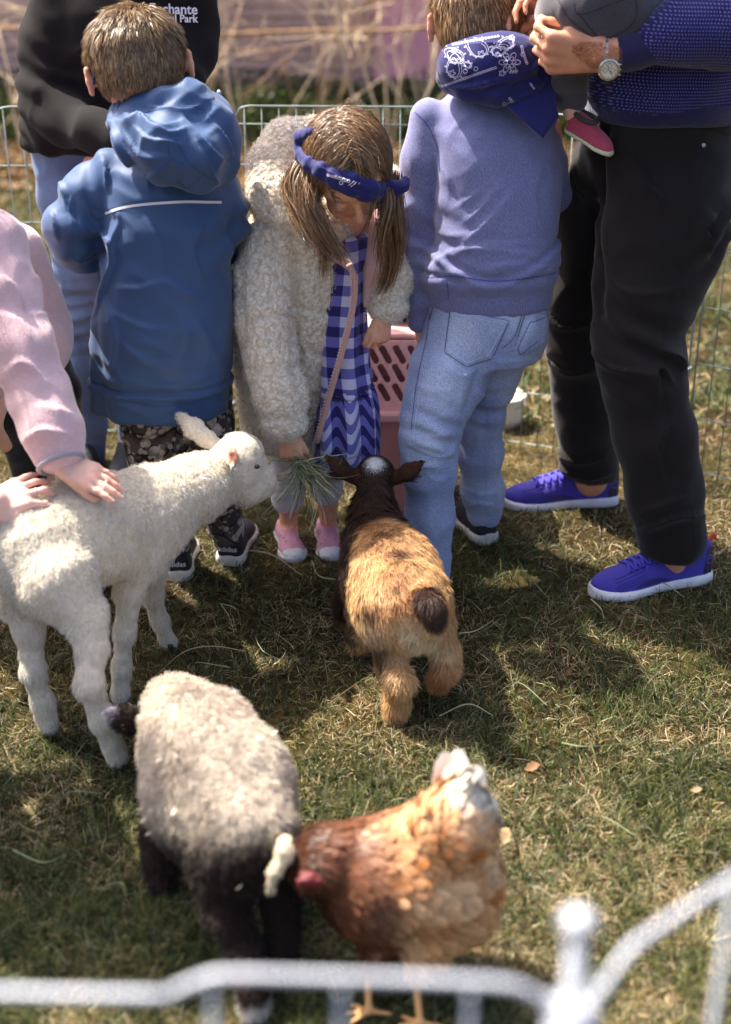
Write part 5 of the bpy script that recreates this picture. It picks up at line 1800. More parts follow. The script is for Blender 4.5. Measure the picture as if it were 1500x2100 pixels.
fixp(print_on('seam', [spline(pxs(l), 40) for l in ([(165, 385), (178, 420), (190, 450), (212, 445)], [(212, 430), (300, 411), (460, 407)], [(203, 800), (260, 822), (340, 832), (468, 812)])], V, Q, M_SEAM, jk, .0014, (*FRX, D0)))
s = Sdf(.022)
s.chain(px_chain([(255, 232, 2.87, 22), (290, 220, 2.82, 24), (340, 210, 2.80, 28), (395, 205, 2.81, 32), (435, 232, 2.86, 36), (452, 275, 2.90, 34)]))
s.chain(px_chain([(255, 245, 2.84, 26), (292, 285, 2.775, 46), (345, 300, 2.745, 56), (400, 315, 2.75, 58), (445, 300, 2.80, 46)]))
s.chain(px_chain([(370, 250, 2.78, 44), (430, 265, 2.80, 44), (460, 300, 2.84, 34)]))
s.chain(px_chain([(345, 335, 2.755, 42), (405, 345, 2.755, 42), (450, 340, 2.79, 32)]))
HOODF = creases([([(229, 250), (262, 252), (291, 240), (329, 262), (371, 254)], 13, 12, 's'), ([(232, 240), (250, 290), (268, 325), (283, 356)], 14, 13, 's'), ([(371, 240), (405, 280), (437, 312), (462, 332)], 14, 15, 's'),
    ([(257, 268), (295, 312), (347, 318)], 11, 11, 's'), ([(399, 285), (425, 335), (447, 376)], 12, 12, 's'), ([(302, 362), (325, 345), (350, 328)], 9, 10, 's'), ([(280, 258), (310, 285), (350, 290), (375, 300)], 10, 9, 's'),
    ([(440, 250), (465, 290), (478, 320)], 10, 11, 's'), ([(320, 262), (350, 275), (385, 268)], 9, 8, 's'), ([(345, 290), (362, 320), (385, 345)], 7, 8, 's'), ([(245, 262), (262, 300), (300, 330)], 9, 9, 's'), ([(300, 215), (360, 228), (420, 215)], 7, 9, 's')], 1.15)
hdp = add_fn(HOODF, folds(.006, 12, .003, 30, (1.3, 1, .8), 65, -.6),
             lambda V, N: .0025 * np.sin(V[:, 0] * 560) * np.exp(-(np.linalg.norm(V - P(262, 226, 2.84), axis=1) / .03) ** 4))
hdo, V, Q, N = skin('hood', s, .0044, M_RAIN, jk, 1, hdp, keep=True)
fixp(hdo)
D1 = P(380, 310, 2.7) - np.array([0, 0, CAM_H])
fixp(print_on('hood_seam', [spline(pxs(l, 2.7), 36) for l in ([(345, 292), (362, 288), (385, 330), (420, 358), (445, 372)], [(345, 292), (350, 322), (378, 336)], [(362, 368), (385, 385), (418, 357)], [(285, 232), (330, 222), (400, 216), (440, 240)], [(300, 370), (330, 345), (350, 330)])], V, Q, M_SEAM, hdo, .0016, ([0, 2.7, 0], [1, 0, 0], [0, 0, 1], D1)))
BH = [lin('#6e5339'), lin('#8b6c4a'), lin('#54402c'), lin('#a98a60')]
short_hair(hc1, Mb, hh1, BR, BH, 26000, .030, 5, whorl=(.12, -.22, .46), lowz=-.13, thick=.010, top_lift=1.0, messy=.22)
# spectacle ends behind the ears
for sg in (-1, 1):
    a = Hb(.38 * sg, -.02, .07); b = Hb(.40 * sg, -.14, .02)
    tube('spectacle_arm', [a + [0, .06, .01], a, b, b + [0, 0, -.02]], .0022, m_plain('blue_acetate', lin('#2f3a66'), .3), BR, 6)
# trousers with pale blossom-and-bone print
t = NT('patterned_trouser_cloth')
vv = t.tex('vor', 30, distance='EUCLIDEAN', feature='F1')
n_ = t.tex('noise', 30, detail=2)
v2 = t.tex('vor', 55, feature='F1')
msk = t.ramp(vv.outputs['Distance'], [(.36, (1, 1, 1)), (.40, (0, 0, 0))])
msk2 = t.ramp(v2.outputs['Distance'], [(.33, (1, 1, 1)), (.38, (0, 0, 0))])
sel = t.ramp(n_.outputs[0], [(.42, (0, 0, 0)), (.47, (1, 1, 1))])
line = t.new('ShaderNodeTexVoronoi', feature='DISTANCE_TO_EDGE'); line.inputs['Scale'].default_value = 20
tc_ = t.new('ShaderNodeTexCoord'); t.l.new(tc_.outputs['Object'], line.inputs['Vector'])
lm = t.ramp(line.outputs['Distance'], [(.03, (1, 1, 1)), (.05, (0, 0, 0))])
basec = t.ramp(t.tex('noise', 22, detail=1).outputs[0], [(.45, v3(lin('#4c4544'))), (.52, v3(lin('#5f5654')))])
c_ = t.mix(lm, basec, v3(lin('#2a2426')))
m2 = t.mix(1.0, msk2, sel, 'MULTIPLY')
c_ = t.mix(m2, c_, v3(lin('#a89d92')))
c_ = t.mix(t.mix(1.0, msk, t.ramp(n_.outputs[0], [(.3, (1, 1, 1)), (.55, (.2, .2, .2))]), 'MULTIPLY'), c_, v3(lin('#d6ccc0')))
t.base(c_); t.setp(Roughness=.9, Specular_IOR_Level=.2)
M_CAMO = t.m
s = Sdf(.02)
s.chain(px_chain([(312, 780, 2.87, 62), (313, 860, 2.865, 60), (318, 925, 2.86, 54), (328, 950, 2.862, 52), (345, 1040, 2.88, 44), (364, 1135, 2.905, 33)]))
s.chain(px_chain([(415, 780, 2.88, 58), (425, 860, 2.88, 50), (432, 930, 2.89, 46), (448, 1010, 2.92, 40), (464, 1105, 2.955, 31)]))
skin('trousers', s, .006, M_CAMO, BR, 2, add_fn(folds(.005, 13, .002, 30, (.6, .6, 1.5), 71), elbow_folds([(P(322, 945, 2.82), [0, 0, 1])], .007, 170, .05)))
M_BSH = m_plain('black_mesh_shoe', lin('#1c191c'), .75, bump=.5, bscale=700)
M_SOLE = m_plain('white_sole', lin('#cfcac2'), .6, var=.18, nscale=50)
for (hp, hd) in ((G(366, 1197), -.05), (G(470, 1166), .12)):
    Hn, Ms, F, VQ = shoe(BR, hp, hd, .20, .082, .082, M_BSH, M_SOLE, soleh=.030, collar=.30, thick_heel=1.15)
    dd = P(hp[0] * 0 + 366, 1150, hp[1]) - np.array([0, 0, CAM_H])
    fixp(text_on('heel_print', 'adidas', VQ[0], VQ[1], M_WHT, Hn, (F(-.024, .044, 0), Ms[:, 0], [0, 0, 1], Ms[:, 2] + np.array([0, 0, -.25])), .0175, bold=.0003))
    s = Sdf(.006); s.chain([(F(0, .065, .045), .027), (F(0, .085, .045), .030)])
    fixp(skin('sock', s, .004, m_plain('grey_sock', lin('#b5b0b6'), .95), Hn, 1))

# =============================== boy in the heather sweatshirt
SW = thing('person', 'boy in heather blue sweatshirt with navy bandana and light jeans seen from behind', 'person', tuple(G(940, 1180)))
s = Sdf(.015)
hc2 = P(985, 55, 3.04); hh2 = .225
Ms_, Hs = head(s, hc2, [.15, .90, -.38], [.02, .40, .90], hh2, ear_out=.012)
s.chain([(hc2 + [0, -.01, -.05], .052), (P(990, 200, 3.02), .055)])
rows(s, [(1003, 640, 2.96, 95, .08), (1012, 440, 2.98, 100, .08), (1005, 270, 3.0, 95, .065), (990, 220, 3.01, 60, .05)])
s.chain(px_chain([(872, 250, 3.0, 28), (860, 420, 2.98, 26), (862, 640, 2.98, 18)]))
s.chain(px_chain([(1120, 260, 3.0, 30), (1140, 400, 3.06, 26), (1090, 420, 3.24, 20)]))
hand(s, P(862, 640, 2.98), [.02, .3, -1], [-.9, -.2, 0], .14, -1, curls=((25, 35, 20),) * 4)
hand(s, P(1088, 420, 3.25), [-.2, .8, -.3], [0, .3, .9], .14, 1)
s.chain(px_chain([(950, 700, 2.94, 52), (882, 880, 2.87, 36), (882, 1130, 2.84, 24), (884, 1165, 2.86, 22)]))
s.chain(px_chain([(1045, 700, 2.98, 40), (984, 860, 3.02, 28), (990, 1040, 3.07, 20), (992, 1080, 3.09, 20)]))
skin('body', s, .0045, M_SKINP, SW, 1, None, skin_color(SK_K))
short_hair(hc2, Ms_, hh2, SW, [lin('#7a5736'), lin('#99744a'), lin('#5a3f28'), lin('#b9936a')], 17000, .036, 15, whorl=(-.05, -.2, .46), lowz=-.22, thick=.010, width=.0016)
t = m_cloth('heather_sweat', lin('#5f64a6'), var=.10, rough=.95, sheen=.25, weave=700, wstr=.20)
vst = t.stretch((900, 900, 160))
n_ = t.tex('noise', 1, vec=vst, detail=2)
t.base(t.mix(t.ramp(n_.outputs[0], [(.40, (.1, .1, .1)), (.70, (.55, .55, .55))]), v3(lin('#5c5e8c')), v3(lin('#a4a6c2'))))
M_SWT = t.m
s = Sdf(.028)
rows(s, [(1004, 622, 2.96, 124, .100), (1003, 580, 2.96, 130, .105), (1000, 562, 2.96, 142, .115), (1008, 530, 2.96, 140, .118), (1010, 490, 2.965, 130, .112), (1014, 430, 2.975, 132, .112), (1018, 370, 2.985, 132, .11), (1012, 310, 2.995, 132, .105), (1003, 262, 3.0, 124, .095), (992, 225, 3.01, 100, .08), (988, 190, 3.02, 58, .06)], p=2.2)
s.chain(px_chain([(880, 245, 3.0, 40), (864, 330, 2.99, 40), (858, 430, 2.98, 38), (861, 540, 2.975, 36), (862, 615, 2.975, 33)]), k=.018)
s.chain(px_chain([(862, 620, 2.975, 28), (863, 655, 2.98, 25)]), k=.008)
s.chain(px_chain([(1108, 252, 3.0, 38), (1122, 330, 3.02, 36), (1135, 400, 3.06, 34), (1100, 420, 3.2, 28)]), k=.018)
wz = lambda py: P(1000, py, 2.86)[2]
SWF = creases([([(949, 497), (1000, 450), (1061, 383)], 9, 14, 's'), ([(950, 455), (985, 425), (1033, 368)], 8, 12, 's'), ([(930, 425), (960, 405), (990, 385)], 7, 10, 's'), ([(875, 556), (910, 525), (960, 508), (1061, 516), (1150, 534)], 10, 14, 's'),
    ([(917, 530), (975, 505), (1033, 497), (1127, 500)], 8, 10, 's'), ([(898, 285), (889, 400), (884, 515)], 10, 9, 'v'), ([(1000, 545), (1060, 540), (1140, 552)], 9, 10, 's'), ([(890, 470), (930, 480), (990, 470)], 6, 12, 's'),
    ([(842, 300), (850, 360), (880, 400)], 6, 12, 's'), ([(838, 560), (860, 575), (888, 570)], 6, 9, 's'), ([(838, 600), (862, 612), (888, 606)], 6, 8, 's'), ([(1120, 330), (1100, 390), (1110, 460)], 7, 14, 's'), ([(930, 300), (960, 330), (965, 380)], 4, 14, 'r'), ([(905, 330), (925, 370), (920, 420)], 6, 12, 's')], .62)
sd = add_fn(SWF, folds(.0035, 9, .002, 24, (1.1, 1, .7), 81, -.7),
            lambda V, N: .006 * np.exp(-((V[:, 2] - wz(552) - .03 * np.sin(V[:, 0] * 18)) / .010) ** 2) - .005 * np.exp(-((V[:, 2] - wz(572)) / .005) ** 2) - .006 * np.exp(-((V[:, 2] - wz(528) - .04 * np.sin(V[:, 0] * 14 + 1)) / .010) ** 2),
            elbow_folds([(P(862, 600, 2.95), [0, 0, 1]), (P(900, 470, 2.9), [.5, 0, 1])], .003, 130, .07))
swo, V, Q, N = skin('sweatshirt', s, .006, M_SWT, SW, 2, sd, keep=True)
D2 = P(1000, 420, 2.9) - np.array([0, 0, CAM_H])
FR2 = ([0, 2.86, 0], [1, 0, 0], [0, 0, 1], D2)
M_SEAM2 = m_plain('sweat_seam', lin('#44498a'), .9)
fixp(print_on('seam', [spline(pxs(l, 2.86), 40) for l in ([(845, 222), (872, 250), (895, 300), (900, 350)], [(875, 572), (930, 566), (1010, 576), (1080, 570), (1150, 560)], [(918, 575), (920, 615)])], V, Q, M_SEAM2, swo, .0018, FR2))
# bandana
M_NAVY = m_cloth('navy_cotton', lin('#1f2160'), var=.10, rough=.7, sheen=.2, weave=1500, wstr=.15, bumpd=.0003).m
s = Sdf(.02)
rl = R(-4)
RM = np.array([[math.cos(rl), 0, -math.sin(rl)], [0, 1, 0], [math.sin(rl), 0, math.cos(rl)]])
s.chain(px_chain([(925, 155, 2.97, 30), (945, 135, 2.93, 42), (1000, 128, 2.90, 50), (1050, 125, 2.91, 48), (1085, 135, 2.95, 36)]), k=.03)
s.chain(px_chain([(925, 172, 2.96, 20), (960, 180, 2.91, 24), (1020, 188, 2.885, 28), (1080, 172, 2.91, 28), (1120, 150, 2.95, 22)]), k=.01)
s.chain(px_chain([(1085, 130, 2.92, 26), (1112, 138, 2.93, 24), (1118, 160, 2.93, 20)]), k=.01)
s.chain(px_chain([(1110, 170, 2.92, 18), (1128, 200, 2.90, 16)]), k=.008, flat=(0, -1, .1), fs=2.5)
BDF = creases([([(905, 178), (960, 172), (1020, 160), (1075, 150)], 12, 8, 's'), ([(1085, 150), (1095, 130), (1120, 112)], 12, 9, 's'), ([(1060, 165), (1095, 170), (1125, 160)], 9, 8, 's'), ([(940, 118), (960, 140), (965, 165)], 7, 9, 's'),
    ([(1000, 190), (1050, 198), (1100, 180)], 8, 8, 's'), ([(930, 100), (990, 90), (1060, 88)], 6, 7, 's'), ([(1100, 120), (1112, 140), (1106, 165)], 9, 8, 'v'), ([(1010, 105), (1040, 125), (1075, 135)], 4, 9, 's')])
bdp = add_fn(BDF, folds(.003, 14, .0015, 35, (.7, 1, 1.4), 85, .3), lambda V, N: -.008 * np.exp(-(seg_d(V, P(910, 178, 2.93), P(1060, 168, 2.87)) / .006) ** 2))
bdo, V, Q, N = skin('bandana', s, .004, M_NAVY, SW, 1, bdp, keep=True)
bto, VT, QT = slab('bandana_tail', [(1028, 205, 2.875), (1060, 190, 2.885), (1105, 172, 2.90), (1138, 205, 2.90), (1146, 240, 2.885), (1114, 283, 2.855), (1078, 252, 2.86)], .004, M_NAVY, bdo, 6, .008)
fixp(bto)
def ring(cx, cy, r, n=14): return [(cx + r * math.cos(a), cy + r * math.sin(a)) for a in np.linspace(0, 6.283, n)]
def paisley(cx, cy, r, ang, k=1.0, fl=1):
    out = []
    for i in range(30):
        a = i / 29 * 6.283
        rr = r * k * (1 - .48 * math.cos(a)) * .72
        x, y = rr * math.cos(a) * 1.15 - r * .25 * k, rr * math.sin(a)
        x -= .0
        y += fl * .35 * r * k * (max(0, -x / r) ** 2)
        out.append((cx + x * math.cos(ang) - y * math.sin(ang), cy + x * math.sin(ang) + y * math.cos(ang)))
    return out
def flower(cx, cy, r, n=6, inner=.35):
    out = []
    for i in range(n * 8 + 1):
        a = i / (n * 8) * 6.283
        out.append((cx + r * (inner + (1 - inner) * abs(math.cos(a * n / 2))) * math.cos(a), cy + r * (inner + (1 - inner) * abs(math.cos(a * n / 2))) * math.sin(a)))
    return out
def drop(cx, cy, r, ang): return paisley(cx, cy, r, ang, 1.0, 0)
S_, S2_ = [], []
for (x, y, r, a, f_) in ((940, 125, 21, 1.3, 1), (985, 112, 26, 1.45, 1), (1018, 112, 17, 1.9, -1), (1048, 92, 18, .5, 1), (925, 150, 24, 2.4, 1), (963, 137, 9, 1.2, 1)):
    S_ += [paisley(x, y, r, a, 1, f_), paisley(x, y, r * .78, a, 1, f_), flower(x + 3, y, r * .3, 5)]
    for q_ in paisley(x, y, r * 1.2, a, 1, f_)[::3]: S2_.append(ring(q_[0], q_[1], 1.5, 6))
S_ += [flower(1045, 128, 22, 6), flower(1045, 128, 13, 6), ring(1045, 128, 5), flower(932, 103, 7, 5), flower(932, 126, 6, 5), flower(1050, 78, 6, 5), flower(1030, 150, 7, 5), ring(955, 146, 4), ring(977, 141, 4), ring(1072, 112, 4)]
S_ += [flower(1040, 222, 15, 6), flower(1040, 222, 9, 6)]
for i in range(22):
    x = 908 + i * 5.2
    S_.append(drop(x, 178 - 40 * (i / 22) ** 1.0 - (0 if i < 2 else 0), 2.6, .8))
for i in range(16):
    S_.append(drop(930 + i * 6.2, 92 - 16 * (i / 15), 2.6, .8))
for i in range(9):
    S_.append(drop(1047 + i * 3.4, 203 + 5 * i * .6 + .2 * i, 2.5, .4)); S_.append(drop(1060 + i * 2.0, 238 - i * 3.2, 2.5, .4))
for i in range(10):
    S_.append(drop(1070 + i * 1.2, 98 + i * 4.6 - .1 * i * i, 2.6, 1.2)); S_.append(ring(1088 + 2 * i * .4, 172 + i, 1.6, 7) if i % 3 == 0 else ring(1062 - 2 * i, 142 + (i % 3) * 3, 1.8, 7))
D3 = P(1010, 150, 2.88) - np.array([0, 0, CAM_H])
fixp(print_on('paisley_print', [pxs(l, 2.88) for l in S_ + S2_], np.vstack([V, VT]), [tuple(int(i) for i in q) for q in Q] + [tuple(int(i) + len(V) for i in q) for q in QT], m_plain('paisley_white', lin('#cfcbe6'), .8), bdo, .00105, ([0, 2.88, 0], [1, 0, 0], [0, 0, 1], D3), off=.0009))
# jeans
M_JN2 = m_cloth('light_denim', None, var=.12, attr=True, weave=420, wstr=.35, sheen=.12, rough=.9).m
s = Sdf(.03)
rows(s, [(1003, 608, 2.96, 120, .098), (1002, 650, 2.96, 122, .104), (998, 690, 2.96, 124, .106), (985, 730, 2.955, 118, .10)], p=2.2)
s.chain(px_chain([(945, 700, 2.94, 74), (918, 775, 2.91, 76), (893, 835, 2.88, 62), (880, 890, 2.865, 56), (881, 960, 2.855, 51), (882, 1060, 2.85, 46), (883, 1165, 2.84, 43)]), k=.03)
s.chain(px_chain([(1050, 690, 2.975, 58), (1006, 775, 3.0, 50), (984, 850, 3.02, 46), (985, 930, 3.04, 42), (990, 1000, 3.06, 39), (994, 1050, 3.07, 37)]), k=.03)
kn = P(905, 850, 2.80)
JNF = creases([([(838, 908), (870, 925), (912, 932), (942, 900)], 11, 10, 's'), ([(832, 935), (860, 955), (905, 948)], 9, 9, 's'), ([(835, 885), (880, 895), (930, 880)], 8, 10, 's'), ([(905, 738), (950, 768), (1001, 740)], 8, 9, 's'),
    ([(985, 740), (965, 815), (945, 865)], 9, 9, 'v'), ([(975, 800), (1010, 815), (1050, 800)], 7, 9, 's'), ([(965, 850), (1000, 862), (1035, 850)], 7, 9, 's'), ([(850, 780), (890, 800), (940, 795)], 5, 14, 's'), ([(955, 1000), (990, 1012), (1032, 1003)], 6, 8, 's'),
    ([(960, 1035), (990, 1028), (1030, 1040)], 5, 7, 's'), ([(850, 840), (880, 860), (925, 845)], 5, 10, 's'), ([(1085, 625), (1078, 660), (1062, 720)], 6, 7, 'v'), ([(870, 960), (895, 985), (925, 975)], 5, 9, 's'), ([(985, 700), (1020, 740), (1080, 735)], 6, 10, 's')], 1.0)
jd2 = add_fn(JNF, raised([(924, 632), (1045, 658), (1010, 735), (958, 752), (912, 722)], 3.2), raised([(1122, 650), (1086, 660), (1060, 715), (1072, 730), (1115, 705)], 3.0), raised([(880, 612), (1000, 618), (1124, 612), (1124, 634), (1000, 634), (878, 640)], 2.0, 3), folds(.002, 14, .0014, 34, (.6, .6, 1.3), 91), elbow_folds([(P(885, 895, 2.81), [.25, 0, 1])], .0075, 150, .06), elbow_folds([(P(1000, 830, 2.96), [0, 0, 1])], .005, 130, .06),
             lambda V, N: -.006 * np.exp(-(seg_d(V, P(1085, 612, 2.85), P(1080, 720, 2.87)) / .006) ** 2) * 0)
jno, V, Q, N = skin('jeans', s, .0055, M_JN2, SW, 2, jd2, denim('#b9c2da', '#6b7aab', 8, [P(950, 690, 2.84), P(905, 800, 2.83), P(885, 920, 2.8), P(1080, 650, 2.85)], .06), keep=True)
D4 = P(980, 680, 2.85) - np.array([0, 0, CAM_H])
FR4 = ([0, 2.85, 0], [1, 0, 0], [0, 0, 1], D4)
M_ST = m_plain('denim_stitch', lin('#56618c'), .9); M_STL = m_plain('denim_edge', lin('#b9c0d8'), .9)
def poly_px(l, n=14):
    out = []
    for a, b in zip(l[:-1], l[1:]):
        for t_ in np.linspace(0, 1, n, endpoint=False): out.append((a[0] + (b[0] - a[0]) * t_, a[1] + (b[1] - a[1]) * t_))
    return np.array(pxs(out + [l[-1]], 2.85))
pk = [(924, 632), (1045, 658), (1010, 735), (958, 752), (912, 722), (924, 632)]
pk2 = [(930, 642), (1036, 665), (1003, 728), (958, 744), (919, 716), (930, 642)]
pkr = [(1120, 652), (1088, 662), (1062, 715), (1068, 728), (1105, 700)]
fixp(print_on('pocket_stitching', [poly_px(l) if l is pk or l is pkr else spline(pxs(l, 2.85), 60) for l in (pk, pkr, [(1070, 615), (1072, 640), (1055, 690), (1030, 715)], [(1076, 615), (1078, 640), (1061, 692)], [(980, 628), (1070, 645), (1124, 634)], [(880, 640), (872, 700), (855, 790), (845, 880)], [(888, 622), (880, 655)])], V, Q, M_ST, jno, .0017, FR4))
fixp(print_on('pocket_edge', [poly_px(l) if l is pk2 else spline(pxs(l, 2.85), 60) for l in (pk2, [(1118, 646), (1084, 656), (1058, 716)], [(862, 800), (852, 880), (850, 900)])], V, Q, M_STL, jno, .0015, FR4))
s = Sdf(.003)
bl_ = [P(1071, 617, 2.852), P(1070, 645, 2.85)]
Hn, Mx, F, VQ = shoe(SW, G(1003, 1120), -.42, .205, .080, .075, M_BSH, M_SOLE, soleh=.028, thick_heel=1.2)
sw = [(-.0405 * 1, .022, .035), (0, 0, 0)]
# tick shaped mark on the outer side of the shoe
tick = []
for a in np.linspace(0, 1, 14): tick.append((.150 - .105 * a, .050 - .030 * math.sin(a * 2.2) + .006 * a))
D5 = Mx[:, 0] * 1.0
fixp(print_on('tick_mark', [np.array([(x, y) for x, y in tick])], VQ[0], VQ[1], M_WHT, Hn, .0032, (F(-.2 * 0, 0, 0), Mx[:, 2], Mx[:, 1], D5), off=.001))
fixp(print_on('tick_mark', [np.array([(x, y) for x, y in tick])], VQ[0], VQ[1], M_WHT, Hn, .0032, (F(0, 0, 0), Mx[:, 2], Mx[:, 1], -D5), off=.001))
shoe(SW, G(885, 1206), -.1, .205, .080, .075, M_BSH, M_SOLE, soleh=.028)

# =============================== small girl in the fleece coat
GI = thing('person', 'small girl in cream teddy fleece coat and gingham dress holding out hay', 'person', tuple(G(640, 1130)))
s = Sdf(.012)
hc3 = P(716, 345, 2.84); hh3 = .205
ff3 = unit([.20, -.66, -.72]); uu3 = unit([-.12, -.70, .68])
Mg, Hg = head(s, hc3, ff3, uu3, hh3)
s.chain([(hc3 - Mg[:, 2] * .07 - Mg[:, 1] * .01, .045), (P(690, 500, 2.98), .05)])
rows(s, [(680, 800, 2.98, 60, .07), (690, 600, 2.98, 60, .07), (690, 480, 2.98, 70, .05)])
# arms and hands
s.chain(px_chain([(585, 490, 2.96, 30), (560, 650, 2.86, 27), (588, 860, 2.795, 21), (592, 888, 2.79, 19)]), k=.012)
tipsL = hand(s, P(590, 882, 2.79), [.12, -.12, -1], [-.25, -1, .1], .118, -1, curls=((25, 45, 30), (35, 60, 35), (45, 65, 35), (50, 70, 35)), thumb=(24, 12, 8), fr=1.12)
s.chain(px_chain([(770, 480, 2.98, 30), (800, 570, 2.95, 25), (790, 632, 2.91, 20), (786, 650, 2.90, 18)]), k=.012)
tipsR = hand(s, P(787, 645, 2.90), [-.12, -.15, -1], [.55, -.85, .1], .112, 1, curls=((30, 50, 30), (40, 55, 30), (45, 55, 30), (48, 50, 30)), thumb=(20, 14, 10), fr=1.12)
s.chain(px_chain([(625, 800, 3.0, 45), (592, 930, 3.0, 30), (592, 1030, 3.05, 21), (592, 1078, 3.07, 17), (594, 1100, 3.04, 18)]), k=.012)
s.chain(px_chain([(690, 800, 3.0, 45), (670, 930, 3.02, 30), (672, 1030, 3.07, 20), (673, 1078, 3.09, 16), (676, 1100, 3.06, 17)]), k=.012)
def gcol(V, N):
    C = skin_color(SK_G)(V, N)
    q = (V - hc3) @ Mg / hh3
    lip = np.exp(-(((q[:, 0]) / .085) ** 2 + ((q[:, 2] + .283) / .035) ** 2)) * (q[:, 1] > .3)
    C = C * (1 - .6 * lip[:, None]) + lin('#a8544a') * .6 * lip[:, None]
    ck = np.exp(-(((np.abs(q[:, 0]) - .2) / .1) ** 2 + ((q[:, 2] + .14) / .1) ** 2)) * (q[:, 1] > .2)
    C = C * (1 - .2 * ck[:, None]) + lin('#c8604a') * .2 * ck[:, None]
    br = np.exp(-(((np.abs(q[:, 0]) - .16) / .10) ** 4 + ((q[:, 2] - .125 + .25 * (np.abs(q[:, 0]) - .16) ** 2 * 8) / .016) ** 2)) * (q[:, 1] > .25)
    C = C * (1 - .7 * br[:, None]) + lin('#5a3c26') * .7 * br[:, None]
    la = np.exp(-(((np.abs(q[:, 0]) - .155) / .062) ** 4 + ((q[:, 2] + .012) / .009) ** 2)) * (q[:, 1] > .3)
    C = C * (1 - .85 * la[:, None]) + lin('#2b1a12') * .85 * la[:, None]
    return C
skin('body', s, .0032, M_SKINP, GI, 1, None, gcol)
M_NAIL = m_plain('purple_nail', lin('#8a2f74'), .15, spec=.8)
nails(tipsL, M_NAIL, GI, (0,)); nails(tipsR, M_NAIL, GI, (0, 1, 2, 3, 4))
# lashes
for sg in (-1, 1):
    pt = np.array([[Hg(.155 * sg + x * .06, .425 - abs(x) * .02 + .0, -.02 - .01 * (1 - x * x)), Hg(.155 * sg + x * .075, .455 - abs(x) * .02, -.045)] for x in np.linspace(-1, 1, 14)])
    ribbons('eyelashes', pt, np.repeat(Mg[:, 0][None], 14, 0), np.full(14, .0012), np.repeat(lin('#1c110c')[None], 14, 0), M_HAIR, GI, tip=.2)
# capris
s = Sdf(.015)
s.chain(px_chain([(622, 820, 3.0, 52), (594, 920, 3.0, 36), (590, 1000, 3.04, 33), (590, 1020, 3.05, 33)]))
s.chain(px_chain([(690, 820, 3.0, 50), (672, 920, 3.02, 35), (670, 990, 3.06, 31), (671, 1005, 3.065, 31)]))
M_CAP = m_cloth('white_cotton', lin('#d3ced6'), var=.06, weave=900, wstr=.15).m
skin('capri_trousers', s, .005, M_CAP, GI, 2, add_fn(folds(.002, 20, .001, 40, (.6, .6, 1.4), 95)))
# canvas slip-ons
M_PKC = m_plain('pink_canvas', lin('#c48aa0'), .9, var=.12, nscale=30, bump=.4, bscale=900); M_RUB = m_plain('white_rubber', lin('#cfcdd2'), .6, var=.1, nscale=60)
M_EYL = m_plain('steel_eyelet', lin('#c8c8cc'), .25, metal=1)
for (hp, hd) in ((G(584, 1092), math.pi - .20), (G(668, 1088), math.pi - .12)):
    Hn, Mx, F, VQ = shoe(GI, hp, hd, .172, .070, .052, M_PKC, M_RUB, soleh=.018, collar=.33, toecap=M_RUB, open_front=.5)
    bvh = BVHTree.FromPolygons([tuple(x) for x in VQ[0]], [tuple(int(i) for i in q) for q in VQ[1]])
    for i in range(3):
        for sg in (-1, 1):
            st = F(sg * (.013 + .003 * (2 - i)), .3, .085 + .014 * i)
            h = bvh.ray_cast(Vector(st), Vector(-Mx[:, 1]), 1)
            if h[0] is None: continue
            a = np.linspace(0, 6.283, 11)[:-1]
            fixp(tube('eyelet', np.array([np.array(h[0]) + Mx[:, 0] * math.cos(k) * .0022 + Mx[:, 2] * math.sin(k) * .0022 + np.array(h[1]) * .0006 for k in a]), .0009, M_EYL, Hn, 5, True))
# dress
t = NT('gingham')
a = t.new('ShaderNodeAttribute', attribute_name='uvw')
sp = t.new('ShaderNodeSeparateXYZ'); t.l.new(a.outputs['Vector'], sp.inputs[0])
def stripe(o_):
    f = t.new('ShaderNodeMath', operation='FRACT'); t.l.new(o_, f.inputs[0])
    g_ = t.new('ShaderNodeMath', operation='GREATER_THAN'); t.l.new(f.outputs[0], g_.inputs[0]); g_.inputs[1].default_value = .5
    return g_.outputs[0]
sa, sb = stripe(sp.outputs[0]), stripe(sp.outputs[1])
ad = t.new('ShaderNodeMath', operation='ADD'); t.l.new(sa, ad.inputs[0]); t.l.new(sb, ad.inputs[1])
dv = t.new('ShaderNodeMath', operation='MULTIPLY'); t.l.new(ad.outputs[0], dv.inputs[0]); dv.inputs[1].default_value = .5
cg = t.ramp(dv.outputs[0], [(0, v3(lin('#c9c4dc'))), (.3, v3(lin('#6f69b0'))), (.75, v3(lin('#2e2663')))], 'CONSTANT')
nn_ = t.tex('noise', 700, detail=2)
cg = t.mix(1.0, cg, t.ramp(nn_.outputs[0], [(.3, (.8, .8, .8)), (.7, (1.1, 1.1, 1.1))]), 'MULTIPLY')
t.base(cg); t.setp(Roughness=.9, Specular_IOR_Level=.2, Sheen_Weight=.2)
M_GING = t.m
s = Sdf(.015)
rows(s, [(700, 480, 2.93, 52, .05), (702, 560, 2.93, 50, .06), (705, 640, 2.94, 46, .065), (704, 740, 2.945, 52, .07), (706, 795, 2.945, 60, .075)], p=2.2)
rows(s, [(708, 800, 2.945, 58, .07), (709, 830, 2.945, 64, .08), (711, 900, 2.945, 64, .085), (711, 948, 2.945, 62, .088)], p=2.2, k=.004)
dz = P(700, 800, 2.9)[2]
def dress_d(V, N):
    a_ = np.arctan2(V[:, 0] - P(705, 800, 2.95)[0], 2.99 - V[:, 1])
    g_ = .55 + .45 * sstep(dz + .03, dz - .05, V[:, 2])
    return g_ * .007 * np.sin(a_ * 13 + 2 * noise(V, 6, 4)) - .004 * np.exp(-((V[:, 2] - dz) / .006) ** 2)
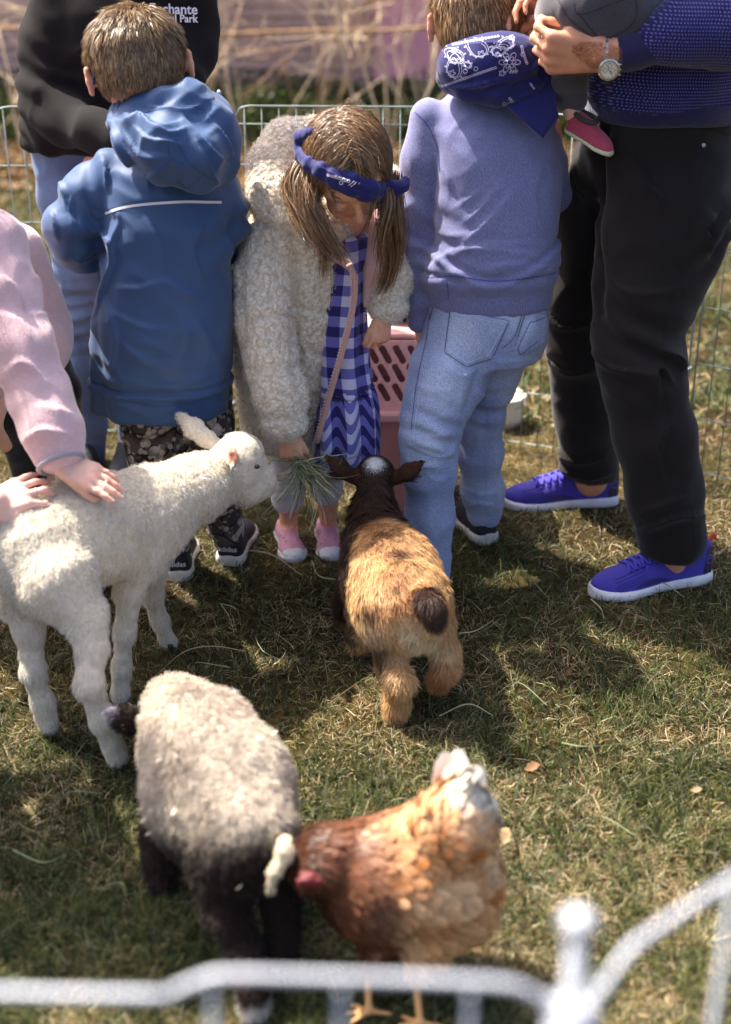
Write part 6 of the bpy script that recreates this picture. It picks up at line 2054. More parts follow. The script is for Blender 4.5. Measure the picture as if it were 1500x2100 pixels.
def dress_uv(V, N):
    a_ = np.arctan2(V[:, 0] - P(705, 800, 2.95)[0], 2.99 - V[:, 1])
    return np.stack([a_ * .085 / .046 + .12 * np.sin(V[:, 2] * 14), (V[:, 2] + .018 * np.sin(a_ * 13) * (V[:, 2] < dz)) / .046 + (V[:, 2] < dz) * .27, a_ * 0], 1)
skin('dress', s, .0042, M_GING, GI, 1, dress_d, None, dress_uv)
# coat
FLC = lin('#f4e9d8')
M_FLEECE = m_attr('teddy_fleece', rough=.95, spec=.1, trans=.0, var=.12, nscale=120, sheen=.4)
t = NT('teddy_skin')
vo = t.new('ShaderNodeTexVoronoi', feature='F1'); vo.inputs['Scale'].default_value = 95
tc_ = t.new('ShaderNodeTexCoord'); nz_ = t.tex('noise', 60, detail=2)
mm = t.new('ShaderNodeVectorMath', operation='MULTIPLY_ADD'); t.l.new(nz_.outputs['Color'], mm.inputs[0]); mm.inputs[1].default_value = (.015,) * 3; t.l.new(tc_.outputs['Object'], mm.inputs[2])
t.l.new(mm.outputs[0], vo.inputs['Vector'])
cc = t.ramp(vo.outputs['Distance'], [(.1, v3(FLC * 1.05)), (.5, v3(FLC * .92)), (.72, v3(FLC * np.array([.72, .64, .56])))])
t.base(cc); inv = t.new('ShaderNodeMath', operation='SUBTRACT'); inv.inputs[0].default_value = 1; t.l.new(vo.outputs['Distance'], inv.inputs[1])
t.l.new(t.bump(inv.outputs[0], 1.0, .008), t.b.inputs['Normal'])
t.setp(Roughness=.95, Sheen_Weight=.4, Specular_IOR_Level=.1)
M_TEDDY = t.m
def tufts(V, N):
    """packed fleece curls: a bump for every cell"""
    f = 98.0
    X = V * f + np.stack([noise(V, 40, 5), noise(V, 40, 6), noise(V, 40, 7)], 1) * .35
    i = np.floor(X).astype(np.int64)
    best = np.full(len(V), 9.0)
    for a in (-1, 0, 1):
        for b in (-1, 0, 1):
            for c in (-1, 0, 1):
                k = i + [a, b, c]
                pt = k + .5 + .42 * np.stack([_hash(k[:, 0], k[:, 1], k[:, 2], q_) for q_ in (1, 2, 3)], 1)
                best = np.minimum(best, np.linalg.norm(X - pt, axis=1))
    return .0042 * (1 - np.clip(best, 0, 1.1) ** 2) - .001
seam_zs = [P(560, y, 2.85)[2] for y in (545, 640, 735, 830)]
def quilt(V, N):
    r = 0
    for z in seam_zs:
        r = r - .009 * np.exp(-((V[:, 2] - z - .010 * np.sin(V[:, 0] * 25)) / .010) ** 2) * (.6 + .6 * noise(V, 12, 8))
    return r
s = Sdf(.02)
rows(s, [(580, 908, 3.0, 76, .085), (585, 850, 3.0, 90, .095), (588, 780, 2.99, 104, .10), (590, 700, 2.98, 114, .105), (600, 620, 2.975, 120, .11), (608, 550, 2.965, 118, .108), (622, 480, 2.955, 112, .095), (650, 430, 2.955, 100, .075), (665, 395, 2.96, 80, .06)], p=2.3)
s.chain(px_chain([(568, 478, 2.95, 60), (548, 560, 2.90, 62), (546, 650, 2.85, 60), (558, 740, 2.82, 56), (574, 810, 2.80, 52), (582, 858, 2.79, 47)]), k=.012)
zl = [P(722, 520, 2.9), P(730, 600, 2.9), P(703, 720, 2.9), P(650, 912, 2.9)]
# open front: cut everything right of the zip line in front
zc = [(735, 500, 610), (735, 600, 720), (700, 720, 912)]
s2 = Sdf(.02)
s2.pr = list(s.pr)
def zipcut(X, Y, Z):
    zz = np.array([p[2] for p in zl][::-1]); xx = np.array([p[0] for p in zl][::-1])
    lim = np.interp(Z, zz, xx)
    return -(X - lim) * .9 + 0 * Y
s.pr.append((np.array([-1e3] * 3), np.array([1e3] * 3), lambda X, Y, Z: np.maximum(zipcut(X, Y, Z), Z - P(700, 470, 2.9)[2]), .008, 'sub'))
s.chain(px_chain([(590, 455, 2.90, 52), (565, 400, 2.93, 50), (562, 340, 2.97, 47), (590, 295, 3.0, 42), (640, 270, 3.02, 32)]), k=.025)
s.chain(px_chain([(770, 455, 3.0, 44), (798, 510, 2.98, 40), (806, 570, 2.95, 40), (798, 622, 2.915, 42)]), k=.015)
s.chain(px_chain([(600, 300, 3.05, 45), (700, 300, 3.08, 45), (780, 380, 3.06, 45), (790, 450, 3.04, 40)]), k=.02)
CTF = creases([([(590, 462), (608, 560), (606, 700), (614, 850)], 16, 9, 'v'), ([(515, 440), (560, 470), (610, 490)], 12, 9, 'v'), ([(500, 480), (496, 600), (500, 760)], 10, 8, 'v'), ([(600, 400), (630, 450), (690, 500)], 8, 8, 'v')])
cto, V, Q, N = skin('coat', s, .0052, M_TEDDY, GI, 2, lambda V, N: tufts(V, N) + quilt(V, N) + .005 * noise(V, 10, 9) + CTF(V, N), keep=True)
rg = np.random.default_rng(51)
n = 85000
Pt, Nr = sample(V, Q, N, n, rg)
cellw = np.floor(Pt / .010).astype(np.int64)
lock = np.stack([_hash(cellw[:, 0], cellw[:, 1], cellw[:, 2], q_) for q_ in (4, 5, 6)], 1)
fixp(fur('fleece_pile', Pt, Nr, unit(lock + 1e-3), .0095 * (.5 + .8 * rg.random(n)), .0011 * (.6 + .6 * rg.random(n)), FLC * 1.0 * (.85 + .25 * rg.random((n, 1))), M_WOOL, cto, lift=.6, S=4, curl=.2, jitter=.5, rng=rg))
M_PINKL = m_cloth('pink_lining', lin('#d3a9a2'), var=.06, rough=.6, sheen=.2, weave=1200, wstr=.1).m
s = Sdf(.01)
s.chain(px_chain([(612, 365, 2.87, 14), (612, 430, 2.86, 16), (640, 480, 2.86, 16), (690, 520, 2.85, 16), (715, 545, 2.84, 12)]), flat=(0, 1, .3), fs=2)
s.chain(px_chain([(800, 410, 2.97, 32), (782, 480, 2.94, 34), (765, 560, 2.91, 22), (752, 625, 2.90, 10)]), flat=(0, 1, .3), fs=2.2)
fixp(skin('lining', s, .004, M_PINKL, cto, 2, folds(.002, 20)))
fixp(tube('zip_edge', spline([P(716, 540, 2.835), P(728, 575, 2.835), P(724, 630, 2.84), P(703, 715, 2.85), P(675, 815, 2.87), P(650, 905, 2.88)], 40) + [0, -.004, 0], .0068, m_cloth('rose_binding', lin('#cfa094'), var=.05, weave=1300, wstr=.1).m, cto, 10))
M_ZIP = m_plain('zip_teeth', lin('#d9bdb4'), .5)
zp = spline([P(833, 395, 2.93), P(812, 470, 2.92), P(780, 560, 2.90), P(750, 640, 2.895)], 46)
mt = box_mesh('zip_tooth', (.0045, .002, .0018), .0003); mt.materials.append(M_ZIP)
Vz, Fz = [], []
for zline, offy in ((zp, -.006), (spline([P(721, 560, 2.83), P(718, 630, 2.83), P(697, 715, 2.84), P(668, 815, 2.86), P(644, 905, 2.87)], 60), -.006)):
    for p in zline:
        b = len(Vz)
        for v in mt.vertices: Vz.append(tuple(np.array(v.co) + p + [0, offy, 0]))
        for f in mt.polygons: Fz.append(tuple(b + i for i in f.vertices))
me = bpy.data.meshes.new('zip_teeth'); me.from_pydata(Vz, [], Fz); me.update()
fixp(mesh_obj('zip_teeth', me, M_ZIP, cto))
# long hair: strands fall from the parting, wrap round the skull and hang
def long_hair(parent):
    rg = np.random.default_rng(77)
    E = np.array([.385, .45, .415]) * hh3; Ec = Hg(0, -.05, .11)
    s = Sdf(.01)
    s.ell(Ec, E, Mg)
    V, Q = s.mesh(.005, 1)
    q = (V - hc3) @ Mg / hh3
    keep = q[:, 2] > -.10 + .34 * sstep(.05, .34, q[:, 1]) - .25 * sstep(0, -.3, q[:, 1])
    fk = keep[Q].all(1); used = np.unique(Q[fk]); mp = np.full(len(V), -1); mp[used] = np.arange(len(used))
    V2, Q2 = V[used], mp[Q[fk]]; N2 = normals(V2, Q2)
    cols = np.array([lin(c) for c in ('#6a4a2f', '#8d6a48', '#ad8a62', '#50371f', '#7a583a')])
    root = mesh_obj('hair', raw_mesh('hair', V2, Q2, 4, np.repeat(lin('#5a4029')[None], len(V2), 0)), M_FUR, parent)
    n = 14000
    Pt, Nr = sample(V2, Q2, N2, n, rg)
    q = (Pt - hc3) @ Mg / hh3
    sgn = np.sign(q[:, 0] + .04 * np.sin(q[:, 1] * 9) + .02 * rg.normal(size=n))
    S = 10
    L = .085 * (.5 + .8 * rg.random(n))
    p = Pt + Nr * .002
    cell = np.floor(Pt / .018).astype(np.int64)
    lock = np.stack([_hash(cell[:, 0], cell[:, 1], cell[:, 2], k_) for k_ in (1, 2, 3)], 1)
    d = unit(sgn[:, None] * Mg[:, 0] + Mg[:, 1] * .05 - Mg[:, 2] * .3)
    lay = .003 + .010 * rg.random((n, 1)) ** 1.5
    pts = [p]
    for i in range(S - 1):
        l = (p - Ec) @ Mg / E
        nn = unit((l / E) @ Mg.T)
        d = unit(d + lock * .12 + np.array([0, 0, -.30]) + rg.normal(size=(n, 3)) * .04)
        d = unit(d - (d * nn).sum(1, keepdims=True) * nn)
        p = p + d * (L / (S - 1))[:, None]
        l = (p - Ec) @ Mg
        r_ = np.linalg.norm(l / (E + lay), axis=1, keepdims=True)
        p = (l / r_) @ Mg.T + Ec
        pts.append(p)
    pts = np.stack(pts, 1)
    c = cols[rg.integers(0, 5, n)] * (.75 + .5 * rg.random((n, 1)))
    lp = (pts - hc3) @ Mg / hh3
    bad = ((np.abs(lp[..., 0]) < .30) & (lp[..., 1] > .15) & (lp[..., 2] < .20)).any(1)
    pts, c = pts[~bad], c[~bad]
    out = unit(pts - Ec)
    T = unit(np.gradient(pts, axis=1))
    side = unit(np.cross(T, out + .3 * rg.normal(size=(len(pts), 1, 3))))
    ramp_ = np.linspace(.85, 1.1, S)[None, :, None]
    fixp(ribbons('hair_strands', pts, side, .0013 * (.6 + .7 * rg.random(len(pts))), np.clip(c[:, None] * ramp_, 0, .9), M_HAIR, root, tip=.25))
    # hanging locks: (points px, px, Y), radius px, strands
    locks = [([(622, 330, 2.86), (604, 365, 2.83), (600, 400, 2.81), (624, 449, 2.77), (665, 487, 2.75), (712, 528, 2.74)], 9, 260),
             ([(630, 335, 2.85), (612, 375, 2.82), (612, 420, 2.79), (645, 475, 2.75), (690, 530, 2.74)], 10, 300),
             ([(640, 345, 2.83), (634, 380, 2.79), (640, 430, 2.765), (662, 490, 2.75), (664, 562, 2.76)], 9, 260),
             ([(650, 365, 2.79), (643, 400, 2.77), (650, 445, 2.755), (678, 500, 2.75)], 6, 130),
             ([(645, 350, 2.82), (640, 400, 2.78), (650, 450, 2.755), (700, 540, 2.745)], 8, 200),
             ([(610, 345, 2.86), (608, 400, 2.84), (618, 450, 2.81), (650, 500, 2.78)], 10, 240),
             ([(800, 370, 2.84), (806, 420, 2.83), (809, 470, 2.82), (805, 530, 2.82), (790, 590, 2.83)], 9, 300),
             ([(795, 375, 2.82), (798, 430, 2.80), (800, 490, 2.81), (792, 560, 2.82), (778, 600, 2.83)], 9, 280),
             ([(796, 390, 2.79), (792, 430, 2.775), (786, 490, 2.775), (780, 540, 2.79)], 6, 150),
             ([(806, 360, 2.86), (812, 420, 2.85), (815, 480, 2.84), (808, 545, 2.84)], 8, 220),
             ([(775, 400, 2.76), (764, 425, 2.74), (752, 455, 2.74), (742, 492, 2.75)], 3, 22),
             ([(690, 385, 2.76), (684, 405, 2.75), (690, 430, 2.74)], 3, 16)]
    A, CC = [], []
    S = 12
    for gp, r, k in locks:
        base = np.array([P(x, y, Y) for x, y, Y in gp])
        cur = spline(base, 40)
        cur = cur[np.linspace(0, len(cur) - 1, S).astype(int)]
        rr = r * 2.85 / FPX
        off = rg.normal(size=(k, 1, 3)) * rr * .8 + np.sin(np.linspace(0, 1, S)[None, :, None] * 7 + r) * np.array([.004, .002, 0]) + np.round(rg.normal(size=(k, 1, 3)) * .8) * rr * .5
        t = np.linspace(0, 1, S)[None, :, None]
        ph = rg.random((k, 1, 1)) * 6.28
        q = cur[None] + off * (.75 + .6 * np.sin(t * 2.2 + .3) * .6) + np.sin(t * 5 + ph) * rg.normal(size=(k, 1, 3)) * .006 * t
        ext = (.7 + .45 * rg.random((k, 1, 1)))
        idx = np.clip(t * ext, 0, 1)
        ii = idx[:, :, 0] * (S - 1)
        i0 = np.floor(ii).astype(int); i1 = np.minimum(i0 + 1, S - 1); f = (ii - i0)[..., None]
        q = np.take_along_axis(q, i0[..., None].repeat(3, 2), 1) * (1 - f) + np.take_along_axis(q, i1[..., None].repeat(3, 2), 1) * f
        A.append(q); CC.append(cols[rg.integers(0, 5, k)] * (.55 + .5 * rg.random((k, 1))))
    A, CC = np.concatenate(A), np.concatenate(CC)
    T = unit(np.gradient(A, axis=1))
    side = unit(np.cross(T, np.array([0, -1, .2]) + .5 * rg.normal(size=(len(A), 1, 3))))
    fixp(ribbons('loose_locks', A, side, .0013 * (.6 + .7 * rg.random(len(A))), CC, M_HAIR, root, tip=.2))
    # flyaways
    k = 90
    st, nr = sample(V2, Q2, N2, k, rg)
    d = unit(nr + rg.normal(size=(k, 3)) * .5)
    pts = [st]; p = st
    bend = rg.normal(size=(k, 3)) * .25
    for i in range(9):
        d = unit(d + bend + np.array([0, 0, -.12])); p = p + d * .0075; pts.append(p)
    pts = np.stack(pts, 1)
    fixp(ribbons('flyaway_hairs', pts, unit(rg.normal(size=(k, 3))), np.full(k, .0006), cols[rg.integers(1, 3, k)] * 1.1, M_HAIR, root, tip=.4))
    return root
long_hair(GI)
# bandana headband
s = Sdf(.008)
def onhead(x, y, z, k=1.0):
    v = unit([x / .385, y / .45, z / .415]) * (np.array([.385, .45, .415]) * hh3 + .013)
    return Hg(0, -.05, .11) + Mg @ v
# the face turns towards the camera, so image left is +x of the head
sx = 1 if Mg[0, 0] < 0 else -1
def band_at(px, py, off=.008):
    """point where the sight line meets the hair, a little proud of it"""
    E_ = (np.array([.385, .45, .415]) * hh3 + off); Ec_ = Hg(0, -.05, .11)
    o_ = np.array([0, 0, CAM_H]); d_ = unit(P(px, py, 2.8) - o_)
    a = ((o_ - Ec_) @ Mg) / E_; b = (d_ @ Mg) / E_
    A, B, C_ = b @ b, 2 * a @ b, a @ a - 1
    D_ = B * B - 4 * A * C_
    t_ = (-B - math.sqrt(D_)) / (2 * A) if D_ > 0 else -B / (2 * A)
    return o_ + d_ * t_
bp = [(616, 300, 11), (622, 322, 11), (640, 338, 13), (664, 352, 15), (692, 366, 17), (722, 378, 19), (752, 389, 20), (780, 394, 19), (804, 390, 16)]
s.chain([(band_at(x, y), (r + 4) * 2.72 / FPX) for x, y, r in bp], k=.008, flat=unit(band_at(722, 378) - hc3), fs=1.9)
kp = band_at(806, 388)
s.ell(kp + [0, -.006, 0], [.020, .014, .017], k=.006)
s.chain([(kp, .012), (kp + [.018, -.004, .006], .013), (kp + [.026, .004, .018], .007)], k=.006)
s.chain([(band_at(616, 300), .011), (band_at(616, 300) + [.002, 0, .016], .014), (band_at(640, 272), .010)], k=.006)
HBF = creases([([(650, 340), (720, 372), (790, 385)], 5, 5, 's'), ([(660, 358), (730, 392), (800, 398)], 4, 5, 's'), ([(795, 375), (800, 390), (798, 405)], 6, 5, 'v'), ([(740, 380), (780, 392), (795, 390)], 4, 4, 's')])
hbo, V, Q, N = skin('headband', s, .0028, M_NAVY, GI, 1, add_fn(HBF, folds(.0015, 28, .001, 60, (.6, 1, 1.8), 99)), keep=True)
S_ = []
for i in range(9): S_.append(drop(675 + i * 5.2, 360 + i * 1.6, 2.8, .9))
S_ += [ring(700, 375, 4, 7), ring(707, 371, 2, 5)]
S_ += [[(715, 380), (727, 371)], [(719, 383), (731, 374)], [(735, 378), (738, 374)]]
Dh = P(700, 370, 2.74) - np.array([0, 0, CAM_H])
S_ = [spline(l, 8) if len(l) < 3 else l for l in S_]
fixp(print_on('paisley_print', [pxs(l, 2.74) for l in S_], V, Q, M_WHT, hbo, .0014, ([0, 2.74, 0], [1, 0, 0], [0, 0, 1], Dh), off=.0008))
# hay in her hand
HY = thing('hay_bunch', 'bunch of green and straw coloured hay held out to the lamb by the small girl', 'hay', tuple(P(612, 950, 2.76)))
rg = np.random.default_rng(88)
n = 230
st = P(612, 952, 2.755) + rg.normal(size=(n, 3)) * [.008, .008, .008]
dirs = unit(np.stack([.62 + .50 * rg.normal(size=n), -.15 + .35 * rg.normal(size=n), -.62 + .35 * rg.normal(size=n)], 1))
back = rg.random(n) < .05
dirs[back] = unit(np.stack([.4 + .6 * rg.normal(size=n), .0 * rg.normal(size=n), .9 + 0 * rg.normal(size=n)], 1))[back]
L = np.where(back, .04, .06 + .13 * rg.random(n) ** 1.5)
S = 9
pts = [st]; d = dirs; p = st
bendv = rg.normal(size=(n, 3)) * .22
for i in range(S - 1):
    d = unit(d + bendv + np.array([0, 0, -.06]) + rg.normal(size=(n, 3)) * .06)
    p = p + d * (L / (S - 1))[:, None]
    pts.append(p)
pts = np.stack(pts, 1)
hc_ = np.array([lin(c) for c in ('#8f9a72', '#a9a988', '#6d7a56', '#c2ba92', '#57634a', '#d0c9a6')])[rg.integers(0, 6, n)] * (.8 + .3 * rg.random((n, 1)))
ribbons('stalks', pts, unit(rg.normal(size=(n, 3))), .0024 * (.5 + .8 * rg.random(n)), hc_, M_HAY, HY, tip=.3)

# =============================== man in black trousers
MN = thing('person', 'man in navy knit jumper, black trousers and bright blue trainers carrying a toddler', 'person', tuple(G(1290, 1140)))
s = Sdf(.02)
mc = P(1400, -330, 2.95)
Mm, Hm = head(s, mc, [-.55, -.1, -.8], [-.5, -.1, .85], .235)
s.chain([(mc + [0, .0, -.08], .06), (P(1400, -130, 3.0), .065)])
rows(s, [(1365, 330, 3.0, 120, .11), (1390, 120, 3.02, 135, .11), (1400, -60, 3.0, 160, .10), (1400, -120, 3.0, 90, .08)])
s.chain(px_chain([(1520, -90, 2.92, 50), (1560, 40, 2.82, 42), (1340, 95, 2.78, 30), (1262, 112, 2.78, 31), (1232, 112, 2.78, 33)]), k=.02)
tipsM = hand(s, P(1236, 112, 2.785), [-1, .05, .02], [.05, -.9, -.45], .205, 1, curls=((42, 60, 40), (48, 62, 40), (50, 60, 40), (52, 60, 40)), thumb=(30, 30, 25), fr=1.05, k=.006)
s.chain(px_chain([(1300, -80, 3.08, 50), (1260, 60, 3.12, 42), (1210, 30, 3.0, 32), (1180, 20, 2.98, 28)]), k=.02)
hand(s, P(1180, 20, 2.98), [-.9, -.1, .2], [0, .5, .8], .19, 1, curls=((35, 40, 30),) * 4)
s.chain(px_chain([(1355, 470, 2.95, 85), (1310, 690, 2.86, 55), (1370, 1080, 2.81, 38), (1378, 1150, 2.84, 34)]))
s.chain(px_chain([(1230, 470, 3.1, 60), (1195, 700, 3.16, 50), (1208, 930, 3.24, 36), (1212, 985, 3.25, 34)]))
mo, V, Q, N = skin('body', s, .005, M_SKINP, MN, 1, None, skin_color(lin('#d99c7c')), keep=True)
rg = np.random.default_rng(61)
wp = P(1215, 125, 2.72)
Pt, Nr = sample(V, Q, N, 2600, rg, lambda C, N_: 1.0 * (np.linalg.norm((C - wp) * [.55, 1, 1], axis=1) < .05) * (N_[:, 1] < .2))
fur('arm_hair', Pt, Nr, np.array([[-1, 0, -.5]]) + 0 * Pt, .007 * (.5 + rg.random(2600)), .0006 * np.ones(2600), lin('#b06a3c') * (.8 + .4 * rg.random((2600, 1))), M_HAIR, MN, lift=.3, S=3, jitter=.4, rng=rg)
nails(tipsM, m_plain('nail', lin('#d8a898'), .35), MN, (0, 1, 2, 3, 4))
short_hair(mc, Mm, .235, MN, [lin('#4a3526'), lin('#6b4c33')], 4000, .02, 62)
M_TRS = m_cloth('black_trouser', lin('#191210'), var=.14, rough=.85, sheen=.12, weave=1200, wstr=.2, bumpd=.0003).m
s = Sdf(.03)
rows(s, [(1352, 215, 3.02, 150, .13), (1352, 300, 3.01, 152, .145), (1360, 400, 2.99, 140, .15), (1362, 465, 2.96, 128, .14)], p=2.2)
s.chain(px_chain([(1366, 430, 2.96, 130), (1345, 520, 2.93, 118), (1322, 600, 2.90, 104), (1304, 690, 2.865, 83), (1318, 770, 2.845, 82), (1344, 890, 2.83, 76), (1360, 1000, 2.83, 72), (1378, 1100, 2.835, 67)]), k=.03)
s.chain(px_chain([(1245, 330, 3.08, 72), (1220, 470, 3.11, 74), (1194, 600, 3.15, 76), (1192, 700, 3.17, 72), (1202, 850, 3.21, 60), (1209, 980, 3.245, 55)]), k=.03)
s.plane(P(1376, 1134, 2.83), [-.12, 0, -1]); 
TRF = creases([([(1374, 785), (1350, 756), (1348, 825)], 10, 12, 's'), ([(1402, 762), (1375, 735), (1340, 715)], 11, 12, 's'), ([(1215, 714), (1267, 752), (1345, 765)], 9, 16, 's'), ([(1313, 1082), (1383, 1052), (1444, 1058)], 10, 11, 's'), ([(1310, 1050), (1360, 1030), (1420, 1010)], 7, 12, 's'),
    ([(1150, 955), (1206, 972), (1262, 958)], 8, 9, 's'), ([(1145, 925), (1190, 940), (1250, 930)], 7, 9, 's'), ([(1250, 250), (1230, 330), (1222, 480), (1235, 640)], 14, 9, 'v'), ([(1300, 360), (1350, 400), (1360, 440)], 8, 16, 's'), ([(1470, 440), (1440, 470), (1455, 520)], 14, 14, 's'), ([(1240, 560), (1300, 600), (1400, 590)], 6, 22, 's'),
    ([(1125, 640), (1160, 670), (1215, 660)], 8, 12, 's'), ([(1130, 740), (1170, 760), (1225, 745)], 7, 12, 's'), ([(1270, 300), (1320, 340), (1330, 400)], 7, 14, 's'), ([(1380, 850), (1350, 930), (1370, 1010)], 6, 16, 's'), ([(1180, 330), (1190, 380), (1230, 420)], 8, 14, 's')], 2.2)
td = add_fn(TRF, folds(.005, 6, .0025, 15, (.8, .8, 1.2), 101, .5), elbow_folds([(P(1310, 700, 2.8), [.5, 0, 1])], .008, 95, .10), elbow_folds([(P(1480, 470, 2.9), [-.5, 0, 1])], .010, 80, .10))
tro, V, Q, N = skin('trousers', s, .0065, M_TRS, MN, 2, td, keep=True)
D6 = P(1350, 400, 2.9) - np.array([0, 0, CAM_H])
FR6 = ([0, 2.85, 0], [1, 0, 0], [0, 0, 1], D6)
M_SM6 = m_plain('trouser_seam', lin('#120d0f'), .9)
fixp(print_on('seam', [spline(pxs(l, 2.85), 60) for l in ([(1305, 232), (1310, 258), (1340, 280), (1400, 295), (1442, 298)], [(1445, 300), (1447, 240)], [(1445, 300), (1430, 400), (1390, 560), (1360, 700), (1375, 850), (1410, 1000), (1425, 1110)], [(1460, 262), (1500, 275)])], V, Q, M_SM6, tro, .0022, FR6))
s = Sdf(.001); bvh = BVHTree.FromPolygons([tuple(x) for x in V], [tuple(int(i) for i in q) for q in Q])
o0 = Vector((0, 0, CAM_H)); h = bvh.ray_cast(o0, (Vector(P(1443, 298, 2.85)) - o0).normalized())
if h[0] is not None:
    s.ell(np.array(h[0]), [.005, .003, .005]); fixp(skin('rivet', s, .0015, M_WIRE, tro, 0))
# knit jumper
t = NT('birdseye_knit')
a = t.new('ShaderNodeAttribute', attribute_name='uvw')
vo = t.new('ShaderNodeTexVoronoi', feature='F1'); vo.inputs['Scale'].default_value = 1; vo.inputs['Randomness'].default_value = .0
t.l.new(a.outputs['Vector'], vo.inputs['Vector'])
ck = t.ramp(vo.outputs['Distance'], [(.14, v3(lin('#6a6cae'))), (.30, v3(lin('#1e1a50')))])
t.base(ck); iv = t.new('ShaderNodeMath', operation='SUBTRACT'); iv.inputs[0].default_value = 1; t.l.new(vo.outputs['Distance'], iv.inputs[1])
t.l.new(t.bump(iv.outputs[0], .6, .003), t.b.inputs['Normal']); t.setp(Roughness=.9, Sheen_Weight=.2, Specular_IOR_Level=.2)
M_KNIT = t.m
def knit_uv(V, N):
    p = .0052
    v_ = V[:, 2] / p * .8
    return np.stack([(V[:, 0] + V[:, 1] * .5) / p + .5 * (np.floor(v_ + .5) % 2), v_, V[:, 0] * 0], 1)
t = m_cloth('ribbed_knit', lin('#1c1848'), var=.08, weave=900, wstr=.2)
wv = t.tex('wave', 150, vec=t.stretch((1, 1, .02)), bands_direction='X')
t.l.new(t.bump(wv.outputs[1], .6, .002), t.b.inputs['Normal'])
M_RIB = t.m
s = Sdf(.03)
rows(s, [(1365, 205, 3.02, 158, .15), (1375, 150, 3.02, 172, .165), (1395, 60, 3.02, 185, .165), (1400, -60, 3.0, 195, .15), (1400, -120, 3.0, 130, .11), (1400, -150, 3.0, 70, .07)], p=2.2)
s.chain(px_chain([(1290, 190, 3.0, 60), (1250, 170, 2.98, 40)]), k=.03)
s.chain(px_chain([(1520, -90, 2.92, 82), (1570, 20, 2.82, 78), (1480, 48, 2.79, 76), (1400, 65, 2.78, 62), (1345, 88, 2.78, 44)]), k=.03)
s.chain(px_chain([(1290, -90, 3.06, 80), (1262, 60, 3.12, 60), (1210, 30, 3.0, 40)]), k=.03)
jmp, V, Q, N = skin('jumper', s, .0075, M_KNIT, MN, 2, add_fn(folds(.009, 7, .004, 16, (1.2, 1, .8), 111, .7)), None, knit_uv, keep=True)
s = Sdf(.02)
rows(s, [(1362, 236, 3.02, 158, .15), (1364, 218, 3.02, 160, .153), (1368, 190, 3.02, 164, .158)], p=2.2)
fixp(skin('hem_rib', s, .007, M_RIB, jmp, 2, folds(.004, 8)))
s = Sdf(.01); s.chain(px_chain([(1350, 90, 2.78, 40), (1300, 104, 2.78, 38), (1256, 114, 2.78, 36)]))
fixp(skin('cuff', s, .005, M_RIB, jmp, 2))
s = Sdf(.01); s.chain(px_chain([(1196, 120, 3.06, 46), (1222, 200, 3.05, 40)]), k=.02)
# watch
WT = M_STEEL = m_plain('watch_steel', lin('#c9c6c2'), .22, metal=.95, var=.05)
wc = P(1240, 112, 2.785); wax = unit([-1, .05, .02]); e1 = unit(np.cross(wax, [0, 0, 1])); e2 = np.cross(e1, wax)
watch = bpy.data.objects.new('wristwatch', None); col(watch); watch.parent = MN; watch.matrix_parent_inverse = Matrix.Translation(-Vector(root_loc(MN))); _loc[watch.name] = (0, 0, 0)
Rw = .0345
lk = box_mesh('bracelet_link', (.0075, .0105, .0026), .0007); lk.materials.append(M_STEEL)
for i in range(22):
    a = i / 22 * 2 * math.pi
    nrm = e1 * math.cos(a) + e2 * math.sin(a)
    tg_ = -e1 * math.sin(a) + e2 * math.cos(a)
    for j in (-1, 0, 1):
        o = bpy.data.objects.new('bracelet_link', lk); col(o); o.parent = watch
        p = wc + nrm * (Rw + .001 * (j == 0)) + wax * j * .0062
        Mx4 = Matrix(np.column_stack([tg_ * 1.15, wax * .58, nrm]).tolist()).to_4x4()
        Mx4.translation = Vector(p)
        o.matrix_local = Mx4
# dial faces the viewer
nd = unit(np.array([.05, -1, -.12])); dc = P(1241, 132, 2.785) + nd * (Rw + .001)
du = unit(np.cross([0, 0, 1], nd)) * -1; dw = np.cross(nd, du)
def disc(r, z0, z1, mat, name, n=36, rin=0):
    V, F = [], []
    prof = [(rin, z1), (r * .94, z1), (r, z1 - .0006), (r, z0)]
    for rr, z in prof:
        for k in range(n):
            a = k / n * 6.2832
            V.append(dc + du * rr * math.cos(a) + dw * rr * math.sin(a) + nd * z)
    for i in range(len(prof) - 1):
        for k in range(n): F.append((i * n + k, i * n + (k + 1) % n, (i + 1) * n + (k + 1) % n, (i + 1) * n + k))
    o = mesh_obj(name, raw_mesh(name, np.array(V), np.array(F), 4, smooth=False), mat, watch); fixp(o); return o
disc(.0205, -.006, .004, M_STEEL, 'watch_case')
disc(.0195, 0, .0062, M_STEEL, 'bezel', rin=.0162)
disc(.0165, .002, .0052, m_plain('silver_dial', lin('#dcd6c4'), .35, metal=.2), 'dial')
M_BLKP = m_plain('dial_black', (.02, .02, .02), .4)
for (a, b, w) in (((0, 0), (-.006, .008), .0012), ((0, 0), (.004, -.009), .0009)):
    fixp(tube('watch_hand', [dc + du * a[0] + dw * a[1] + nd * .0058, dc + du * b[0] + dw * b[1] + nd * .0058], w * .6, M_BLKP, watch, 4))
for (x, y) in ((-.0075, 0), (.0075, 0), (0, -.0085)):
    fixp(tube('subdial', np.array([dc + du * (x + .0038 * math.cos(a)) + dw * (y + .0038 * math.sin(a)) + nd * .0053 for a in np.linspace(0, 6.2832, 17)[:-1]]), .0004, M_BLKP, watch, 4, True))
for k in range(12):
    a = k / 12 * 6.2832
    fixp(tube('hour_mark', [dc + du * .0125 * math.cos(a) + dw * .0125 * math.sin(a) + nd * .0053, dc + du * .015 * math.cos(a) + dw * .015 * math.sin(a) + nd * .0053], .0005, M_BLKP, watch, 4))
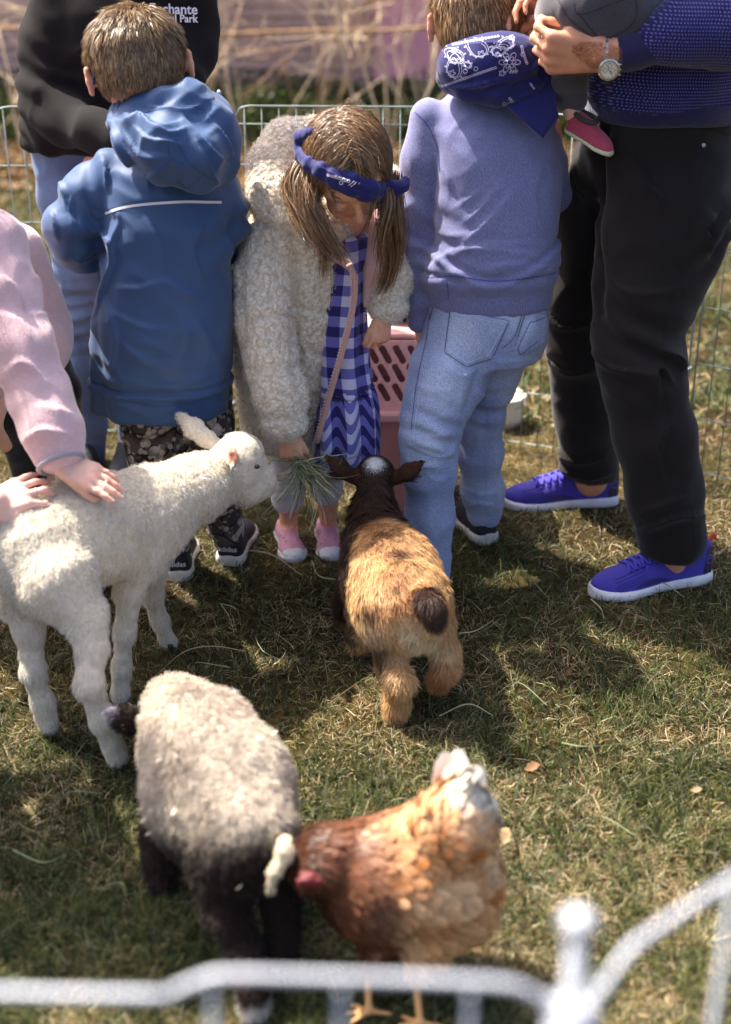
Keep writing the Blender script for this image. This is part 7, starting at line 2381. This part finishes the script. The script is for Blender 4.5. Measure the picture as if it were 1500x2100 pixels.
for sg in (-1, 0, 1): fixp(tube('crown', [dc - du * (.0195 if sg == 0 else .018) + dw * sg * .009 + nd * .001, dc - du * .0235 + dw * sg * .0095 + nd * .001], .002, M_STEEL, watch, 8))
# trainers
t = m_cloth('blue_knit_shoe', lin('#483fa2'), var=.08, rough=.85, sheen=.15, weave=1100, wstr=.25)
M_BLU = t.m
t = m_cloth('mesh_shoe', lin('#3a2fa0'), var=.06, rough=.8, sheen=.15, weave=1100, wstr=.1)
M_WS = m_plain('foam_sole', lin('#dcd8dc'), .55, var=.07, nscale=40)
M_LACE = m_plain('blue_lace', lin('#4a42b8'), .8, bump=.3, bscale=900)
M_BRN = m_plain('dark_heel_patch', lin('#2a1d40'), .6)
shoes = []
for (hp, tp, lab) in ((G(1448, 1184), G(1182, 1233), 0), (G(1264, 1030), G(1030, 1041), 1)):
    dv = tp - hp
    hd = math.atan2(dv[0], dv[1])
    Ls = .298
    Hn, Mx, F, VQ = shoe(MN, hp, hd, Ls, .104, .112, M_BLU, M_WS, soleh=.031, collar=.32, thick_heel=1.2, open_front=.15, cd=.17)
    laces(Hn, VQ, F, Mx, Ls, .1, 6, M_LACE, .40, .68, .24, .0026, M_LACE)
    near = 1 if (Mx[:, 0] @ np.array([0, -1, 0])) > 0 else -1
    Dn = -Mx[:, 0] * near
    # rows of small vent holes over the toes and heel patch
    dots = []
    for i in range(15):
        for j in range(6):
            dots.append(ring(.180 + i * .0050 + (j % 2) * .002, .048 + j * .0055 - .0012 * i, .0009, 6))
    M_HOLE = m_plain('vent_hole', lin('#17114a'), .9)
    fixp(print_on('vent_holes', [np.array(d_) for d_ in dots], VQ[0], VQ[1], M_HOLE, Hn, .0012, (F(0, 0, 0), Mx[:, 2], Mx[:, 1], Dn), joined=True, off=.0006))
    hx = []
    for yy in np.linspace(.034, .090, 20):
        x1 = .034 - .25 * max(0, yy - .050)
        hx.append([(x, yy) for x in np.linspace(.0035, max(.01, x1), 8)])
    fixp(print_on('heel_patch', [np.array(h_) for h_ in hx], VQ[0], VQ[1], M_BRN, Hn, .0032, (F(0, 0, 0), Mx[:, 2], Mx[:, 1], Dn), joined=True, off=.0005))
    fixp(print_on('heel_badge', [np.array(ring(.018, .066, .0095, 20)), np.array([(.013, .066), (.018, .070), (.023, .066)])], VQ[0], VQ[1], m_plain('badge', lin('#6a62c0'), .6), Hn, .0014, (F(0, 0, 0), Mx[:, 2], Mx[:, 1], Dn), off=.0012))
    hx = [[(x, yy) for x in np.linspace(.115 + 3 * (yy - .034), .21 - 2.5 * (yy - .034), 14)] for yy in np.linspace(.034, .044, 5)]
    fixp(print_on('side_overlay', [np.array(h_) for h_ in hx], VQ[0], VQ[1], m_plain('overlay', lin('#2f2468'), .6), Hn, .003, (F(0, 0, 0), Mx[:, 2], Mx[:, 1], Dn), joined=True, off=.0005))
    if lab == 0:
        s = Sdf(.002); s.chain([(F(0, .098, .004), .005), (F(0, .108, -.008), .006), (F(0, .098, -.013), .004)])
        fixp(skin('pull_tab', s, .002, m_plain('orange_tab', lin('#e2502a'), .7), Hn, 1))

# =============================== toddler on his arm
TD = thing('person', 'toddler in dark grey leggings and a pink shoe carried on the man\'s arm', 'person', tuple(P(1230, 20, 2.86)))
s = Sdf(.015)
tdc = P(1300, -420, 2.86)
Mt, Ht = head(s, tdc, [-.7, -.6, -.3], [-.1, -.1, 1], .18)
s.chain([(tdc + [0, 0, -.06], .04), (P(1295, -290, 2.87), .05), (P(1270, -100, 2.86), .07), (P(1250, 0, 2.86), .06)])
s.chain(px_chain([(1230, 10, 2.84, 50), (1165, 40, 2.88, 36), (1170, 190, 2.93, 22), (1174, 232, 2.935, 19)]), k=.012)
s.chain(px_chain([(1290, 10, 2.84, 50), (1220, 0, 2.95, 34), (1215, 130, 3.03, 24), (1215, 170, 3.03, 20)]), k=.012)
s.chain(px_chain([(1260, -270, 2.84, 26), (1200, -170, 2.80, 22), (1230, -120, 2.72, 18)]), k=.012)
s.chain(px_chain([(1340, -270, 2.9, 26), (1400, -250, 2.9, 22), (1440, -280, 2.88, 18)]), k=.012)
hand(s, P(1232, -118, 2.72), [.5, -.2, .3], [0, -1, .2], .09, 1); hand(s, P(1440, -280, 2.88), [.7, 0, .3], [0, -1, .2], .09, 1)
skin('body', s, .005, M_SKINP, TD, 1, None, skin_color(SK_P))
short_hair(tdc, Mt, .18, TD, [lin('#b08a5c'), lin('#8f6b43')], 4000, .025, 63)
t = m_cloth('charcoal_fleece', lin('#48444b'), var=.10, rough=.95, sheen=.5, weave=500, wstr=.3)
M_CHAR = t.m
s = Sdf(.02)
s.chain(px_chain([(1150, 22, 2.84, 50), (1215, 15, 2.82, 66), (1275, 5, 2.82, 68), (1320, -15, 2.84, 50)]), k=.03)
s.chain(px_chain([(1150, 20, 2.85, 46), (1160, 90, 2.90, 38), (1168, 150, 2.925, 34), (1172, 198, 2.935, 31)]), k=.02)
s.chain(px_chain([(1230, 10, 2.93, 50), (1216, 60, 3.02, 36), (1215, 150, 3.035, 30)]), k=.02)
s.chain(px_chain([(1265, -30, 2.85, 68), (1270, -100, 2.86, 66)]), k=.02)
lg, V, Q, N = skin('leggings', s, .005, M_CHAR, TD, 2, add_fn(folds(.005, 12, .002, 30, (1.2, 1, .8), 121, .8), elbow_folds([(P(1165, 150, 2.9), [0, 0, 1])], .003, 160, .05)), keep=True)
D7 = P(1230, 30, 2.75) - np.array([0, 0, CAM_H])
fixp(print_on('seam', [spline(pxs(l, 2.76), 40) for l in ([(1178, 8), (1190, 30), (1255, 8), (1300, -10)], [(1145, 0), (1170, 40), (1225, 82)], [(1185, 25), (1228, 80)], [(1303, 0), (1306, 30), (1285, 60), (1240, 82)])], V, Q, m_plain('char_seam', lin('#2c292f'), .9), lg, .0018, ([0, 2.76, 0], [1, 0, 0], [0, 0, 1], D7)))
s = Sdf(.02)
s.chain([(P(1265, -90, 2.86), .085), (P(1290, -270, 2.87), .08)]); s.chain(px_chain([(1255, -275, 2.84, 36), (1200, -170, 2.80, 32), (1226, -125, 2.73, 28)])); s.chain(px_chain([(1340, -275, 2.9, 36), (1400, -250, 2.9, 32), (1430, -275, 2.88, 28)]))
skin('fleece_top', s, .008, M_CHAR, TD, 2, folds(.005, 10))
M_PK2 = m_cloth('pink_knit_shoe', lin('#b5475e'), var=.1, weave=500, wstr=.3).m
M_LIME = m_plain('pale_rubber', lin('#c9c8a4'), .5)
ank = P(1170, 232, 2.94)
f_ = unit(P(1222, 282, 2.90) - P(1172, 252, 2.94)); vup = unit(np.array([.35, -.35, .8]) - (np.array([.35, -.35, .8]) @ f_) * f_)
uu = np.cross(f_, vup)
Hn = bpy.data.objects.new('shoe', None); col(Hn); Hn.parent = TD; Hn.matrix_parent_inverse = Matrix.Translation(-Vector(root_loc(TD))); _loc[Hn.name] = (0, 0, 0)
MT = np.stack([uu, vup, f_], 1); O = P(1163, 268, 2.945)
s = Sdf(.004)
s.loft([(t_ * .115, 0, .006, w * .052, .006) for t_, w in ((0, .25), (.08, .4), (.3, .4), (.5, .38), (.75, .48), (.92, .36), (1, .15))], frame=(O, MT), p=3)
fixp(skin('sole', s, .0028, M_LIME, Hn, 1))
s = Sdf(.005)
s.loft([(t_ * .112, 0, .008, w * .05, h_ * .042) for t_, h_, w in ((.0, .8, .25), (.06, 1, .38), (.3, 1, .38), (.5, .8, .38), (.75, .6, .44), (.92, .42, .33), (1, .25, .15))], frame=(O, MT), p=2.3)
s.plane(O + vup * .008, -vup, k=.002)
fixp(skin('upper', s, .0028, M_PK2, Hn, 1))
fixp(tube('collar', [O + f_ * (.032 + .024 * math.cos(a)) + uu * .019 * math.sin(a) + vup * .046 for a in np.linspace(0, 6.283, 17)[:-1]], .005, m_plain('dark_collar', lin('#3a3a3a'), .9), Hn, 8, True))
shoe(TD, P(1222, 205, 3.02), -.3, .115, .052, .045, M_PK2, M_LIME, soleh=.012, tilt=-.6)

# =============================== girl in the pink fleece, reaching in from the left
PG = thing('person', 'girl in pale pink fleece jacket at the left edge, hand on the white lamb', 'person', tuple(G(-60, 1200)))
pl = lambda x, y, z: np.array([x, y, z])
s = Sdf(.015)
pc_ = pl(-.86, 2.62, 1.02)
Mp, Hp = head(s, pc_, [.7, -.1, -.7], [.55, 0, .75], .22)
s.chain([(pc_ + [-.04, 0, -.05], .05), (pl(-.92, 2.63, .90), .055)])
s.chain([(pl(-.90, 2.62, .88), .10), (pl(-.92, 2.68, .62), .10)])
s.chain([(pl(-.80, 2.50, .86), .04), PR(25, 715, 2.44, 38), PR(112, 905, 2.35, 26), PR(124, 945, 2.33, 24)])
tp = hand(s, P(124, 948, 2.33), P(236, 998, 2.295) - P(124, 948, 2.33), [.1, -.45, .9], .138, 1, curls=((-2, 12, 12), (2, 14, 10), (6, 16, 12), (10, 18, 14)), spread=2, thumb=(14, 10, 12), fr=1.14)
s.chain([(pl(-1.0, 2.72, .84), .04), (pl(-.98, 2.90, .66), .035), (pl(-.80, 2.85, .55), .028)])
hand(s, pl(-.80, 2.85, .55), [.7, -.3, -.4], [0, 0, 1], .15, 1)
s.chain([(pl(-.86, 2.70, .60), .085), (pl(-.72, 2.82, .36), .05), (pl(-.74, 2.92, .06), .032)])
s.chain([(pl(-.98, 2.72, .60), .085), (pl(-.92, 2.80, .36), .05), (pl(-.95, 2.86, .06), .032)])
skin('body', s, .0042, M_SKINP, PG, 1, None, skin_color(SK_P))
nails(tp, m_plain('pale_nail', lin('#dba9a0'), .3), PG, (1, 2, 3, 4))
short_hair(pc_, Mp, .22, PG, HAIRB, 6000, .09, 64)
t = m_cloth('pink_fleece', lin('#d6b3b8'), var=.05, rough=1.0, sheen=.7, weave=420, wstr=.14, bumpd=.002)
M_PFL = t.m
s = Sdf(.03)
s.chain([(pl(-.86, 2.60, .90), .13), (pl(-.88, 2.66, .70), .145), (P(20, 690, 2.80), .125)])
s.chain([PR(-25, 500, 2.56, 74), PR(-2, 610, 2.50, 74), PR(38, 720, 2.44, 68), PR(78, 820, 2.40, 60), PR(106, 885, 2.365, 58), PR(118, 925, 2.345, 52)], k=.025)
s.chain([PR(25, 520, 2.75, 60), PR(62, 610, 2.80, 58), PR(78, 670, 2.83, 58)], k=.02)
s.chain([(pl(-1.0, 2.72, .84), .07), (pl(-.98, 2.90, .66), .06), (pl(-.84, 2.87, .57), .045)])
PGF = creases([([(-5, 560), (30, 590), (50, 640)], 12, 16, 's'), ([(0, 640), (40, 660), (75, 720)], 11, 16, 's'), ([(45, 900), (90, 880), (160, 895)], 9, 12, 's'), ([(10, 760), (50, 740), (110, 800)], 8, 16, 's'), ([(60, 560), (90, 600), (95, 650)], 9, 12, 's'), ([(60, 640), (100, 650), (130, 690)], 8, 12, 's'), ([(75, 830), (110, 840), (150, 850)], 5, 12, 's')])
pgd = add_fn(PGF, folds(.005, 9, .003, 22, (1, 1, .8), 131, .9), elbow_folds([(P(60, 770, 2.45), [.4, 0, -1])], .005, 90, .09))
pgo, V, Q, N = skin('fleece_jacket', s, .0065, M_PFL, PG, 2, pgd, keep=True)
M_GRYT = m_cloth('grey_binding', lin('#9d98a2'), var=.06, weave=1000, wstr=.15).m
cc_ = P(122, 938, 2.338); ad_ = unit(P(124, 945, 2.33) - P(108, 895, 2.36)); e1 = unit(np.cross(ad_, [0, 1, 0])); e2 = np.cross(e1, ad_)
rr_ = 53 * depth_of(945, 2.34) / FPX
fixp(tube('cuff_binding', [cc_ + ad_ * .012 + (e1 * math.cos(a) + e2 * math.sin(a)) * (rr_ - .006) for a in np.linspace(0, 6.283, 29)[:-1]], .0055, M_GRYT, pgo, 8, True))
s = Sdf(.01); rows(s, [(85, 722, 2.83, 52, .09), (82, 700, 2.83, 58, .10)])
fixp(skin('hem_band', s, .006, M_GRYT, pgo, 2))
n = 26000
Pt, Nr = sample(V, Q, N, n, np.random.default_rng(71), lambda C, N_: 1.0 * (C[:, 0] > -.75))
fixp(fur('fleece_pile', Pt, Nr, unit(RNG.normal(size=(n, 3))), .0032 * (.5 + .8 * RNG.random(n)), .0010 * np.ones(n), lin('#dcbcc0') * (.9 + .15 * RNG.random((n, 1))), M_WOOL, pgo, lift=.6, S=3, jitter=.5))
M_LEGG = m_cloth('black_leggings', lin('#171315'), var=.1, weave=1000, wstr=.15).m
s = Sdf(.015)
s.chain([PR(80, 715, 2.83, 50), PR(125, 800, 2.86, 40), PR(150, 880, 2.90, 26), PR(140, 960, 2.95, 22), (pl(*G(130, 1075)[:2], .07), .03)])
s.chain([(pl(-.95, 2.72, .60), .095), (P(30, 850, 2.78), .055), (P(62, 960, 2.82), .036), (P(60, 1060, 2.86), .034), (pl(*P(60, 1100, 2.88)[:2], .07), .032)])
skin('leggings', s, .006, M_LEGG, PG, 1, folds(.002, 20))
shoe(PG, [*G(135, 1100)[:2], 0], math.pi / 2 + .3, .21, .08, .07, M_DKSH, M_SOLE)
shoe(PG, [*P(55, 1100, 2.90)[:2], 0], math.pi / 2 + .5, .21, .08, .07, M_DKSH, M_SOLE)

# =============================== second spectator at the left edge: only a ringed hand is in view
RG = thing('person', 'spectator at the left edge whose ringed hand rests on the white rump', 'person', (-1.05, 2.15, 0))
s = Sdf(.015)
rc = pl(-.98, 2.12, 1.26)
Mr, Hr = head(s, rc, [.75, .1, -.6], [.5, 0, .8], .225)
s.chain([(rc + [-.04, 0, -.06], .052), (pl(-1.03, 2.13, 1.12), .06)])
s.chain([(pl(-1.03, 2.13, 1.08), .11), (pl(-1.10, 2.15, .82), .11)])
s.chain([(pl(-.93, 2.05, 1.06), .045), (P(-190, 1000, 2.2), .038), PR(-45, 1050, 2.24, 30), PR(-10, 1030, 2.25, 29)])
hw = P(-38, 1052, 2.245)
nj = len(JOINTS)
tr = hand(s, hw, P(96, 985, 2.30) - hw, [-.15, -.55, .8], .165, 1, curls=((25, 40, 22), (12, 48, 30), (12, 30, 20), (10, 20, 15)), spread=14, thumb=(35, 20, 20))
s.chain([(pl(-1.13, 2.22, 1.06), .045), (pl(-1.15, 2.30, .84), .038), (pl(-.98, 2.36, .76), .03)])
hand(s, pl(-.98, 2.36, .76), [.8, -.1, -.4], [0, 0, 1], .17, 1)
for yy in (2.06, 2.24):
    s.chain([(pl(-1.10, yy, .82), .085), (pl(-1.02, yy, .45), .055), (pl(-1.08, yy, .06), .036)])
skin('body', s, .0045, M_SKINP, RG, 1, None, skin_color(lin('#e6bcae')))
nails(tr, m_plain('pale_nail', lin('#dba9a0'), .3), RG, (1, 2))
ra, rb = JOINTS[nj + 3], JOINTS[nj + 4]
rp = ra * .5 + rb * .5; rd = unit(rb - ra); r1 = unit(np.cross(rd, [0, 0, 1])); r2 = np.cross(r1, rd)
rp = rp - r2 * np.sign(r2[2]) * .0035
tube('ring', [rp + (r1 * math.cos(k_) + r2 * math.sin(k_)) * .0092 for k_ in np.linspace(0, 6.283, 21)[:-1]], .0009, m_plain('silver', lin('#d8d4d0'), .25, metal=1), RG, 6, True)
d_ = P(96, 985, 2.30) - hw; d_ = unit(d_)
short_hair(rc, Mr, .225, RG, HAIRB, 6000, .10, 66)
s = Sdf(.03)
s.chain([(pl(-1.03, 2.13, 1.10), .14), (pl(-1.10, 2.15, .78), .15)]); s.chain([(pl(-.93, 2.05, 1.06), .075), (P(-190, 1000, 2.2), .06)])
s.chain([(pl(-1.13, 2.22, 1.06), .075), (pl(-1.15, 2.30, .84), .06), (pl(-1.04, 2.34, .78), .05)])
skin('jumper', s, .009, m_cloth('grey_jumper', lin('#77727a'), var=.1).m, RG, 2, folds(.006, 10))
s = Sdf(.02)
for yy in (2.06, 2.24): s.chain([(pl(-1.10, yy, .82), .10), (pl(-1.02, yy, .45), .07), (pl(-1.08, yy, .10), .05)])
skin('trousers', s, .009, M_JN1, RG, 2, folds(.003, 14), denim('#5a6090', '#3a4068', 5))
for yy in (2.06, 2.24): shoe(RG, [-1.13, yy, 0], math.pi / 2, .24, .09, .08, M_DKSH, M_SOLE)
